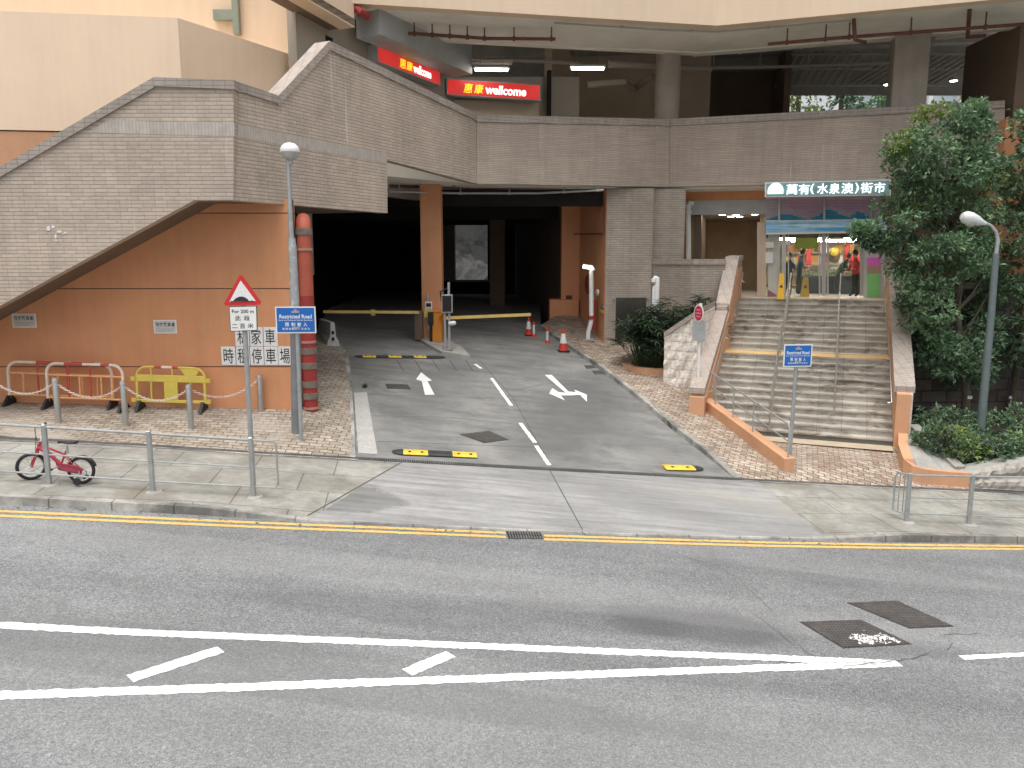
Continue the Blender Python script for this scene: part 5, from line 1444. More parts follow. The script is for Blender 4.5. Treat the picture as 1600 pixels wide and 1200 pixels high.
# ------------------------------------------------------------------ barriers against the wall
MT['bar_white'] = M('white_barrier_paint', (.80, .68, .58), .5, 0, .1, 5)
MT['bar_red'] = M('red_barrier_paint', (.52, .085, .06), .6, 0, .2, 5)
MT['bar_orange'] = M('orange_barrier_paint', (.76, .40, .18), .5, 0, .15, 5)
def red_barrier(W, H, label, redsegs):
    t = thing('crowd_barrier', label, 'barrier', (0, 0, 0), 'red and white barriers by the orange wall')
    r = .033; z0, rad_ = .16, .22
    def TB(pts, rr, mat, nm): MB().tube(pts, rr, 8).build(nm, MT[mat], t, True, True)
    L = [(-W / 2, 0, z0), (-W / 2, 0, H - rad_)] + [(-W / 2 + rad_ - rad_ * math.cos(k * math.pi / 10), 0, H - rad_ + rad_ * math.sin(k * math.pi / 10)) for k in range(1, 6)]
    Rr = [(-x, y, z) for x, y, z in L]
    TB(L, r, 'bar_white', 'frame'); TB(Rr, r, 'bar_white', 'frame')
    xs = [-W / 2 + rad_] + [W * s for s in redsegs] + [W / 2 - rad_]
    for i in range(len(xs) - 1): TB([(xs[i], 0, H), (xs[i + 1], 0, H)], r + (.002 if i % 2 else 0), 'bar_red' if i % 2 else 'bar_white', 'top_bar')
    TB([(-W / 2, 0, H * .74), (W / 2, 0, H * .74)], .022, 'bar_orange', 'mid_bar'); TB([(-W / 2, 0, .24), (W / 2, 0, .24)], .026, 'bar_orange', 'bottom_bar')
    nb_ = 7
    for k in range(1, nb_): x = -W / 2 + W * k / nb_; TB([(x, 0, .24), (x, 0, H * .74 if k not in (2, 4) else H)], .021, 'bar_orange' if k not in (2, 4) else 'bar_red', 'bar')
    for sg in (-1, 1):
        m = MB(); m.prism([(sg * W / 2 - .03, -.28, 0), (sg * W / 2 - .03, .28, 0), (sg * W / 2 - .03, .24, .05), (sg * W / 2 - .03, .06, .22), (sg * W / 2 - .03, -.06, .22), (sg * W / 2 - .03, -.24, .05)], (.06, 0, 0)); m.build('foot', MT['black'], t, False, True)
    return t
def place(t, pa, pb, inset=0):
    a, b = G(*pa), G(*pb); c = (a + b) / 2; d = b - a
    t.location = c; t.rotation_euler = (0, -math.atan2(d.z, d.xy.length), math.atan2(d.y, d.x)); return d.length
d_ = G(177, 637) - G(16, 632); r1_ = red_barrier(d_.length, 1.0, 'red and white steel barrier behind, nearest the wall at the left', (-.22, .05, .12, .34)); place(r1_, (16, 632), (177, 637))
d_ = G(194, 641) - G(76, 637); r2_ = red_barrier(d_.length, 1.03, 'red and white steel barrier in front, overlapping the other one', (-.26, -.02, .22, .33)); place(r2_, (76, 637), (194, 641))
MT['yel'] = M('yellow_plastic', (.66, .52, .10), .5, 0, .08, 3)
YB_ = thing('crowd_barrier', 'yellow plastic barrier with four windows by the orange wall', 'barrier', (0, 0, 0))
W, H = (G(324, 641) - G(213, 640)).length, 1.0
def YBX(m, nm, mat='yel'): return m.build(nm, MT[mat], YB_, False, True)
m = MB()
z0, z1 = .18, .76; hw = W / 2
holes = [(-hw + .06, -hw + .06 + W * .17), (-hw + .10 + W * .17, -hw + .10 + W * .34), (hw - .10 - W * .34, hw - .10 - W * .17), (hw - .06 - W * .17, hw - .06)]
def slab(x0, x1, a, b, th=.045): m.box(((x0 + x1) / 2, 0, (a + b) / 2), (x1 - x0, th, b - a), 0, 0, .01)
slab(-hw, hw, z1 - .10, z1 + .06); slab(-hw, hw, z0, z0 + .07)
xs = [-hw]
for a, b in holes: xs += [a, b]
xs.append(hw)
for i in range(0, len(xs), 2): slab(xs[i], xs[i + 1], z0 + .071, z1 - .101)
YBX(m, 'panel')
top_ = [(-hw + .03, 0, z1 + .05), (-hw + .06, 0, H - .10), (-hw + .16, 0, H - .02), (-hw + .28, 0, H), (hw - .28, 0, H), (hw - .16, 0, H - .02), (hw - .06, 0, H - .10), (hw - .03, 0, z1 + .05)]
YBX(MB().tube(top_, .028, 8), 'top_rail')
m = MB(); [m.box((x, 0, (z1 + H) / 2 + .03), (.03, .03, H - z1 - .06)) for x in (-hw * .55, hw * .05)]; YBX(m, 'strut')
YBX(MB().prism([(hw * .28, -.02, H - .02), (hw * .85, -.02, H - .02), (hw * .72, -.02, z1 + .06), (hw * .42, -.02, z1 + .06)], (0, .04, 0)), 'corner_plate')
YBX(MB().tube([(-hw * .45, 0, H), (-hw * .25, 0, H)], .031, 8), 'red_band', 'bar_red'); YBX(MB().tube([(hw * .05, 0, H), (hw * .22, 0, H)], .031, 8), 'red_band', 'bar_red')
YBX(MB().tube([(-hw * .25, 0, H), (hw * .05, 0, H)], .030, 8), 'white_band', 'bar_white')
m = MB()
for sg in (-1, 1):
    for zz in (z1 - .04, z0 + .05): m.box((sg * (hw + .05), 0, zz), (.1, .06, .09))
YBX(m, 'lug')
for sg in (-1, 1): YBX(MB().prism([(sg * (hw - .08) - .03, -.26, 0), (sg * (hw - .08) - .03, .26, 0), (sg * (hw - .08) - .03, .08, .22), (sg * (hw - .08) - .03, -.08, .22)], (.07, 0, 0)), 'foot', 'black')
place(YB_, (213, 640), (324, 643))

# ------------------------------------------------------------------ child's bicycle leaning by the railing
def bicycle():
    t = thing('bicycle', 'small red child\'s bicycle parked on the pavement behind the railing', 'bicycle', (0, 0, 0))
    def B(m, nm, mat, par=None, s=True): return m.build(nm, MT[mat], par or t, s, True)
    R = .215; xr, xf = .38, -.38; SE = math.radians(24)        # rear hub at +x; the bicycle faces -x
    def wheel(c, yaw, nm):
        ax = Vector((math.sin(yaw), math.cos(yaw), 0)); u = Vector((math.cos(yaw), -math.sin(yaw), 0))
        ring = lambda r: [c + u * (r * math.cos(k * math.pi / 16)) + UPV * (r * math.sin(k * math.pi / 16)) for k in range(32)]
        w = B(MB().tube(ring(R - .025), .026, 8, True), nm, 'black')
        B(MB().tube(ring(R - .055), .012, 6, True), 'rim', 'white_plastic', w)
        m = MB()
        for k in range(12): a_ = k * math.pi / 6; m.tube([c + ax * (.02 if k % 2 else -.02), c + u * ((R - .06) * math.cos(a_)) + UPV * ((R - .06) * math.sin(a_))], .0025, 4)
        m.tube([c - ax * .05, c + ax * .05], .016, 8); B(m, 'spokes', 'galv', w); return ax, u
    cr, cf = Vector((xr, 0, R)), Vector((xf, .0, R))
    wheel(cr, 0, 'rear_wheel'); yawf = math.radians(-38); axf, uf = wheel(cf, yawf, 'front_wheel')
    head_b, head_t = Vector((-.29, 0, .48)), Vector((-.26, 0, .60)); bb = Vector((.06, 0, .25)); seat_b, seat_t = Vector((.12, 0, .44)), Vector((.155, 0, .56))
    m = MB(); m.tube([head_b + (head_t - head_b) * .3, Vector((-.1, 0, .42)), bb + Vector((0, 0, .03))], [.028, .032, .026], 10); m.tube([head_t - Vector((0, 0, .04)), seat_b], [.018, .016], 8); m.tube([bb, seat_b, seat_b + (seat_t - seat_b) * .5], .016, 8)
    for s in (-.045, .045): m.tube([bb + Vector((0, s * .7, 0)), cr + Vector((0, s, 0))], .009, 6); m.tube([seat_b + Vector((0, s * .5, -.02)), cr + Vector((0, s, 0))], .008, 6)
    m.tube([head_b - Vector((.01, 0, .02)), head_t + Vector((.005, 0, .01))], .026, 8); B(m, 'frame', 'bike_red')
    m = MB(); cw = head_b - Vector((.008, 0, .03))
    for s in (-.05, .05): m.tube([cw + axf * s, cf + axf * s], .013, 6)
    m.tube([cw - axf * .055, cw + axf * .055], .018, 6); B(m, 'fork', 'bike_red')
    m = MB(); st_ = head_t + Vector((.01, 0, .05)); top = st_ + Vector((.03, 0, .17))
    m.tube([head_t, st_, top], .014, 8)
    for s in (-1, 1): m.tube([top, top + axf * s * .12 + Vector((0, 0, .05)), top + axf * s * .24 + uf * .05 + Vector((0, 0, .04))], .011, 8)
    m.tube([top + axf * .1 + Vector((0, 0, .03)), top - axf * .1 + Vector((0, 0, .03))], .012, 6); B(m, 'handlebar', 'white_plastic')
    for s in (-1, 1): B(MB().tube([top + axf * s * .2 + uf * .04 + Vector((0, 0, .042)), top + axf * s * .28 + uf * .07 + Vector((0, 0, .04))], .018, 8), 'grip', 'black')
    B(MB().lathe(seat_t + Vector((0, 0, .02)), [(.02, -.12), (.014, 0)], 8), 'seat_post', 'galv')
    m = MB(); c = seat_t + Vector((.02, 0, .06))
    prof = [(-.17, .018, .0), (-.10, .028, .008), (-.02, .05, .0), (.06, .085, .008), (.11, .085, .02)]
    rows = [[c + Vector((x, w * math.sin(a_), z + .02 * math.cos(a_))) for a_ in [k * math.pi / 4 for k in range(9)]] for x, w, z in prof]
    m.grid(rows); m.face([rows[0][k] for k in range(8)]); m.face([rows[-1][k] for k in range(7, -1, -1)]); B(m, 'saddle', 'black')
    m = MB(); ang = [math.radians(x) for x in range(20, 160, 14)]
    rows = [[cr + Vector(((R + .02) * math.cos(a_) , s, (R + .02) * math.sin(a_))) for s in (-.03, .03)] for a_ in ang]; m.grid(rows); B(m, 'mudguard', 'black')
    m = MB(); m.prism([bb + Vector((-.05, -.055, .06)), bb + Vector((.0, -.055, -.05)), cr + Vector((.02, -.055, -.055)), cr + Vector((.05, -.055, .03)), cr + Vector((-.05, -.055, .075))], (0, .02, 0)); B(m, 'chain_guard', 'bike_red', None, False)
    m = MB(); m.tube([bb + Vector((0, -.07, 0)), bb + Vector((-.10, -.08, -.04))], .010, 6); m.tube([bb + Vector((0, .07, 0)), bb + Vector((.10, .08, .04))], .010, 6); m.tube([bb - Vector((0, .07, 0)), bb + Vector((0, .07, 0))], .014, 6); B(m, 'crank', 'galv')
    for s in (-1, 1): B(MB().box(bb + Vector((.10 * s, .115 * s, .04 * s)), (.08, .07, .022), 0, 0, .005), 'pedal', 'black', None, False)
    for s in (-1, 1):                                            # stabilisers
        w = B(MB().lathe(cr + Vector((.02, s * .15, -.15)), [(.0, -.015), (.055, -.015), (.06, 0), (.055, .015), (0, .015)], 14, 0, (0, 1, 0)), 'stabiliser_wheel', 'black')
        B(MB().tube([cr + Vector((0, s * .05, 0)), cr + Vector((.02, s * .12, -.04)), cr + Vector((.02, s * .14, -.15))], .008, 5), 'arm', 'galv', w)
    cb = MB(); [cb.tube([top + axf * s * .18 + Vector((0, 0, .04)), top + axf * s * .08 + uf * -.12 + Vector((0, 0, .02)), head_t + Vector((-.06, s * .02, .0)), head_b + Vector((-.02, s * .03, -.06))], .004, 5) for s in (-1, 1)]; B(cb, 'brake_cables', 'black')
    B(MB().tube([bb + Vector((.03, -.06, .045)), cr + Vector((0, -.06, .03)), cr + Vector((.025, -.06, 0)), cr + Vector((0, -.06, -.03)), bb + Vector((.03, -.06, -.045))], .005, 5), 'chain', 'iron')
    return t
MT['bike_red'] = M('glossy_red_frame', (.44, .05, .08), .35, 0, .12, 4, 30, .02, .02)
bk_ = bicycle()
a, b = G(48, 750), G(126, 756)
c = (a + b) / 2; d = b - a; bk_.location = c; bk_.rotation_euler = (math.radians(-5), -math.atan2(d.z, d.xy.length), math.atan2(d.y, d.x))
s_ = d.length / .76; bk_.scale = (s_, s_, s_)

# ------------------------------------------------------------------ gate
GI = [onp(x, y, VP, .10) for x, y in ((735, 556), (722, 542), (700, 530), (664, 524), (655, 528), (668, 537), (690, 549))]
m = MB(); m.prism([p - Vector((0, 0, .3)) for p in GI], (0, 0, .3))
tag(m.build('traffic_island', MT['concrete']), kind='structure')
gy = GI[3].y
def isl(px, py):                                            # foot on the island top
    return onp(px, py, VP, .10)
MT['gate_orange'] = M('orange_cabinet_paint', (.66, .25, .03), .45, 0, .08, 3)
MT['arm_yellow'] = M('yellow_boom_paint', (.70, .50, .16), .5, 0, .12, 3)
f = isl(683, 535)
GC = thing('barrier_gate', 'orange car park barrier cabinet with a yellow boom across the exit lane', 'barrier', f)
w_ = 15 * f.y / FPX; hh = at(683, 488, f.y).z - f.z
MB().box((f.x, f.y + .2, f.z + hh / 2), (w_, .4, hh), 0, 0, .02).build('cabinet', MT['gate_orange'], GC)
MB().box((f.x, f.y + .2, f.z + hh + .02), (w_ + .03, .43, .04)).build('lid', MT['gate_orange'], GC)
a, b = at(692, 497, f.y), at(829, 491.5, f.y + 1.0)
MB().beam(a, b, .07, .10).build('boom', MT['arm_yellow'], GC)
MB().lathe(a + Vector((0, .0, 0)), [(.11, -.1), (.11, .1)], 14, 0, (0, 1, 0)).build('hub', MT['gate_orange'], GC)
MB().box((f.x - w_ * .62, f.y + .02, f.z + hh * .80), (.18, .22, hh * .42), 0, 0, .01).build('ticket_reader', MT['black'], GC)
MB().box((f.x - w_ * .66, f.y + .05, f.z + hh * .3), (.08, .08, hh * .62)).build('reader_post', MT['black'], GC)
f2_ = isl(654, 530)
GE = thing('barrier_gate', 'dark barrier post with a yellow boom across the entry lane of the car park', 'barrier', f2_)
hh2 = at(655, 484, f2_.y).z - f2_.z
MB().box((f2_.x, f2_.y + .25, f2_.z + hh2 / 2 - .05), (.28, .4, hh2), 0, 0, .02).build('cabinet', MT['brown_wall'], GE)
a, b = at(655, 488, f2_.y - .02), at(505, 487, f2_.y - .6)
MB().beam(a, b, .06, .09).build('boom', MT['arm_yellow'], GE)
MB().lathe(at(583, 488.5, f2_.y - .3), [(.11, -.06), (.11, .06)], 12, 0, (1, 0, 0)).build('joint', MT['arm_yellow'], GE)
MB().prism([Vector((f2_.x + .2 + a_, f2_.y + .02, f2_.z + z_)) for a_, z_ in ((0, .72), (.24, .72), (.24, 1.0), (0, 1.0))], (0, .04, 0)).build('warning_plate', MT['yel'], GE)
f = isl(699, 546)
DP = thing('display_post', 'grey post with a dark framed display beside the orange gate cabinet', 'display', f)
zt_ = at(700, 441, f.y).z
MB().box((f.x - .06, f.y, (f.z + zt_) / 2 - .3), (.06, .07, zt_ - f.z - .6)).build('post', MT['galv'], DP)
MB().box((f.x + .07, f.y, (f.z + zt_) / 2), (.07, .07, zt_ - f.z)).build('post', MT['galv'], DP)
c = at(698.5, 474.5, f.y - .09); w_, h_ = 17.5 * f.y / FPX, 28 * f.y / FPX
MB().box((c.x, f.y - .09, c.z), (w_, .1, h_), 0, 0, .01).build('display_frame', MT['galv'], DP)
MT['disp'] = M('dark_display_glass', (.025, .016, .016), .25, 0, .2, 6)
MB().box((c.x, f.y - .143, c.z), (w_ - .07, .01, h_ - .07)).build('display', MT['disp'], DP)
MB().lathe(at(706, 505, f.y - .1), [(.0, -.12), (.06, -.1), (.075, 0), (.06, .12), (0, .14)], 12, 0, (1, 0, .1)).build('camera', MT['white_plastic'], DP)
MB().box((f.x, f.y, f.z + .02), (.36, .3, .04)).build('base_plate', MT['galv'], DP)
MB().tube([(f.x + .10, f.y - .0, zt_ - .15), (f.x - .2, f.y, zt_ - .3), (f.x - .16, f.y, zt_ - .6)], .03, 6).build('cable', MT['black'], DP)
c = at(669, 480, 26.1)
NP = thing('gate_notice', 'white notice with a dark picture on the orange column by the gate', 'notice', c)
w_, h_ = 11 * 26.1 / FPX, 17 * 26.1 / FPX
MB().box((c.x, 26.25, c.z), (w_, .02, h_)).build('plate', MT['white_sign'], NP); MB().box((c.x, 26.237, c.z + h_ * .18), (w_ * .7, .01, h_ * .34)).build('picture', MT['black'], NP)
m = MB(); [m.box((c.x - w_ * .05, 26.237, c.z - h_ * q), (w_ * .7, .006, .015)) for q in (.12, .22, .32)]; m.build('small_print', MT['grey_wall'], NP)
MB().box((c.x - .02, 26.3, c.z - h_ * .5), (.06, .1, 1.2)).build('bracket', MT['galv'], NP)

# ------------------------------------------------------------------ cones and posts
MT['cone_red'] = M('red_cone_plastic', (.56, .05, .03), .55, 0, .10, 4)
MT['cone_white'] = M('white_cone_sleeve', (.70, .69, .66), .5, 0, .10, 4)
def cone(label, p, h):
    t = thing('traffic_cone', label, 'cone', p, 'red and white traffic cones'); k = h / .75
    MB().box((0, 0, .02 * k), (.36 * k, .36 * k, .04 * k), .2, 0, .01).build('base', MT['black'], t, False, True)
    MB().lathe((0, 0, 0), [(.15 * k, .04 * k), (.115 * k, .27 * k)], 20).build('lower_body', MT['cone_red'], t, True, True)
    MB().lathe((0, 0, 0), [(.118 * k, .27 * k), (.062 * k, .58 * k)], 20).build('sleeve', MT['cone_white'], t, True, True)
    MB().lathe((0, 0, 0), [(.058 * k, .58 * k), (.034 * k, .74 * k), (.022 * k, .75 * k), (0, .75 * k)], 20).build('tip', MT['cone_red'], t, True, True)
    return t
g = G(880, 549); cone('red and white traffic cone at the driveway kerb, nearest the road', g, at(880, 513, g.y).z - g.z)
g = G(826, 524); cone('red and white traffic cone under the end of the yellow exit boom', g, at(826, 496, g.y).z - g.z)
for (x, y, yt), lab in (((834, 526, 503), 'slim red and white post right beside the cone under the boom'), ((855, 536, 513), 'slim red and white post between the two traffic cones')):
    g = G(x, y); h_ = at(x, yt, g.y).z - g.z; t = thing('delineator_post', lab, 'post', g, 'slim red and white posts')
    MB().lathe(g, [(.09, -.02), (.085, .05), (.05, .10)], 14).build('base', MT['cone_red'], t, True)
    MB().lathe(g, [(.045, .10), (.045, h_ * .82)], 14).build('post', MT['cone_white'], t, True)
    MB().lathe(g, [(.05, h_ * .82), (.06, h_ * .9), (.05, h_), (0, h_)], 14).build('head', MT['cone_red'], t, True)
t = thing('jersey_barrier', 'grey white barrier block standing end-on inside the dark entry lane', 'barrier', G(522, 540))
g = G(521, 541); k = (at(521, 504, g.y).z - g.z)
m = MB(); pr_ = [(-.19, 0), (-.17, .16), (-.09, .30), (-.06, k), (.06, k), (.09, .30), (.17, .16), (.19, 0)]
m.prism([g + Vector((x_, 0, z_)) for x_, z_ in pr_], (-.75, 1.6, 0)); m.build('block', MT['white_plastic'], t)
m = MB(); [m.box(g + Vector((0, -.012, z_)), (.07, .03, .10)) for z_ in (.22, .42)]; m.build('slot', MT['black'], t)

# ------------------------------------------------------------------ speed humps
MT['hump_yellow'] = M('yellow_hump_rubber', (.66, .47, .06), .6, 0, .15, 4, 25, .1, .2)
MT['hump_black'] = M('black_hump_rubber', (.04, .042, .045), .6, 0, .2, 4, 25, .1, .2)
def hump(label, a, b, cols, w=.42, h=.05, e0=None, e1=None):
    a, b = G(*a), G(*b); d = (b - a); L = d.length; d.normalize(); n = Vector((-d.y, d.x, 0)).normalized(); un = d.cross(n)
    if un.z < 0: un = -un
    t = thing('speed_hump', label, 'speed hump', a, 'yellow and black speed humps')
    N = len(cols); xs = lin(0, L, N)
    def sect(x, k=1.0): return [a + d * x + n * (w / 2 * q * k) + un * (h * r * k + .004) for q, r in ((-1, 0), (-.72, .55), (-.4, .9), (0, 1), (.4, .9), (.72, .55), (1, 0))]
    for i, c in enumerate(cols):
        m = MB(); m.grid([sect(xs[i]), sect(xs[i + 1])]); m.face(sect(xs[i])[::-1]); m.face(sect(xs[i + 1]))
        q = m.build('segment', MT['hump_yellow' if c == 'y' else 'hump_black'], t)
        bm_ = MB(); [bm_.lathe(a + d * (xs[i] + (xs[i + 1] - xs[i]) * f_) + n * (-w * .25) + un * h * .93, [(.035, 0), (.03, .012), (0, .012)], 8) for f_ in (.25, .75)]; bm_.build('bolt', MT['iron'], q)
    for e, x, s in ((e0, 0, -1), (e1, L, 1)):
        if e:
            rows = [sect(x), [a + d * (x + s * .16) + (p - a - d * x) * .8 for p in sect(x)], [a + d * (x + s * .24) + (p - a - d * x) * .35 for p in sect(x)]]
            m = MB().grid(rows if s > 0 else rows[::-1]); m.face(rows[-1]); m.build('end_cap', MT['hump_black'], t)
hump('yellow and black speed hump nearest the drain on the left driveway lane', (630, 706.5), (744, 711.5), 'yby', .42, .05, True, None)
hump('short single yellow speed hump at the right driveway lane', (1036, 730.5), (1082, 731.5), 'y', .42, .05, None, True)
hump('yellow and black speed hump across the entry lane by the gate', (566, 557.5), (684, 558.5), 'ybyby'[0:5] + 'b', .35, .05, True, True)

# ------------------------------------------------------------------ covers and gullies
def m_cover():
    t = NT('patterned_iron_cover'); bc, bf = t.brick(t.coord(rot=.6), .07, .035, .012, (.20, .185, .175), (.15, .14, .13), (.055, .05, .047), .5)
    c = t.vary(bc, t.coord(), 5, .3); t.bump(t.math('SUBTRACT', 1.0, bf), .6, .01)
    return t.fin(c, .6, .3)
MT['cover'] = m_cover()
def cover(label, px, lift=.006, name='manhole_cover', mat='cover'):
    P = [G(*q) for q in px]; c = sum(P, Vector()) / len(P)
    t = thing(name, label, 'manhole cover' if 'cover' in name else 'gully', c, 'iron covers in the ground')
    P = [p + Vector((0, 0, lift)) for p in P]
    fr = [c + (p - c) * 1.06 for p in P]
    MB().prism([p - Vector((0, 0, .02)) for p in fr], (0, 0, .019)).build('frame', MT['iron'], t)
    MB().prism([p - Vector((0, 0, .018)) for p in P], (0, 0, .021)).build('cover', MT[mat], t)
    return t, P
cover('dark rectangular manhole cover on the left lane of the driveway near the drain', [(720, 679), (757, 692), (793, 687), (764, 674)])
cover('small flat iron cover left of the straight arrow', [(603, 600), (606, 607), (641, 608), (636, 601)])
cover('pair-of-slots gully grating at the driveway kerb, upper one', [(913, 571.5), (917, 576), (931, 575), (926, 571)], .006, 'gully_grating', 'grate')
cover('pair-of-slots gully grating at the driveway kerb, lower one', [(926, 580), (930, 585), (947, 584), (942, 579)], .006, 'gully_grating', 'grate')
cover('gully grating in the road between the double yellow lines', [(792, 831), (796, 842), (848, 842), (842, 831)], .006, 'gully_grating', 'grate')
cover('road manhole cover nearest the kerb, the clean one of the pair', [(1328, 943), (1420, 981), (1486, 978), (1402, 940)])
t, P = cover('road manhole cover partly smeared with white paint', [(1254, 973), (1318, 1012), (1420, 1006), (1345, 970)])
m = MB(); a, b, c_, d_ = P
for k in range(190):
    u, v = R_.uniform(.30, .92), R_.gauss(.76, .11)
    if not (.05 < v < .97): continue
    q = (a * (1 - u) + d_ * u) * (1 - v) + (b * (1 - u) + c_ * u) * v; w = R_.uniform(.006, .018); ang_ = R_.uniform(0, 3)
    e1, e2 = vec2(ang_) * w * 1.4, vec2(ang_ + 1.4) * w * .5
    m.face([q - e1 - e2 + UPV * .006, q + e1 - e2 + UPV * .006, q + e1 + e2 + UPV * .006, q - e1 + e2 + UPV * .006])
m.build('paint_smear', MT['white_paint'], t)

# ------------------------------------------------------------------ fittings on the pier: lamp post, hose reel, steel door, vent pipes
g = G(919, 532); Y = g.y
LP = thing('wall_lamp_post', 'white pipe post with a lit tube lamp in front of the orange reveal', 'lamp', g)
MB().tube([Vector((g.x, Y, g.z - .05)), PXx(918, 516, Y) if False else Vector((at(919, 520, Y).x, Y, at(919, 520, Y).z)), Vector((at(923, 505, Y).x, Y, at(923, 505, Y).z)), Vector((at(924, 497, Y).x, Y, at(924, 497, Y).z)), Vector((at(924, 424, Y).x, Y, at(924, 424, Y).z)), Vector((at(928, 419, Y).x, Y, at(928, 419, Y).z))], .085, 10).build('post', MT['white_plastic'], LP, True)
MB().box((g.x, Y, g.z + .03), (.4, .3, .06)).build('foot', MT['concrete'], LP)
a, b = at(911, 416.5, Y - .1), at(926, 419, Y - .1)
MB().tube([a, b], .055, 8).build('tube', EM('lit_wall_tube', (1, .93, .80), 5.0), LP)
MB().beam(a + Vector((0, .05, .07)), b + Vector((0, .05, .07)), .12, .05).build('housing', MT['white_plastic'], LP)
MB().lathe((at(924, 496, Y).x, Y, at(924, 496, Y).z), [(.12, -.06), (.12, .06)], 12).build('red_coupling', MT['redpipe'], LP)
nn = nrm(sa, sb)
c = onv(920, 444, sa, sb, .1)
HR = thing('hose_reel', 'dark red round hose reel on the orange reveal behind the white post', 'hose reel', c)
MB().lathe(c, [(.0, -.06), (.36, -.06), (.38, 0), (.36, .06), (0, .06)], 24, 0, nn).build('drum', MT['redpipe'], HR, True)
MB().lathe(c + nn * .07, [(.0, 0), (.12, 0), (.12, .03), (0, .03)], 16, 0, nn).build('hub', MT['pipe_brown'], HR)
c = onv(933, 457, sa, sb, .08)
AB = thing('alarm_bell', 'small red and white fire alarm fitting on the orange reveal', 'alarm', c)
MB().lathe(c, [(.0, -.05), (.12, -.05), (.12, .02), (.05, .06), (0, .06)], 14, 0, nn).build('bell', MT['white_plastic'], AB, True)
MB().box(c + Vector((-.1, .05, -.8)), (.14, .14, 1.1), 0, 0, .01).build('pipe_box', MT['redpipe'], AB)
c = onv(940, 482, sa, sb, .05)
YP = thing('small_plate', 'small grey and yellow plates low on the orange reveal', 'plate', c)
for zz, mt in ((.04, 'galv'), (-.16, 'yel')):
    uu = Vector((sb[0] - sa[0], sb[1] - sa[1], 0)).normalized(); q = c + UPV * zz
    MB().prism([q - uu * .25, q + uu * .25, q + uu * .25 + UPV * .10, q - uu * .25 + UPV * .10], -nn * .02).build('plate', MT[mt], YP)
c = at(889, 465.5, 31.5)
VG = thing('wall_vent', 'small dark square vent on the orange pier beside the car park', 'vent', c)
MB().box((c.x, 31.48, c.z), (.24, .06, .20)).build('frame', MT['pipe_brown'], VG); m = MB(); [m.box((c.x, 31.44, c.z + k), (.18, .02, .015)) for k in (-.05, 0, .05)]; m.build('slats', MT['black'], VG)
SD = thing('steel_door', 'plain shiny steel hatch door at the foot of the brown tiled pier', 'door', (at(986, 540, YPI - .05).x, YPI - .05, gp.z))
MT['door_steel'] = M('polished_steel_door', (.20, .185, .16), .22, .85, .10, .8, 40, .04, .03)
def pier_box(x0, y0, x1, y1, o, th, nm, mt): a, b = at(x0, y1, YPI - o), at(x1, y0, YPI - o); return MB().box(((a.x + b.x) / 2, YPI - o + th / 2, (a.z + b.z) / 2), (b.x - a.x, th, b.z - a.z)).build(nm, MT[mt], SD)
pier_box(957, 463, 1013, 548, .03, .06, 'frame', 'tile_smooth'); pier_box(961, 465, 1010, 545, .06, .04, 'door_leaf', 'door_steel')
m = MB(); [m.lathe(at(x, y, YPI - .07), [(0, -.02), (.045, -.02), (.045, .02), (0, .02)], 10, 0, (0, 1, 0)) for x, y in ((959, 466), (1012, 465))]; m.build('corner_lamp', MT['galv'], SD)
c = at(1021, 364, YPI + .9); t = thing('wall_camera', 'tiny white camera on the brown tiled recess', 'camera', c)
MB().box((c.x, c.y, c.z), (.14, .16, .14), 0, 0, .03).build('body', MT['white_plastic'], t); MB().lathe(c + Vector((0, -.08, 0)), [(.0, -.02), (.035, -.02), (.035, .0)], 10, 0, (0, 1, 0)).build('lens', MT['black'], t)
VY = 26.2
def PV(x, y, Y=VY): p = at(x, y, Y); return Vector((p.x, Y, p.z))
VPp = thing('vent_pipe', 'white crook-topped vent pipe among the palm plants by the planter wall', 'pipe', PV(1026, 500))
MB().tube([PV(1024.5, 505), PV(1027, 440), PV(1026.5, 435.5), PV(1024, 434), PV(1022, 437), PV(1021.5, 441)], .085, 12).build('pipe', MT['white_plastic'], VPp, True)
MB().tube([PV(1020.5, 505), PV(1021.5, 452), PV(1023, 447)], .06, 10).build('side_pipe', MT['white_plastic'], VPp, True)
p0_ = onm(1076, 470, .25)
DPp = thing('rain_pipe', 'long white rainwater pipe down the left edge of the corridor opening', 'pipe', p0_)
MB().tube([p0_, onm(1075, 322, .25), onm(1077, 317.5, .22), onm(1081, 317.5, .06)], .10, 12).build('pipe', MT['white_plastic'], DPp, True)
m = MB()
for y in (322, 331): m.lathe(onm(1075, y, .25), [(.10, -.08), (.125, -.07), (.125, .07), (.10, .08)], 12)
m.build('socket', MT['white_plastic'], DPp, True)

# small debris and wall details
t = thing('weed_tuft', 'small weed tuft growing from the driveway joint', 'weed', G(570, 606))
m = MB(); g = G(570, 606)
for k in range(60):
    a_ = R_.uniform(0, 6.28); r_ = R_.uniform(.02, .16); q = g + vec2(a_) * R_.uniform(0, .05); tip = g + vec2(a_) * r_ + UPV * R_.uniform(.03, .16)
    s2_ = vec2(a_ + 1.57) * .012; m.face([q - s2_, q + s2_, tip])
MT['weed'] = M('weed_green', (.06, .085, .03), .8, 0, .3, 8)
m.build('leaves', MT['weed'], t)
t = thing('poster_remnant', 'torn white paper remains on the tiled stair parapet', 'paper', onv(85, 360, A0, A1, .01))
m = MB()
for x, y, w, h in ((72, 353, 9, 8), (80, 352, 7, 5), (88, 360, 10, 4), (100, 362, 6, 3), (85, 366, 4, 7), (86, 374, 4, 3)):
    k = 5; pts = [onv(x + w * (.5 + .5 * math.cos(q * 6.283 / 7)) * R_.uniform(.7, 1), y + h * (.5 + .5 * math.sin(q * 6.283 / 7)), A0, A1, .012) for q in range(7)]
    m.prism(pts, (0, .004, 0))
m.build('scraps', MT['white_plastic'], t)

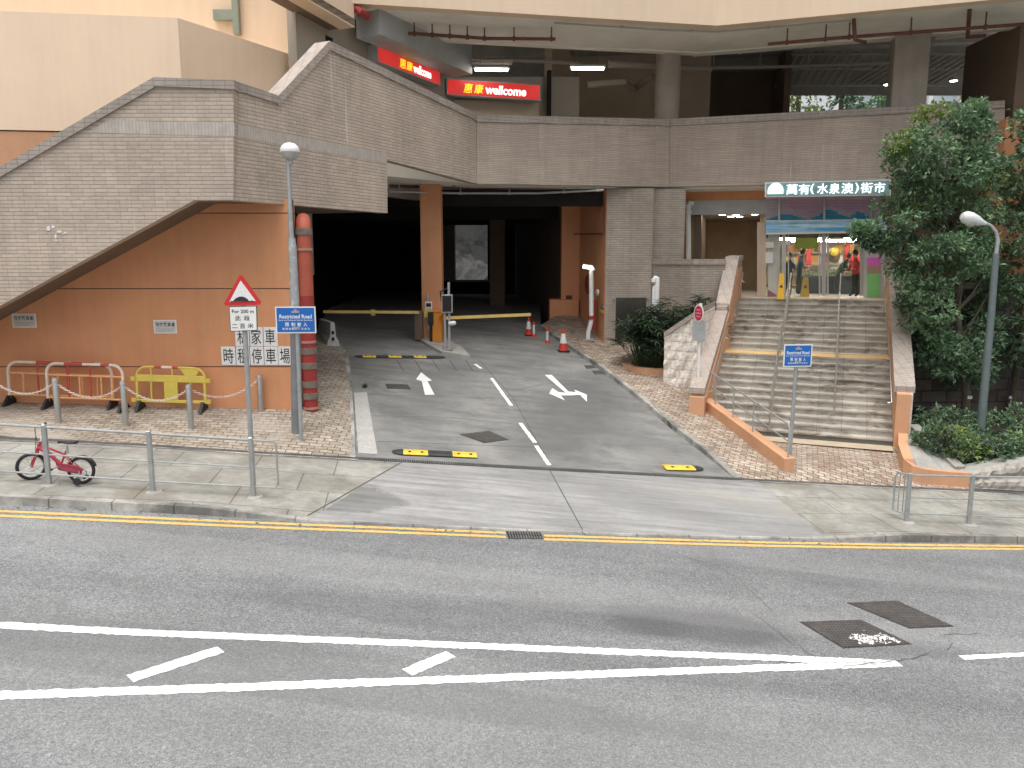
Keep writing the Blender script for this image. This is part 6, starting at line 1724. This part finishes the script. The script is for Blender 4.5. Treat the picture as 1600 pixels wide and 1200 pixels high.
# ------------------------------------------------------------------ plants
def m_leaf(name, c1, c2, tr=.25):
    t = NT(name)
    oi = t.node('ShaderNodeObjectInfo'); geo = t.node('ShaderNodeNewGeometry')
    f = geo.outputs['Random Per Island']
    c = t.mix(f, c1, c2); c = t.vary(c, t.coord(), 1.1, .30, .35, .65, 3)
    m = t.fin(c, .5, 0, .35)
    tl = t.node('ShaderNodeBsdfTranslucent'); t.l.new(c, tl.inputs[0]); mx = t.node('ShaderNodeMixShader'); mx.inputs[0].default_value = tr
    t.l.new(t.b.outputs[0], mx.inputs[1]); t.l.new(tl.outputs[0], mx.inputs[2]); t.l.new(mx.outputs[0], t.n['Material Output'].inputs[0])
    return m
MT['leaf'] = m_leaf('glossy_tree_leaf', (.10, .185, .105), (.25, .37, .20))
MT['leaf_dark'] = m_leaf('dark_tree_leaf', (.08, .15, .088), (.19, .28, .155))
MT['leaf_tip'] = m_leaf('yellow_green_leaf', (.17, .24, .06), (.29, .36, .11))
MT['leaf_palm'] = m_leaf('palm_leaf', (.022, .042, .022), (.055, .092, .045), .15)
MT['bark'] = M('grey_brown_bark', (.13, .105, .075), .9, 0, .25, 6, 40, .2, .5)
def leaf(m, p, d, n, L, w, mi=0):
    s = d.cross(n).normalized() * w; m.add([p, p + d * L * .45 + s + n * L * .04, p + d * L, p + d * L * .45 - s + n * L * .04], [(0, 1, 2, 3)], mi)
def rdir(): 
    z = R_.uniform(-1, 1); a = R_.uniform(0, 6.283); r = math.sqrt(1 - z * z); return Vector((r * math.cos(a), r * math.sin(a), z))
def clump(m, c, r, n, L, mi=0, flat=.7):
    for _ in range(n // 5):
        d = rdir(); d.z = d.z * flat + .15; p = c + d * r * R_.uniform(.35, 1.0)
        ax = (d + rdir() * .7 + Vector((0, 0, -.15))).normalized()
        for k in range(5):                                      # a sprig of five leaves
            dd = (ax + rdir() * .75).normalized(); nn_ = (UPV + rdir() * .7).normalized()
            leaf(m, p + rdir() * L * .25, dd, nn_, L * R_.uniform(.55, 1.45), L * .22, mi)
def tree(label, foot, lean, clumps, L, n, r_trunk, mats=('leaf', 'leaf_dark', 'leaf_tip'), twigs=True, tips=()):
    t = thing('tree', label, 'tree', foot, 'broadleaf trees beside the stair')
    top = foot + lean
    m = MB(); N = 8
    pts = [foot + (top - foot) * (k / N) + Vector((math.sin(k * 1.3) * .05, math.cos(k * 1.7) * .05, 0)) - Vector((0, 0, .2 if k == 0 else 0)) for k in range(N + 1)]
    m.tube(pts, [r_trunk * (1 - .75 * k / N) for k in range(N + 1)], 10)
    m.build('trunk', MT['bark'], t, True)
    lm = MB()
    for c, r in clumps[::2]:
        k = min(N, max(3, int((c.z - foot.z) / max(.1, lean.z) * N - 1))); a = pts[k]
        mid = a.lerp(c, .5) + Vector((0, 0, -.1)); lm.tube([a, mid, c], [r_trunk * .3, r_trunk * .2, r_trunk * .08], 6)
    lm.build('limbs', MT['bark'], t, True)
    cm = MB()
    for c, r in clumps: clump(cm, c, r, n, L, 1 if R_.random() < .35 else 0)
    for c, r in tips: clump(cm, c, r, n // 2, L * .9, 2)
    cm.build('crown', [MT[k] for k in mats], t)
    return t
def crown_px(spec, Y, depth, num, rr, seed):
    """clump centres inside a row-by-row outline of the crown: spec = [(y, x0, x1)]"""
    rs = random.Random(seed); out = []
    ys = [s[0] for s in spec]
    tries = 0
    while len(out) < num and tries < 9000:
        tries += 1
        y = rs.uniform(ys[0], ys[-1]); x0 = interp([(s[0], s[1]) for s in spec], y); x1 = interp([(s[0], s[2]) for s in spec], y)
        if x1 - x0 < 4: continue
        u = rs.uniform(-1, 1); x = (x0 + x1) / 2 + u * (x1 - x0) / 2 * .93
        k = math.sqrt(max(0, 1 - u * u)); v = rs.choice((-1, 1)) * rs.uniform(.3, 1) * k
        c = at(x, y, Y + v * depth * min(1, (x1 - x0) / 120))
        if all((c - o[0]).length > rr * .62 for o in out): out.append((c, rr * rs.uniform(.7, 1.2)))
    return out
TY = 22.2
spec1 = [(172, 1516, 1530), (190, 1480, 1540), (205, 1425, 1548), (240, 1392, 1558), (270, 1386, 1562), (300, 1384, 1560), (340, 1383, 1560), (380, 1395, 1560), (420, 1404, 1562), (470, 1412, 1562), (520, 1425, 1555), (570, 1445, 1550), (598, 1462, 1545)]
cl1 = crown_px(spec1, TY, 1.5, 125, .50, 3)
cl1 += [(at(x, y, TY - .7), .30) for x, y in ((1340, 362), (1352, 375), (1364, 384), (1376, 372), (1360, 358), (1388, 390), (1348, 366), (1400, 366))]
tips1 = [(at(x, y, TY - .5), .3) for x, y in ((1398, 232), (1415, 215), (1436, 190), (1448, 178), (1472, 172), (1405, 240), (1490, 376), (1520, 262), (1480, 300), (1440, 330), (1555, 280))]
f1 = at(1510, 652, TY); f1.z = drop(f1.x, f1.y).z if drop(f1.x, f1.y) else f1.z
tree('tall broadleaf tree with a tagged trunk right beside the stair wall, behind the oval-headed lamp', f1, at(1490, 300, TY) - f1, cl1, .135, 330, .13, tips=tips1)
spec2 = [(190, 1600, 1640), (215, 1582, 1690), (260, 1570, 1720), (330, 1562, 1730), (420, 1560, 1730), (500, 1560, 1720), (560, 1566, 1700), (600, 1578, 1680)]
cl2 = crown_px(spec2, TY + .6, 1.5, 95, .55, 5)
f2t = at(1575, 650, TY + 1.2); h_ = drop(f2t.x, f2t.y); f2t.z = h_.z if h_ else f2t.z
tree('broadleaf tree cut by the right edge of the photo, behind the lamp', f2t, at(1625, 300, TY + .6) - f2t, cl2, .135, 300, .12)
f3 = at(1466, 640, TY + 2.2); h_ = drop(f3.x, f3.y); f3.z = h_.z if h_ else f3.z
spec3 = [(380, 1440, 1560), (450, 1425, 1570), (520, 1425, 1580), (575, 1440, 1590)]
tree('shaded broadleaf tree with a dark trunk behind the two others', f3, at(1490, 420, TY + 2.2) - f3, crown_px(spec3, TY + 1.8, .6, 34, .5, 8), .14, 220, .10, ('leaf_dark', 'leaf_dark', 'leaf_tip'))
tg = at(1515.5, 621, TY - .16)
for x, lab in ((1515.5, 'small white tag on the trunk beside the grey lamp'), (1580, 'small white tag on the trunk at the right edge')):
    Yt = TY - .14 if x < 1550 else TY + 1.05
    c = at(x, 621, Yt); t = thing('tree_tag', lab, 'tag', c, 'white tags on tree trunks'); MB().box((c.x, c.y, c.z), (.13, .01, .09)).build('plate', MT['white_sign'], t); MB().lathe((c.x, c.y - .008, c.z + .025), [(0, -.004), (.012, -.004), (.012, .004)], 8, 0, (0, 1, 0)).build('nail', MT['black'], t)
# hedge in front of the trees: individual shrubs
sh = [(1464, 692, 28, 'dark'), (1478, 700, 38, 'tip'), (1512, 712, 34, 'tip'), (1545, 710, 34, 'dark'), (1578, 712, 36, 'tip'), (1612, 710, 38, 'dark'), (1460, 672, 34, 'dark'), (1490, 676, 44, 'leaf'), (1540, 680, 44, 'leaf'), (1590, 676, 44, 'leaf'), (1640, 690, 44, 'leaf')]
sl_ = ['dark low shrub at the foot of the stair wall, front row', 'yellow-flecked low shrub second in the front row', 'bright yellow and red flecked shrub in front of the lamp foot', 'dark green shrub just right of the lamp foot', 'yellow-green shrub near the right edge, front row', 'dark shrub cut by the right edge, front row', 'dark shrub against the stair wall, back row', 'green shrub in front of the tagged trunk, back row', 'green shrub behind the lamp post, back row', 'green shrub near the right edge, back row', 'green shrub cut by the right edge, back row']
for ish, ((x, y, r, kd), lab) in enumerate(zip(sh, sl_)):
    front = ish < 6; Y = 18.9 if front else 20.4
    c = at(x, y - 4, Y); rad_ = r * Y / FPX
    h_ = drop(c.x, c.y); fz = h_.z if h_ else c.z - rad_
    t = thing('shrub', lab, 'shrub', (c.x, c.y, fz), 'shrubs in the bed below the trees')
    sm = MB(); [sm.tube([(c.x + R_.uniform(-.08, .08), c.y, fz - .05), (c.x + R_.uniform(-.4, .4) * rad_, c.y + R_.uniform(-.3, .3) * rad_, fz + (c.z + rad_ - fz) * .8)], .014, 5) for _ in range(6)]; sm.build('stems', MT['bark'], t)
    m = MB()
    for k in range(22):
        d = rdir(); q = c + Vector((d.x * rad_ * 1.05, d.y * rad_ * .7, d.z * rad_ * .7)); q.z = max(q.z, fz + .1)
        clump(m, q, .24, 75, .105, 2 if (kd == 'tip' and R_.random() < .45) else (1 if kd == 'dark' or R_.random() < .3 else 0))
    m.build('foliage', [MT['leaf'], MT['leaf_dark'], MT['leaf_tip']], t)

# dark stone wall behind the trees and the low rock kerb in front of the bed
w0, w1 = st(-.5, 4.0), Vector((27, 24.5, 0))
SWl = thing('stone_wall', 'dark coursed stone retaining wall behind the trees', 'wall', (17, 23, -4.4))
n = nrm(w0.xy, w1.xy)
def m_dstone():
    t = NT('dark_stone_blocks'); bc, bf = t.brick(t.coord(uv=True), .8, .36, .02, (.15, .125, .11), (.10, .085, .075), (.06, .05, .045), .4)
    c = t.vary(bc, t.coord(), 3, .3); c = t.mix(t.ramp(t.noise(t.coord((1, 1, 4)), 2, 5), .6, .72, 0, .5), c, (.26, .23, .21))
    t.bump(t.math('ADD', t.math('SUBTRACT', 1.0, bf), t.noise(t.coord(), 5, 5)), .8, .05)
    return t.fin(c, .9)
MT['dstone'] = m_dstone()
MB().prism([Vector((w0.x, w0.y, -5)), Vector((w1.x, w1.y, -5.5)), Vector((w1.x, w1.y, -.9)), Vector((w0.x, w0.y, -.9))], -n * .5).build('wall', MT['dstone'], SWl)
MB().prism([Vector((w0.x, w0.y, -.91)) + n * .06, Vector((w1.x, w1.y, -.91)) + n * .06, Vector((w1.x, w1.y, -.73)) + n * .06, Vector((w0.x, w0.y, -.73)) + n * .06], -n * .6).build('coping', MT['cop'], SWl)
a = path[-1] + Vector((0, 0, 0)); ra = [(1516, 760), (1560, 764), (1620, 768), (1720, 774), (1850, 780)]
RK = thing('rock_kerb', 'low pale rock-faced kerb wall in front of the shrub bed', 'wall', G(1560, 765))
rows_b = [dp(x) + Vector((-.03, .24, .0)) for x, y in ra]; topy = [738, 729, 719, 712, 708]
fr, tp_, bk2 = [], [], []
nseg = 40
def lerp_list(L, f): k = f * (len(L) - 1); i = min(int(k), len(L) - 2); return L[i] + (L[i + 1] - L[i]) * (k - i)
tops_ = [Vector((p.x, p.y + .12, at(q[0], yt, p.y + .12).z)) for p, q, yt in zip(rows_b, ra, topy)]
rows = []
for j in range(7):
    r_ = []
    for i in range(nseg + 1):
        f = i / nseg; b, t_ = lerp_list(rows_b, f), lerp_list(tops_, f); q = b.lerp(t_, j / 6)
        if 0 < j < 6: q += Vector((R_.uniform(-.03, .03), -abs(math.sin(j * math.pi / 3)) * .08 * (.4 + abs(math.sin(i * .9))) + R_.uniform(-.03, .02), 0))
        r_.append(q - Vector((0, 0, .1 if j == 0 else 0)))
    rows.append(r_)
MT['rock_kerb'] = M('weathered_rock_face', (.36, .335, .295), .9, 0, .25, 2.5, 14, .15, .6); m = MB().grid(rows); m.build('face', MT['rock_kerb'], RK)
MB().grid([[lerp_list(tops_, i / nseg) for i in range(nseg + 1)], [lerp_list(tops_, i / nseg) + Vector((.05, .42, .03)) for i in range(nseg + 1)], [lerp_list(tops_, i / nseg) + Vector((.05, .44, -.5)) for i in range(nseg + 1)]]).build('top', MT['concrete'], RK)
# ledge from the slab corner up to the stair
e0_, e1_ = tops_[0] + Vector((.06, .2, 0)), st(-.5, .75, -4.42)
t = thing('bed_edging', 'pale concrete edging between the slab and the shrub bed', 'edging', e0_); MB().beam(e0_, e1_, .26, .20).build('edging', MT['concrete'], t)
m = MB(); [m.beam(e0_.lerp(e1_, f) + Vector((0, 0, .1)), e0_.lerp(e1_, f + .004) + Vector((0, 0, .1)), .27, .004) for f in (.33, .66)]; m.build('joint', MT['joint'], t)

# palms by the rock wall, in a round peach planter
PLc = G(1032, 583)
PT = thing('planter', 'round peach planter rim at the foot of the rock wall', 'planter', (PLc.x, PLc.y + .8, PLc.z))
pc = Vector((PLc.x + .2, PLc.y + .95, PLc.z - .05))
MB().lathe(pc, [(1.25, -.3), (1.25, .22), (1.05, .22), (1.05, .0)], 40).build('rim', MT['orange_pale'], PT, True)
MB().lathe(pc, [(1.06, .12), (.0, .14)], 24).build('soil', MT['dirt'], PT)
def palm(label, c, h, r, n):
    t = thing('palm_plant', label, 'plant', c, 'palm plants in the round planter')
    m, s = MB(), MB()
    for k in range(n):
        a_ = R_.uniform(0, 6.283); rr_ = R_.uniform(.1, 1) * r; hh_ = h * R_.uniform(.45, 1.0) * (1.1 - .35 * rr_ / r)
        b = c + vec2(a_) * rr_ * .35; tip = c + vec2(a_ + R_.uniform(-.3, .3)) * rr_ + UPV * hh_
        s.tube([b, b.lerp(tip, .6) + UPV * hh_ * .12, tip], [.012, .009, .005], 5)
        for q in range(11):                                       # a fan of narrow leaflets
            d = (vec2(a_ + (q - 4) * .42) + UPV * R_.uniform(-.55, .35)).normalized(); leaf(m, tip, d, UPV, R_.uniform(.28, .50), .026)
    s.build('stems', MT['weed'], t); m.build('fronds', MT['leaf_palm'], t)
zb = pc.z + .1
palm('bushy dark palm plant at the left of the planter, before the steel door', Vector((pc.x - .55, pc.y - .2, zb)), 1.9, .95, 110)
palm('taller dark palm plant in the middle of the planter', Vector((pc.x + .2, pc.y + .2, zb)), 2.1, .95, 110)
palm('dark palm plant behind the rock wall, under the round sign', Vector((pc.x + 1.5, pc.y + .9, zb + .3)), 1.9, .75, 70)
palm('dark palm plant low in front of the vent pipe', Vector((pc.x - .1, pc.y - .5, zb)), 1.4, .95, 90)

MT['litter'] = M('dry_leaf', (.22, .15, .07), .8, 0, .4, 9)
m = MB()
for k in range(170):
    x = R_.uniform(-60, 1640); y = interp(KL, x) + R_.uniform(1, 9) if k % 3 else interp(DL, x) + R_.uniform(4, 30)
    if k % 3 == 0 and x < 1380: continue
    q = G(x, y) + UPV * .012; a_ = R_.uniform(0, 6.28); e1, e2 = vec2(a_) * R_.uniform(.02, .045), vec2(a_ + 1.57) * R_.uniform(.01, .02)
    m.face([q - e1, q - e2 + UPV * .008, q + e1 + UPV * .004, q + e2 + UPV * .01])
tag(m.build('fallen_leaves', MT['litter']), 'dry fallen leaves and scraps lying in the gutter', 'leaves', None, 'stuff')

# ------------------------------------------------------------------ people in the market
MT['skin'] = M('skin', (.50, .30, .21), .6, 0, .05, 5); MT['hair'] = M('black_hair', (.02, .017, .015), .5, 0, .2, 20)
MT['navy'] = M('navy_jacket', (.03, .045, .085), .8, 0, .15, 6); MT['blackc'] = M('black_clothing', (.018, .018, .02), .8, 0, .2, 6)
MT['redc'] = M('red_jacket', (.50, .05, .05), .8, 0, .12, 6); MT['darkgrn'] = M('dark_green_coat', (.03, .045, .035), .8, 0, .15, 6); MT['greyc'] = M('grey_scarf', (.35, .36, .36), .8, 0, .15, 6)
def person(label, foot, h, yaw, top, bottom, pose='stand'):
    t = thing('person', label, 'person', foot, None, yaw); k = h / 1.7
    bend = .25 if pose == 'bend' else .04
    fwd = Vector((0, -1, 0)); S = Vector((1, 0, 0))
    hip = Vector((0, 0, .90)); ch = hip + Vector((0, -bend * .8, .36)); nk = hip + Vector((0, -bend * 1.3, .56)); hd = nk + Vector((0, -.05 - bend * .2, .12)); hc = nk + Vector((0, -.06 - bend * .25, .21))
    V, E, Rr = [], [], []
    def add(p, r, par=None):
        V.append(p * k); Rr.append(r * k)
        if par is not None: E.append((par, len(V) - 1))
        return len(V) - 1
    i0 = add(hip, .15); i1 = add(hip + Vector((0, -bend * .4, .18)), .14, i0); i2 = add(ch, .16, i1); i3 = add(nk, .065, i2); i4 = add(hd, .075, i3); i5 = add(hc, .098, i4); add(hc + Vector((0, -.01, .08)), .075, i5)
    stp = .14
    for s in (-1, 1):
        l1 = add(hip + S * s * .09 + Vector((0, 0, -.06)), .10, i0); l2 = add(Vector((s * .095, -s * stp * .5 - .02, .48)), .068, l1); l3 = add(Vector((s * .10, s * stp * .3, .09)), .045, l2); l4 = add(Vector((s * .10, s * stp * .3 - .13, .045)), .042, l3)
        a1 = add(ch + S * s * .17 + Vector((0, 0, .07)), .065, i2)
        el = ch + S * s * .23 + Vector((0, -.08, -.22)); hn = el + (Vector((-s * .05, -.20, .03)) if pose != 'stand' or s > 0 else Vector((0, -.08, -.20)))
        a2 = add(el, .048, a1); a3 = add(hn, .032, a2); pm = hn + (hn - el).normalized() * .06; a4 = add(pm, .034, a3)
        d = (hn - el).normalized(); sd_ = d.cross(UPV).normalized()
        for q in range(4): f_ = add(pm + d * .035 + sd_ * (q - 1.5) * .02, .010, a4); add(pm + d * (.075 - .006 * abs(q - 1.4)) + sd_ * (q - 1.5) * .021 - UPV * .02, .008, f_)
        th = add(pm + sd_ * -.035 * s + d * .0, .011, a4); add(pm + sd_ * -.05 * s + d * .035, .009, th)
    me = bpy.data.meshes.new('body'); me.from_pydata([tuple(v_) for v_ in V], E, []); ob = bpy.data.objects.new('body', me); COL.objects.link(ob)
    md = ob.modifiers.new('skin', 'SKIN'); md.use_smooth_shade = True; md.branch_smoothing = .6
    for sv, r_ in zip(me.skin_vertices[0].data, Rr): sv.radius = (r_, r_)
    me.skin_vertices[0].data[0].use_root = True
    sb_ = ob.modifiers.new('sub', 'SUBSURF'); sb_.levels = 1; sb_.render_levels = 1
    dg = bpy.context.evaluated_depsgraph_get(); dg.update(); m2 = bpy.data.meshes.new_from_object(ob.evaluated_get(dg))
    bpy.data.objects.remove(ob); bpy.data.meshes.remove(me)
    m2.materials.clear()
    for q in (top, bottom, 'skin', 'blackc'): m2.materials.append(MT[q])
    for p in m2.polygons:
        c = p.center / k; head = c.z > nk.z + .04; hand = abs(c.x) > .12 and c.y < ch.y - .25 and c.z > .8
        p.material_index = 2 if head or hand else (3 if c.z < .08 else (1 if c.z < .86 else 0)); p.use_smooth = True
    o = bpy.data.objects.new('body', m2); COL.objects.link(o); o.parent = t
    m = MB(); hk_ = hc * k
    m.lathe(hk_ + Vector((0, .012, 0)) * k, [(.106 * k, -.03 * k), (.114 * k, .03 * k), (.10 * k, .085 * k), (.06 * k, .125 * k), (0, .135 * k)], 16)
    m.lathe(hk_ + Vector((0, .03, -.03)) * k, [(.0, -.09 * k), (.075 * k, -.07 * k), (.10 * k, 0), (.10 * k, .03 * k)], 14); m.build('hair', MT['hair'], t, True, True)
    m = MB(); f0_ = hk_ + Vector((0, -.092, 0)) * k
    for s in (-1, 1): m.lathe(f0_ + Vector((s * .034, 0, .012)) * k, [(0, -.006 * k), (.012 * k, 0), (0, .006 * k)], 8, 0, (0, 1, 0))
    m.box(f0_ + Vector((0, -.002, -.05)) * k, (.045 * k, .008 * k, .009 * k)); m.build('face_features', MT['hair'], t, True, True)
    MB().tube([f0_ + Vector((0, .0, .01)) * k, f0_ + Vector((0, -.022, -.022)) * k, f0_ + Vector((0, .0, -.03)) * k], .011 * k, 6).build('nose', MT['skin'], t, True, True)
    return t
def mk(px, d): q = onm(px, 400, -d); return Vector((q.x, q.y, ZP + .008))
person('man in a navy jacket and black trousers standing sideways behind the left market door', mk(1250, 1.6), 1.66, math.radians(80), 'navy', 'blackc', 'reach')
person('person in a red jacket and black trousers at the right edge of the market doorway', mk(1339, .5), 1.58, math.radians(-60), 'redc', 'blackc', 'reach')
person('person in a dark coat bending over the stall in the middle of the market', mk(1312, 2.2), 1.5, math.radians(40), 'darkgrn', 'blackc', 'bend')
person('person in black with grey hair behind the left door frame of the market', mk(1234, 1.1), 1.5, math.radians(-20), 'blackc', 'blackc', 'stand')
# stalls with vegetables, goods at the back, banner
MT['crate'] = M('black_stall_cloth', (.025, .025, .025), .8, 0, .2, 4)
MT['veg'] = m_leaf('stall_vegetables', (.10, .17, .05), (.42, .48, .30), .1)
for px, d, w, lab in ((1301, 3.2, 2.3, 'black draped stall heaped with green and white vegetables in the middle of the market'), (1268, 3.8, 1.0, 'small stall of pale vegetables behind the man in navy'), (1333, 3.6, 1.4, 'stall of leafy vegetables behind the person in red')):
    c = mk(px, d); t = thing('market_stall', lab, 'stall', c, 'vegetable stalls in the market')
    MB().box(c + Vector((0, 0, .34)), (w, .8, .68), -.29, 0, .03).build('table', MT['crate'], t)
    m = MB()
    for k in range(int(w * 16)):
        q = c + MU * R_.uniform(-w / 2, w / 2) + dv_ * R_.uniform(-.38, .38) + UPV * R_.uniform(.70, .92); clump(m, q, .10, 15, .10)
    m.build('vegetables', MT['veg'], t)
goods = [('red hanging goods', (.55, .04, .04)), ('orange packets', (.62, .25, .05)), ('yellow boxes', (.68, .48, .08)), ('white packets', (.66, .64, .58)), ('brown cartons', (.24, .14, .08)), ('pink packets', (.62, .25, .25))]
gm = [M('goods_' + a_.replace(' ', '_'), c_, .5, 0, .15, 6) for a_, c_ in goods]
t = thing('goods_shelf', 'tall shelf of red, orange and white packets at the back of the market', 'shelf', hm(HW * .45, 9))
m = MB(); [m.prism([hm(.8, 9, ZP + z_), hm(HW - .3, 9, ZP + z_), hm(HW - .3, 9.4, ZP + z_), hm(.8, 9.4, ZP + z_)], (0, 0, .04)) for z_ in (.1, .6, 1.1, 1.6)]; m.build('shelf', MT['beige_wall'], t)
for gi, g_ in enumerate(gm):
    m = MB()
    for z_ in (.14, .64, 1.14, 1.64):
        u = .85 + R_.uniform(0, .3)
        while u < HW - .5:
            w_ = R_.uniform(.14, .34); h_ = R_.uniform(.2, .42)
            if R_.random() < .35: q = hm(u, 9.05, ZP + z_); m.prism([q, q + MU * w_, q + MU * w_ + UPV * h_, q + UPV * h_], dv_ * .2)
            u += w_ + R_.uniform(.02, .5)
    m.build('packets', g_, t)
MT['lime'] = M('lime_banner', (.36, .40, .04), .6, 0, .08, 2)
a, b = mk(1241, 1.0), mk(1277, 1.0)
t = thing('banner', 'plain lime green banner hung behind the left market door', 'banner', (a.x, a.y, a.z + 1.9)); MB().prism([a + UPV * 1.72, b + UPV * 1.72, b + UPV * 2.3, a + UPV * 2.3], dv_ * .02).build('cloth', MT['lime'], t); MB().tube([a + UPV * 2.31, b + UPV * 2.31], .012, 6).build('rod', MT['galv'], t)
for px, d, z_, w_, h_, c_, lab in ((1303, 3.0, 1.45, .34, .34, 2, 'round yellow lantern hung over the market stall'), (1322, 3.2, 1.25, .16, .62, 0, 'narrow red hanging banner beside the yellow lantern'), (1264, 3.2, 1.1, .18, .62, 0, 'narrow red hanging banner right of the man in navy'), (1308, 4.2, 1.2, .22, .5, 4, 'brown hanging banner under the yellow lantern'), (1334, 2.4, 1.25, .40, .26, 0, 'bright red card hung beside the person in red'), (1330, 4.0, 1.4, .16, .5, 1, 'orange hanging banner near the right edge of the market door')):
    c = mk(px, d) + UPV * (z_ + h_ / 2); t = thing('hanging_goods', lab, 'decoration', c, 'hanging decorations in the market')
    if 'lantern' in lab: MB().lathe(c, [(0, -h_ / 2), (w_ * .35, -h_ * .42), (w_ / 2, -h_ * .1), (w_ / 2, h_ * .15), (w_ * .35, h_ * .42), (0, h_ / 2)], 14).build('body', gm[c_], t, True)
    else: MB().box(c, (w_, .05, h_), -.29, 0, .015).build('body', gm[c_], t)
    MB().tube([c + UPV * h_ / 2, Vector((c.x, c.y, zh_))], .008, 5).build('cord', MT['black'], t)
# yellow caution boards
MT['caution'] = M('caution_yellow_plastic', (.72, .42, .03), .5, 0, .06, 4)
for px, d, h_, w_, lab in ((1261, .35, .70, .30, 'yellow folding wet floor board inside the left market door'), (1223, -1.75, .86, .24, 'pale yellow folding wet floor board at the head of the stair handrail')):
    q = onm(px, 400, -d); c = Vector((q.x, q.y, ZP + .01)); t = thing('caution_board', lab, 'caution sign', c, 'folding wet floor boards')
    for s in (-1, 1):
        m = MB(); o = dv_ * (.16 * s); m.prism([c - MU * w_ / 2 + o, c + MU * w_ / 2 + o, c + MU * w_ * .28 + UPV * h_ + o * .1, c - MU * w_ * .28 + UPV * h_ + o * .1], dv_ * .02); m.build('board', MT['caution'], t)
    MB().prism([c + UPV * h_ * .45 + MN * .1 - MU * .06, c + UPV * h_ * .45 + MN * .1 + MU * .06, c + UPV * (h_ * .45 + .11) + MN * .085], MN * .004).build('pictogram', MT['black_ink'], t)

# ------------------------------------------------------------------ beyond the deck and the car park
t = thing('retaining_wall', 'grey concrete retaining wall seen through the opening at the back of the car park', 'wall', (-3, 56, -3))
def m_ret():
    q = NT('stained_concrete'); c = q.vary((.075, .075, .073), q.coord(), .8, .35, .3, .7); c = q.mix(q.ramp(q.noise(q.coord(), 1.4, 6, .7), .52, .62, 0, .7), c, (.022, .024, .021)); return q.fin(c, .9)
MT['ret'] = m_ret()
MB().box((-3, 56, 2), (26, .6, 12)).build('wall', MT['ret'], t)
t2 = thing('rock_slope', 'pale rock slope lying against the retaining wall behind the car park', 'slope', (-2.0, 54.5, -3)); m = MB()
rows = [[Vector((-4.5 + i * .4 + R_.uniform(-.1, .1), 53.5 + j * .4 + R_.uniform(-.15, .15), -3.2 + j * .75 * (1 - .05 * i) + R_.uniform(-.15, .15))) for i in range(14)] for j in range(7)]
m.grid(rows).build('rocks', MT['ret'], t2)
FB = thing('apartment_block', 'pale blue and white apartment block far beyond the upper deck', 'building', (40, 72, 0))
MT['fb'] = M('pale_blue_tile', (.50, .56, .62), .6, 0, .08, .3); MT['fbw'] = M('white_render', (.74, .75, .76), .6, 0, .05, .3); MT['fbg'] = M('dark_window_glass', (.07, .09, .12), .15, 0, .2, .3)
xL, xR_ = at(1405, 150, 70).x, at(1640, 150, 70).x
MB().box(((xL + xR_) / 2, 74, 8), (xR_ - xL, 8, 30)).build('wall', MT['fb'], FB)
for i in range(6):
    x_ = xL + 1 + i * 2.6
    for j in range(-1, 5):
        z_ = 9.6 + j * 2.8; w = MB().box((x_ + .8, 69.95, z_), (1.5, .12, 1.5)).build('window', MT['fbg'], FB); MB().box((x_ + .8, 69.85, z_ - .8), (1.8, .3, .12)).build('sill', MT['fbw'], w)
m = MB(); [m.box((xL + 2.4 + i * 2.6, 69.7, 8), (.35, .6, 28)) for i in range(5)]; m.build('pilaster', MT['fbw'], FB)
for px0, px1, Y, lab, mt, ytop in ((1222, 1275, 52, 'bright yellow-green tree seen beyond the upper deck', 'leaf_tip', 128), (1285, 1345, 54, 'dark green tree beyond the upper deck, left of the square column', 'leaf_dark', 132), (1345, 1412, 56, 'dark green tree beyond the upper deck, against the square column', 'leaf', 132), (1508, 1560, 50, 'yellow-green tree beyond the deck at the right, before the pale block', 'leaf_tip', 128)):
    a, b = at(px0, 150, Y), at(px1, 150, Y); c = (a + b) / 2; r_ = (b - a).length / 2; t = thing('distant_tree', lab, 'tree', (c.x, Y, -2), 'trees beyond the upper deck')
    MB().tube([(c.x, Y, -2), (c.x, Y, at(px0, 150, Y).z)], [.3, .15], 8).build('trunk', MT['bark'], t, True)
    m = MB(); zt_ = at(px0, ytop, Y).z
    for k in range(26): d = rdir(); clump(m, Vector((c.x + d.x * r_, Y + d.y * 1.2, zt_ - 2.2 + d.z * 2.0)), .7, 75, .32)
    m.build('crown', MT[mt], t)
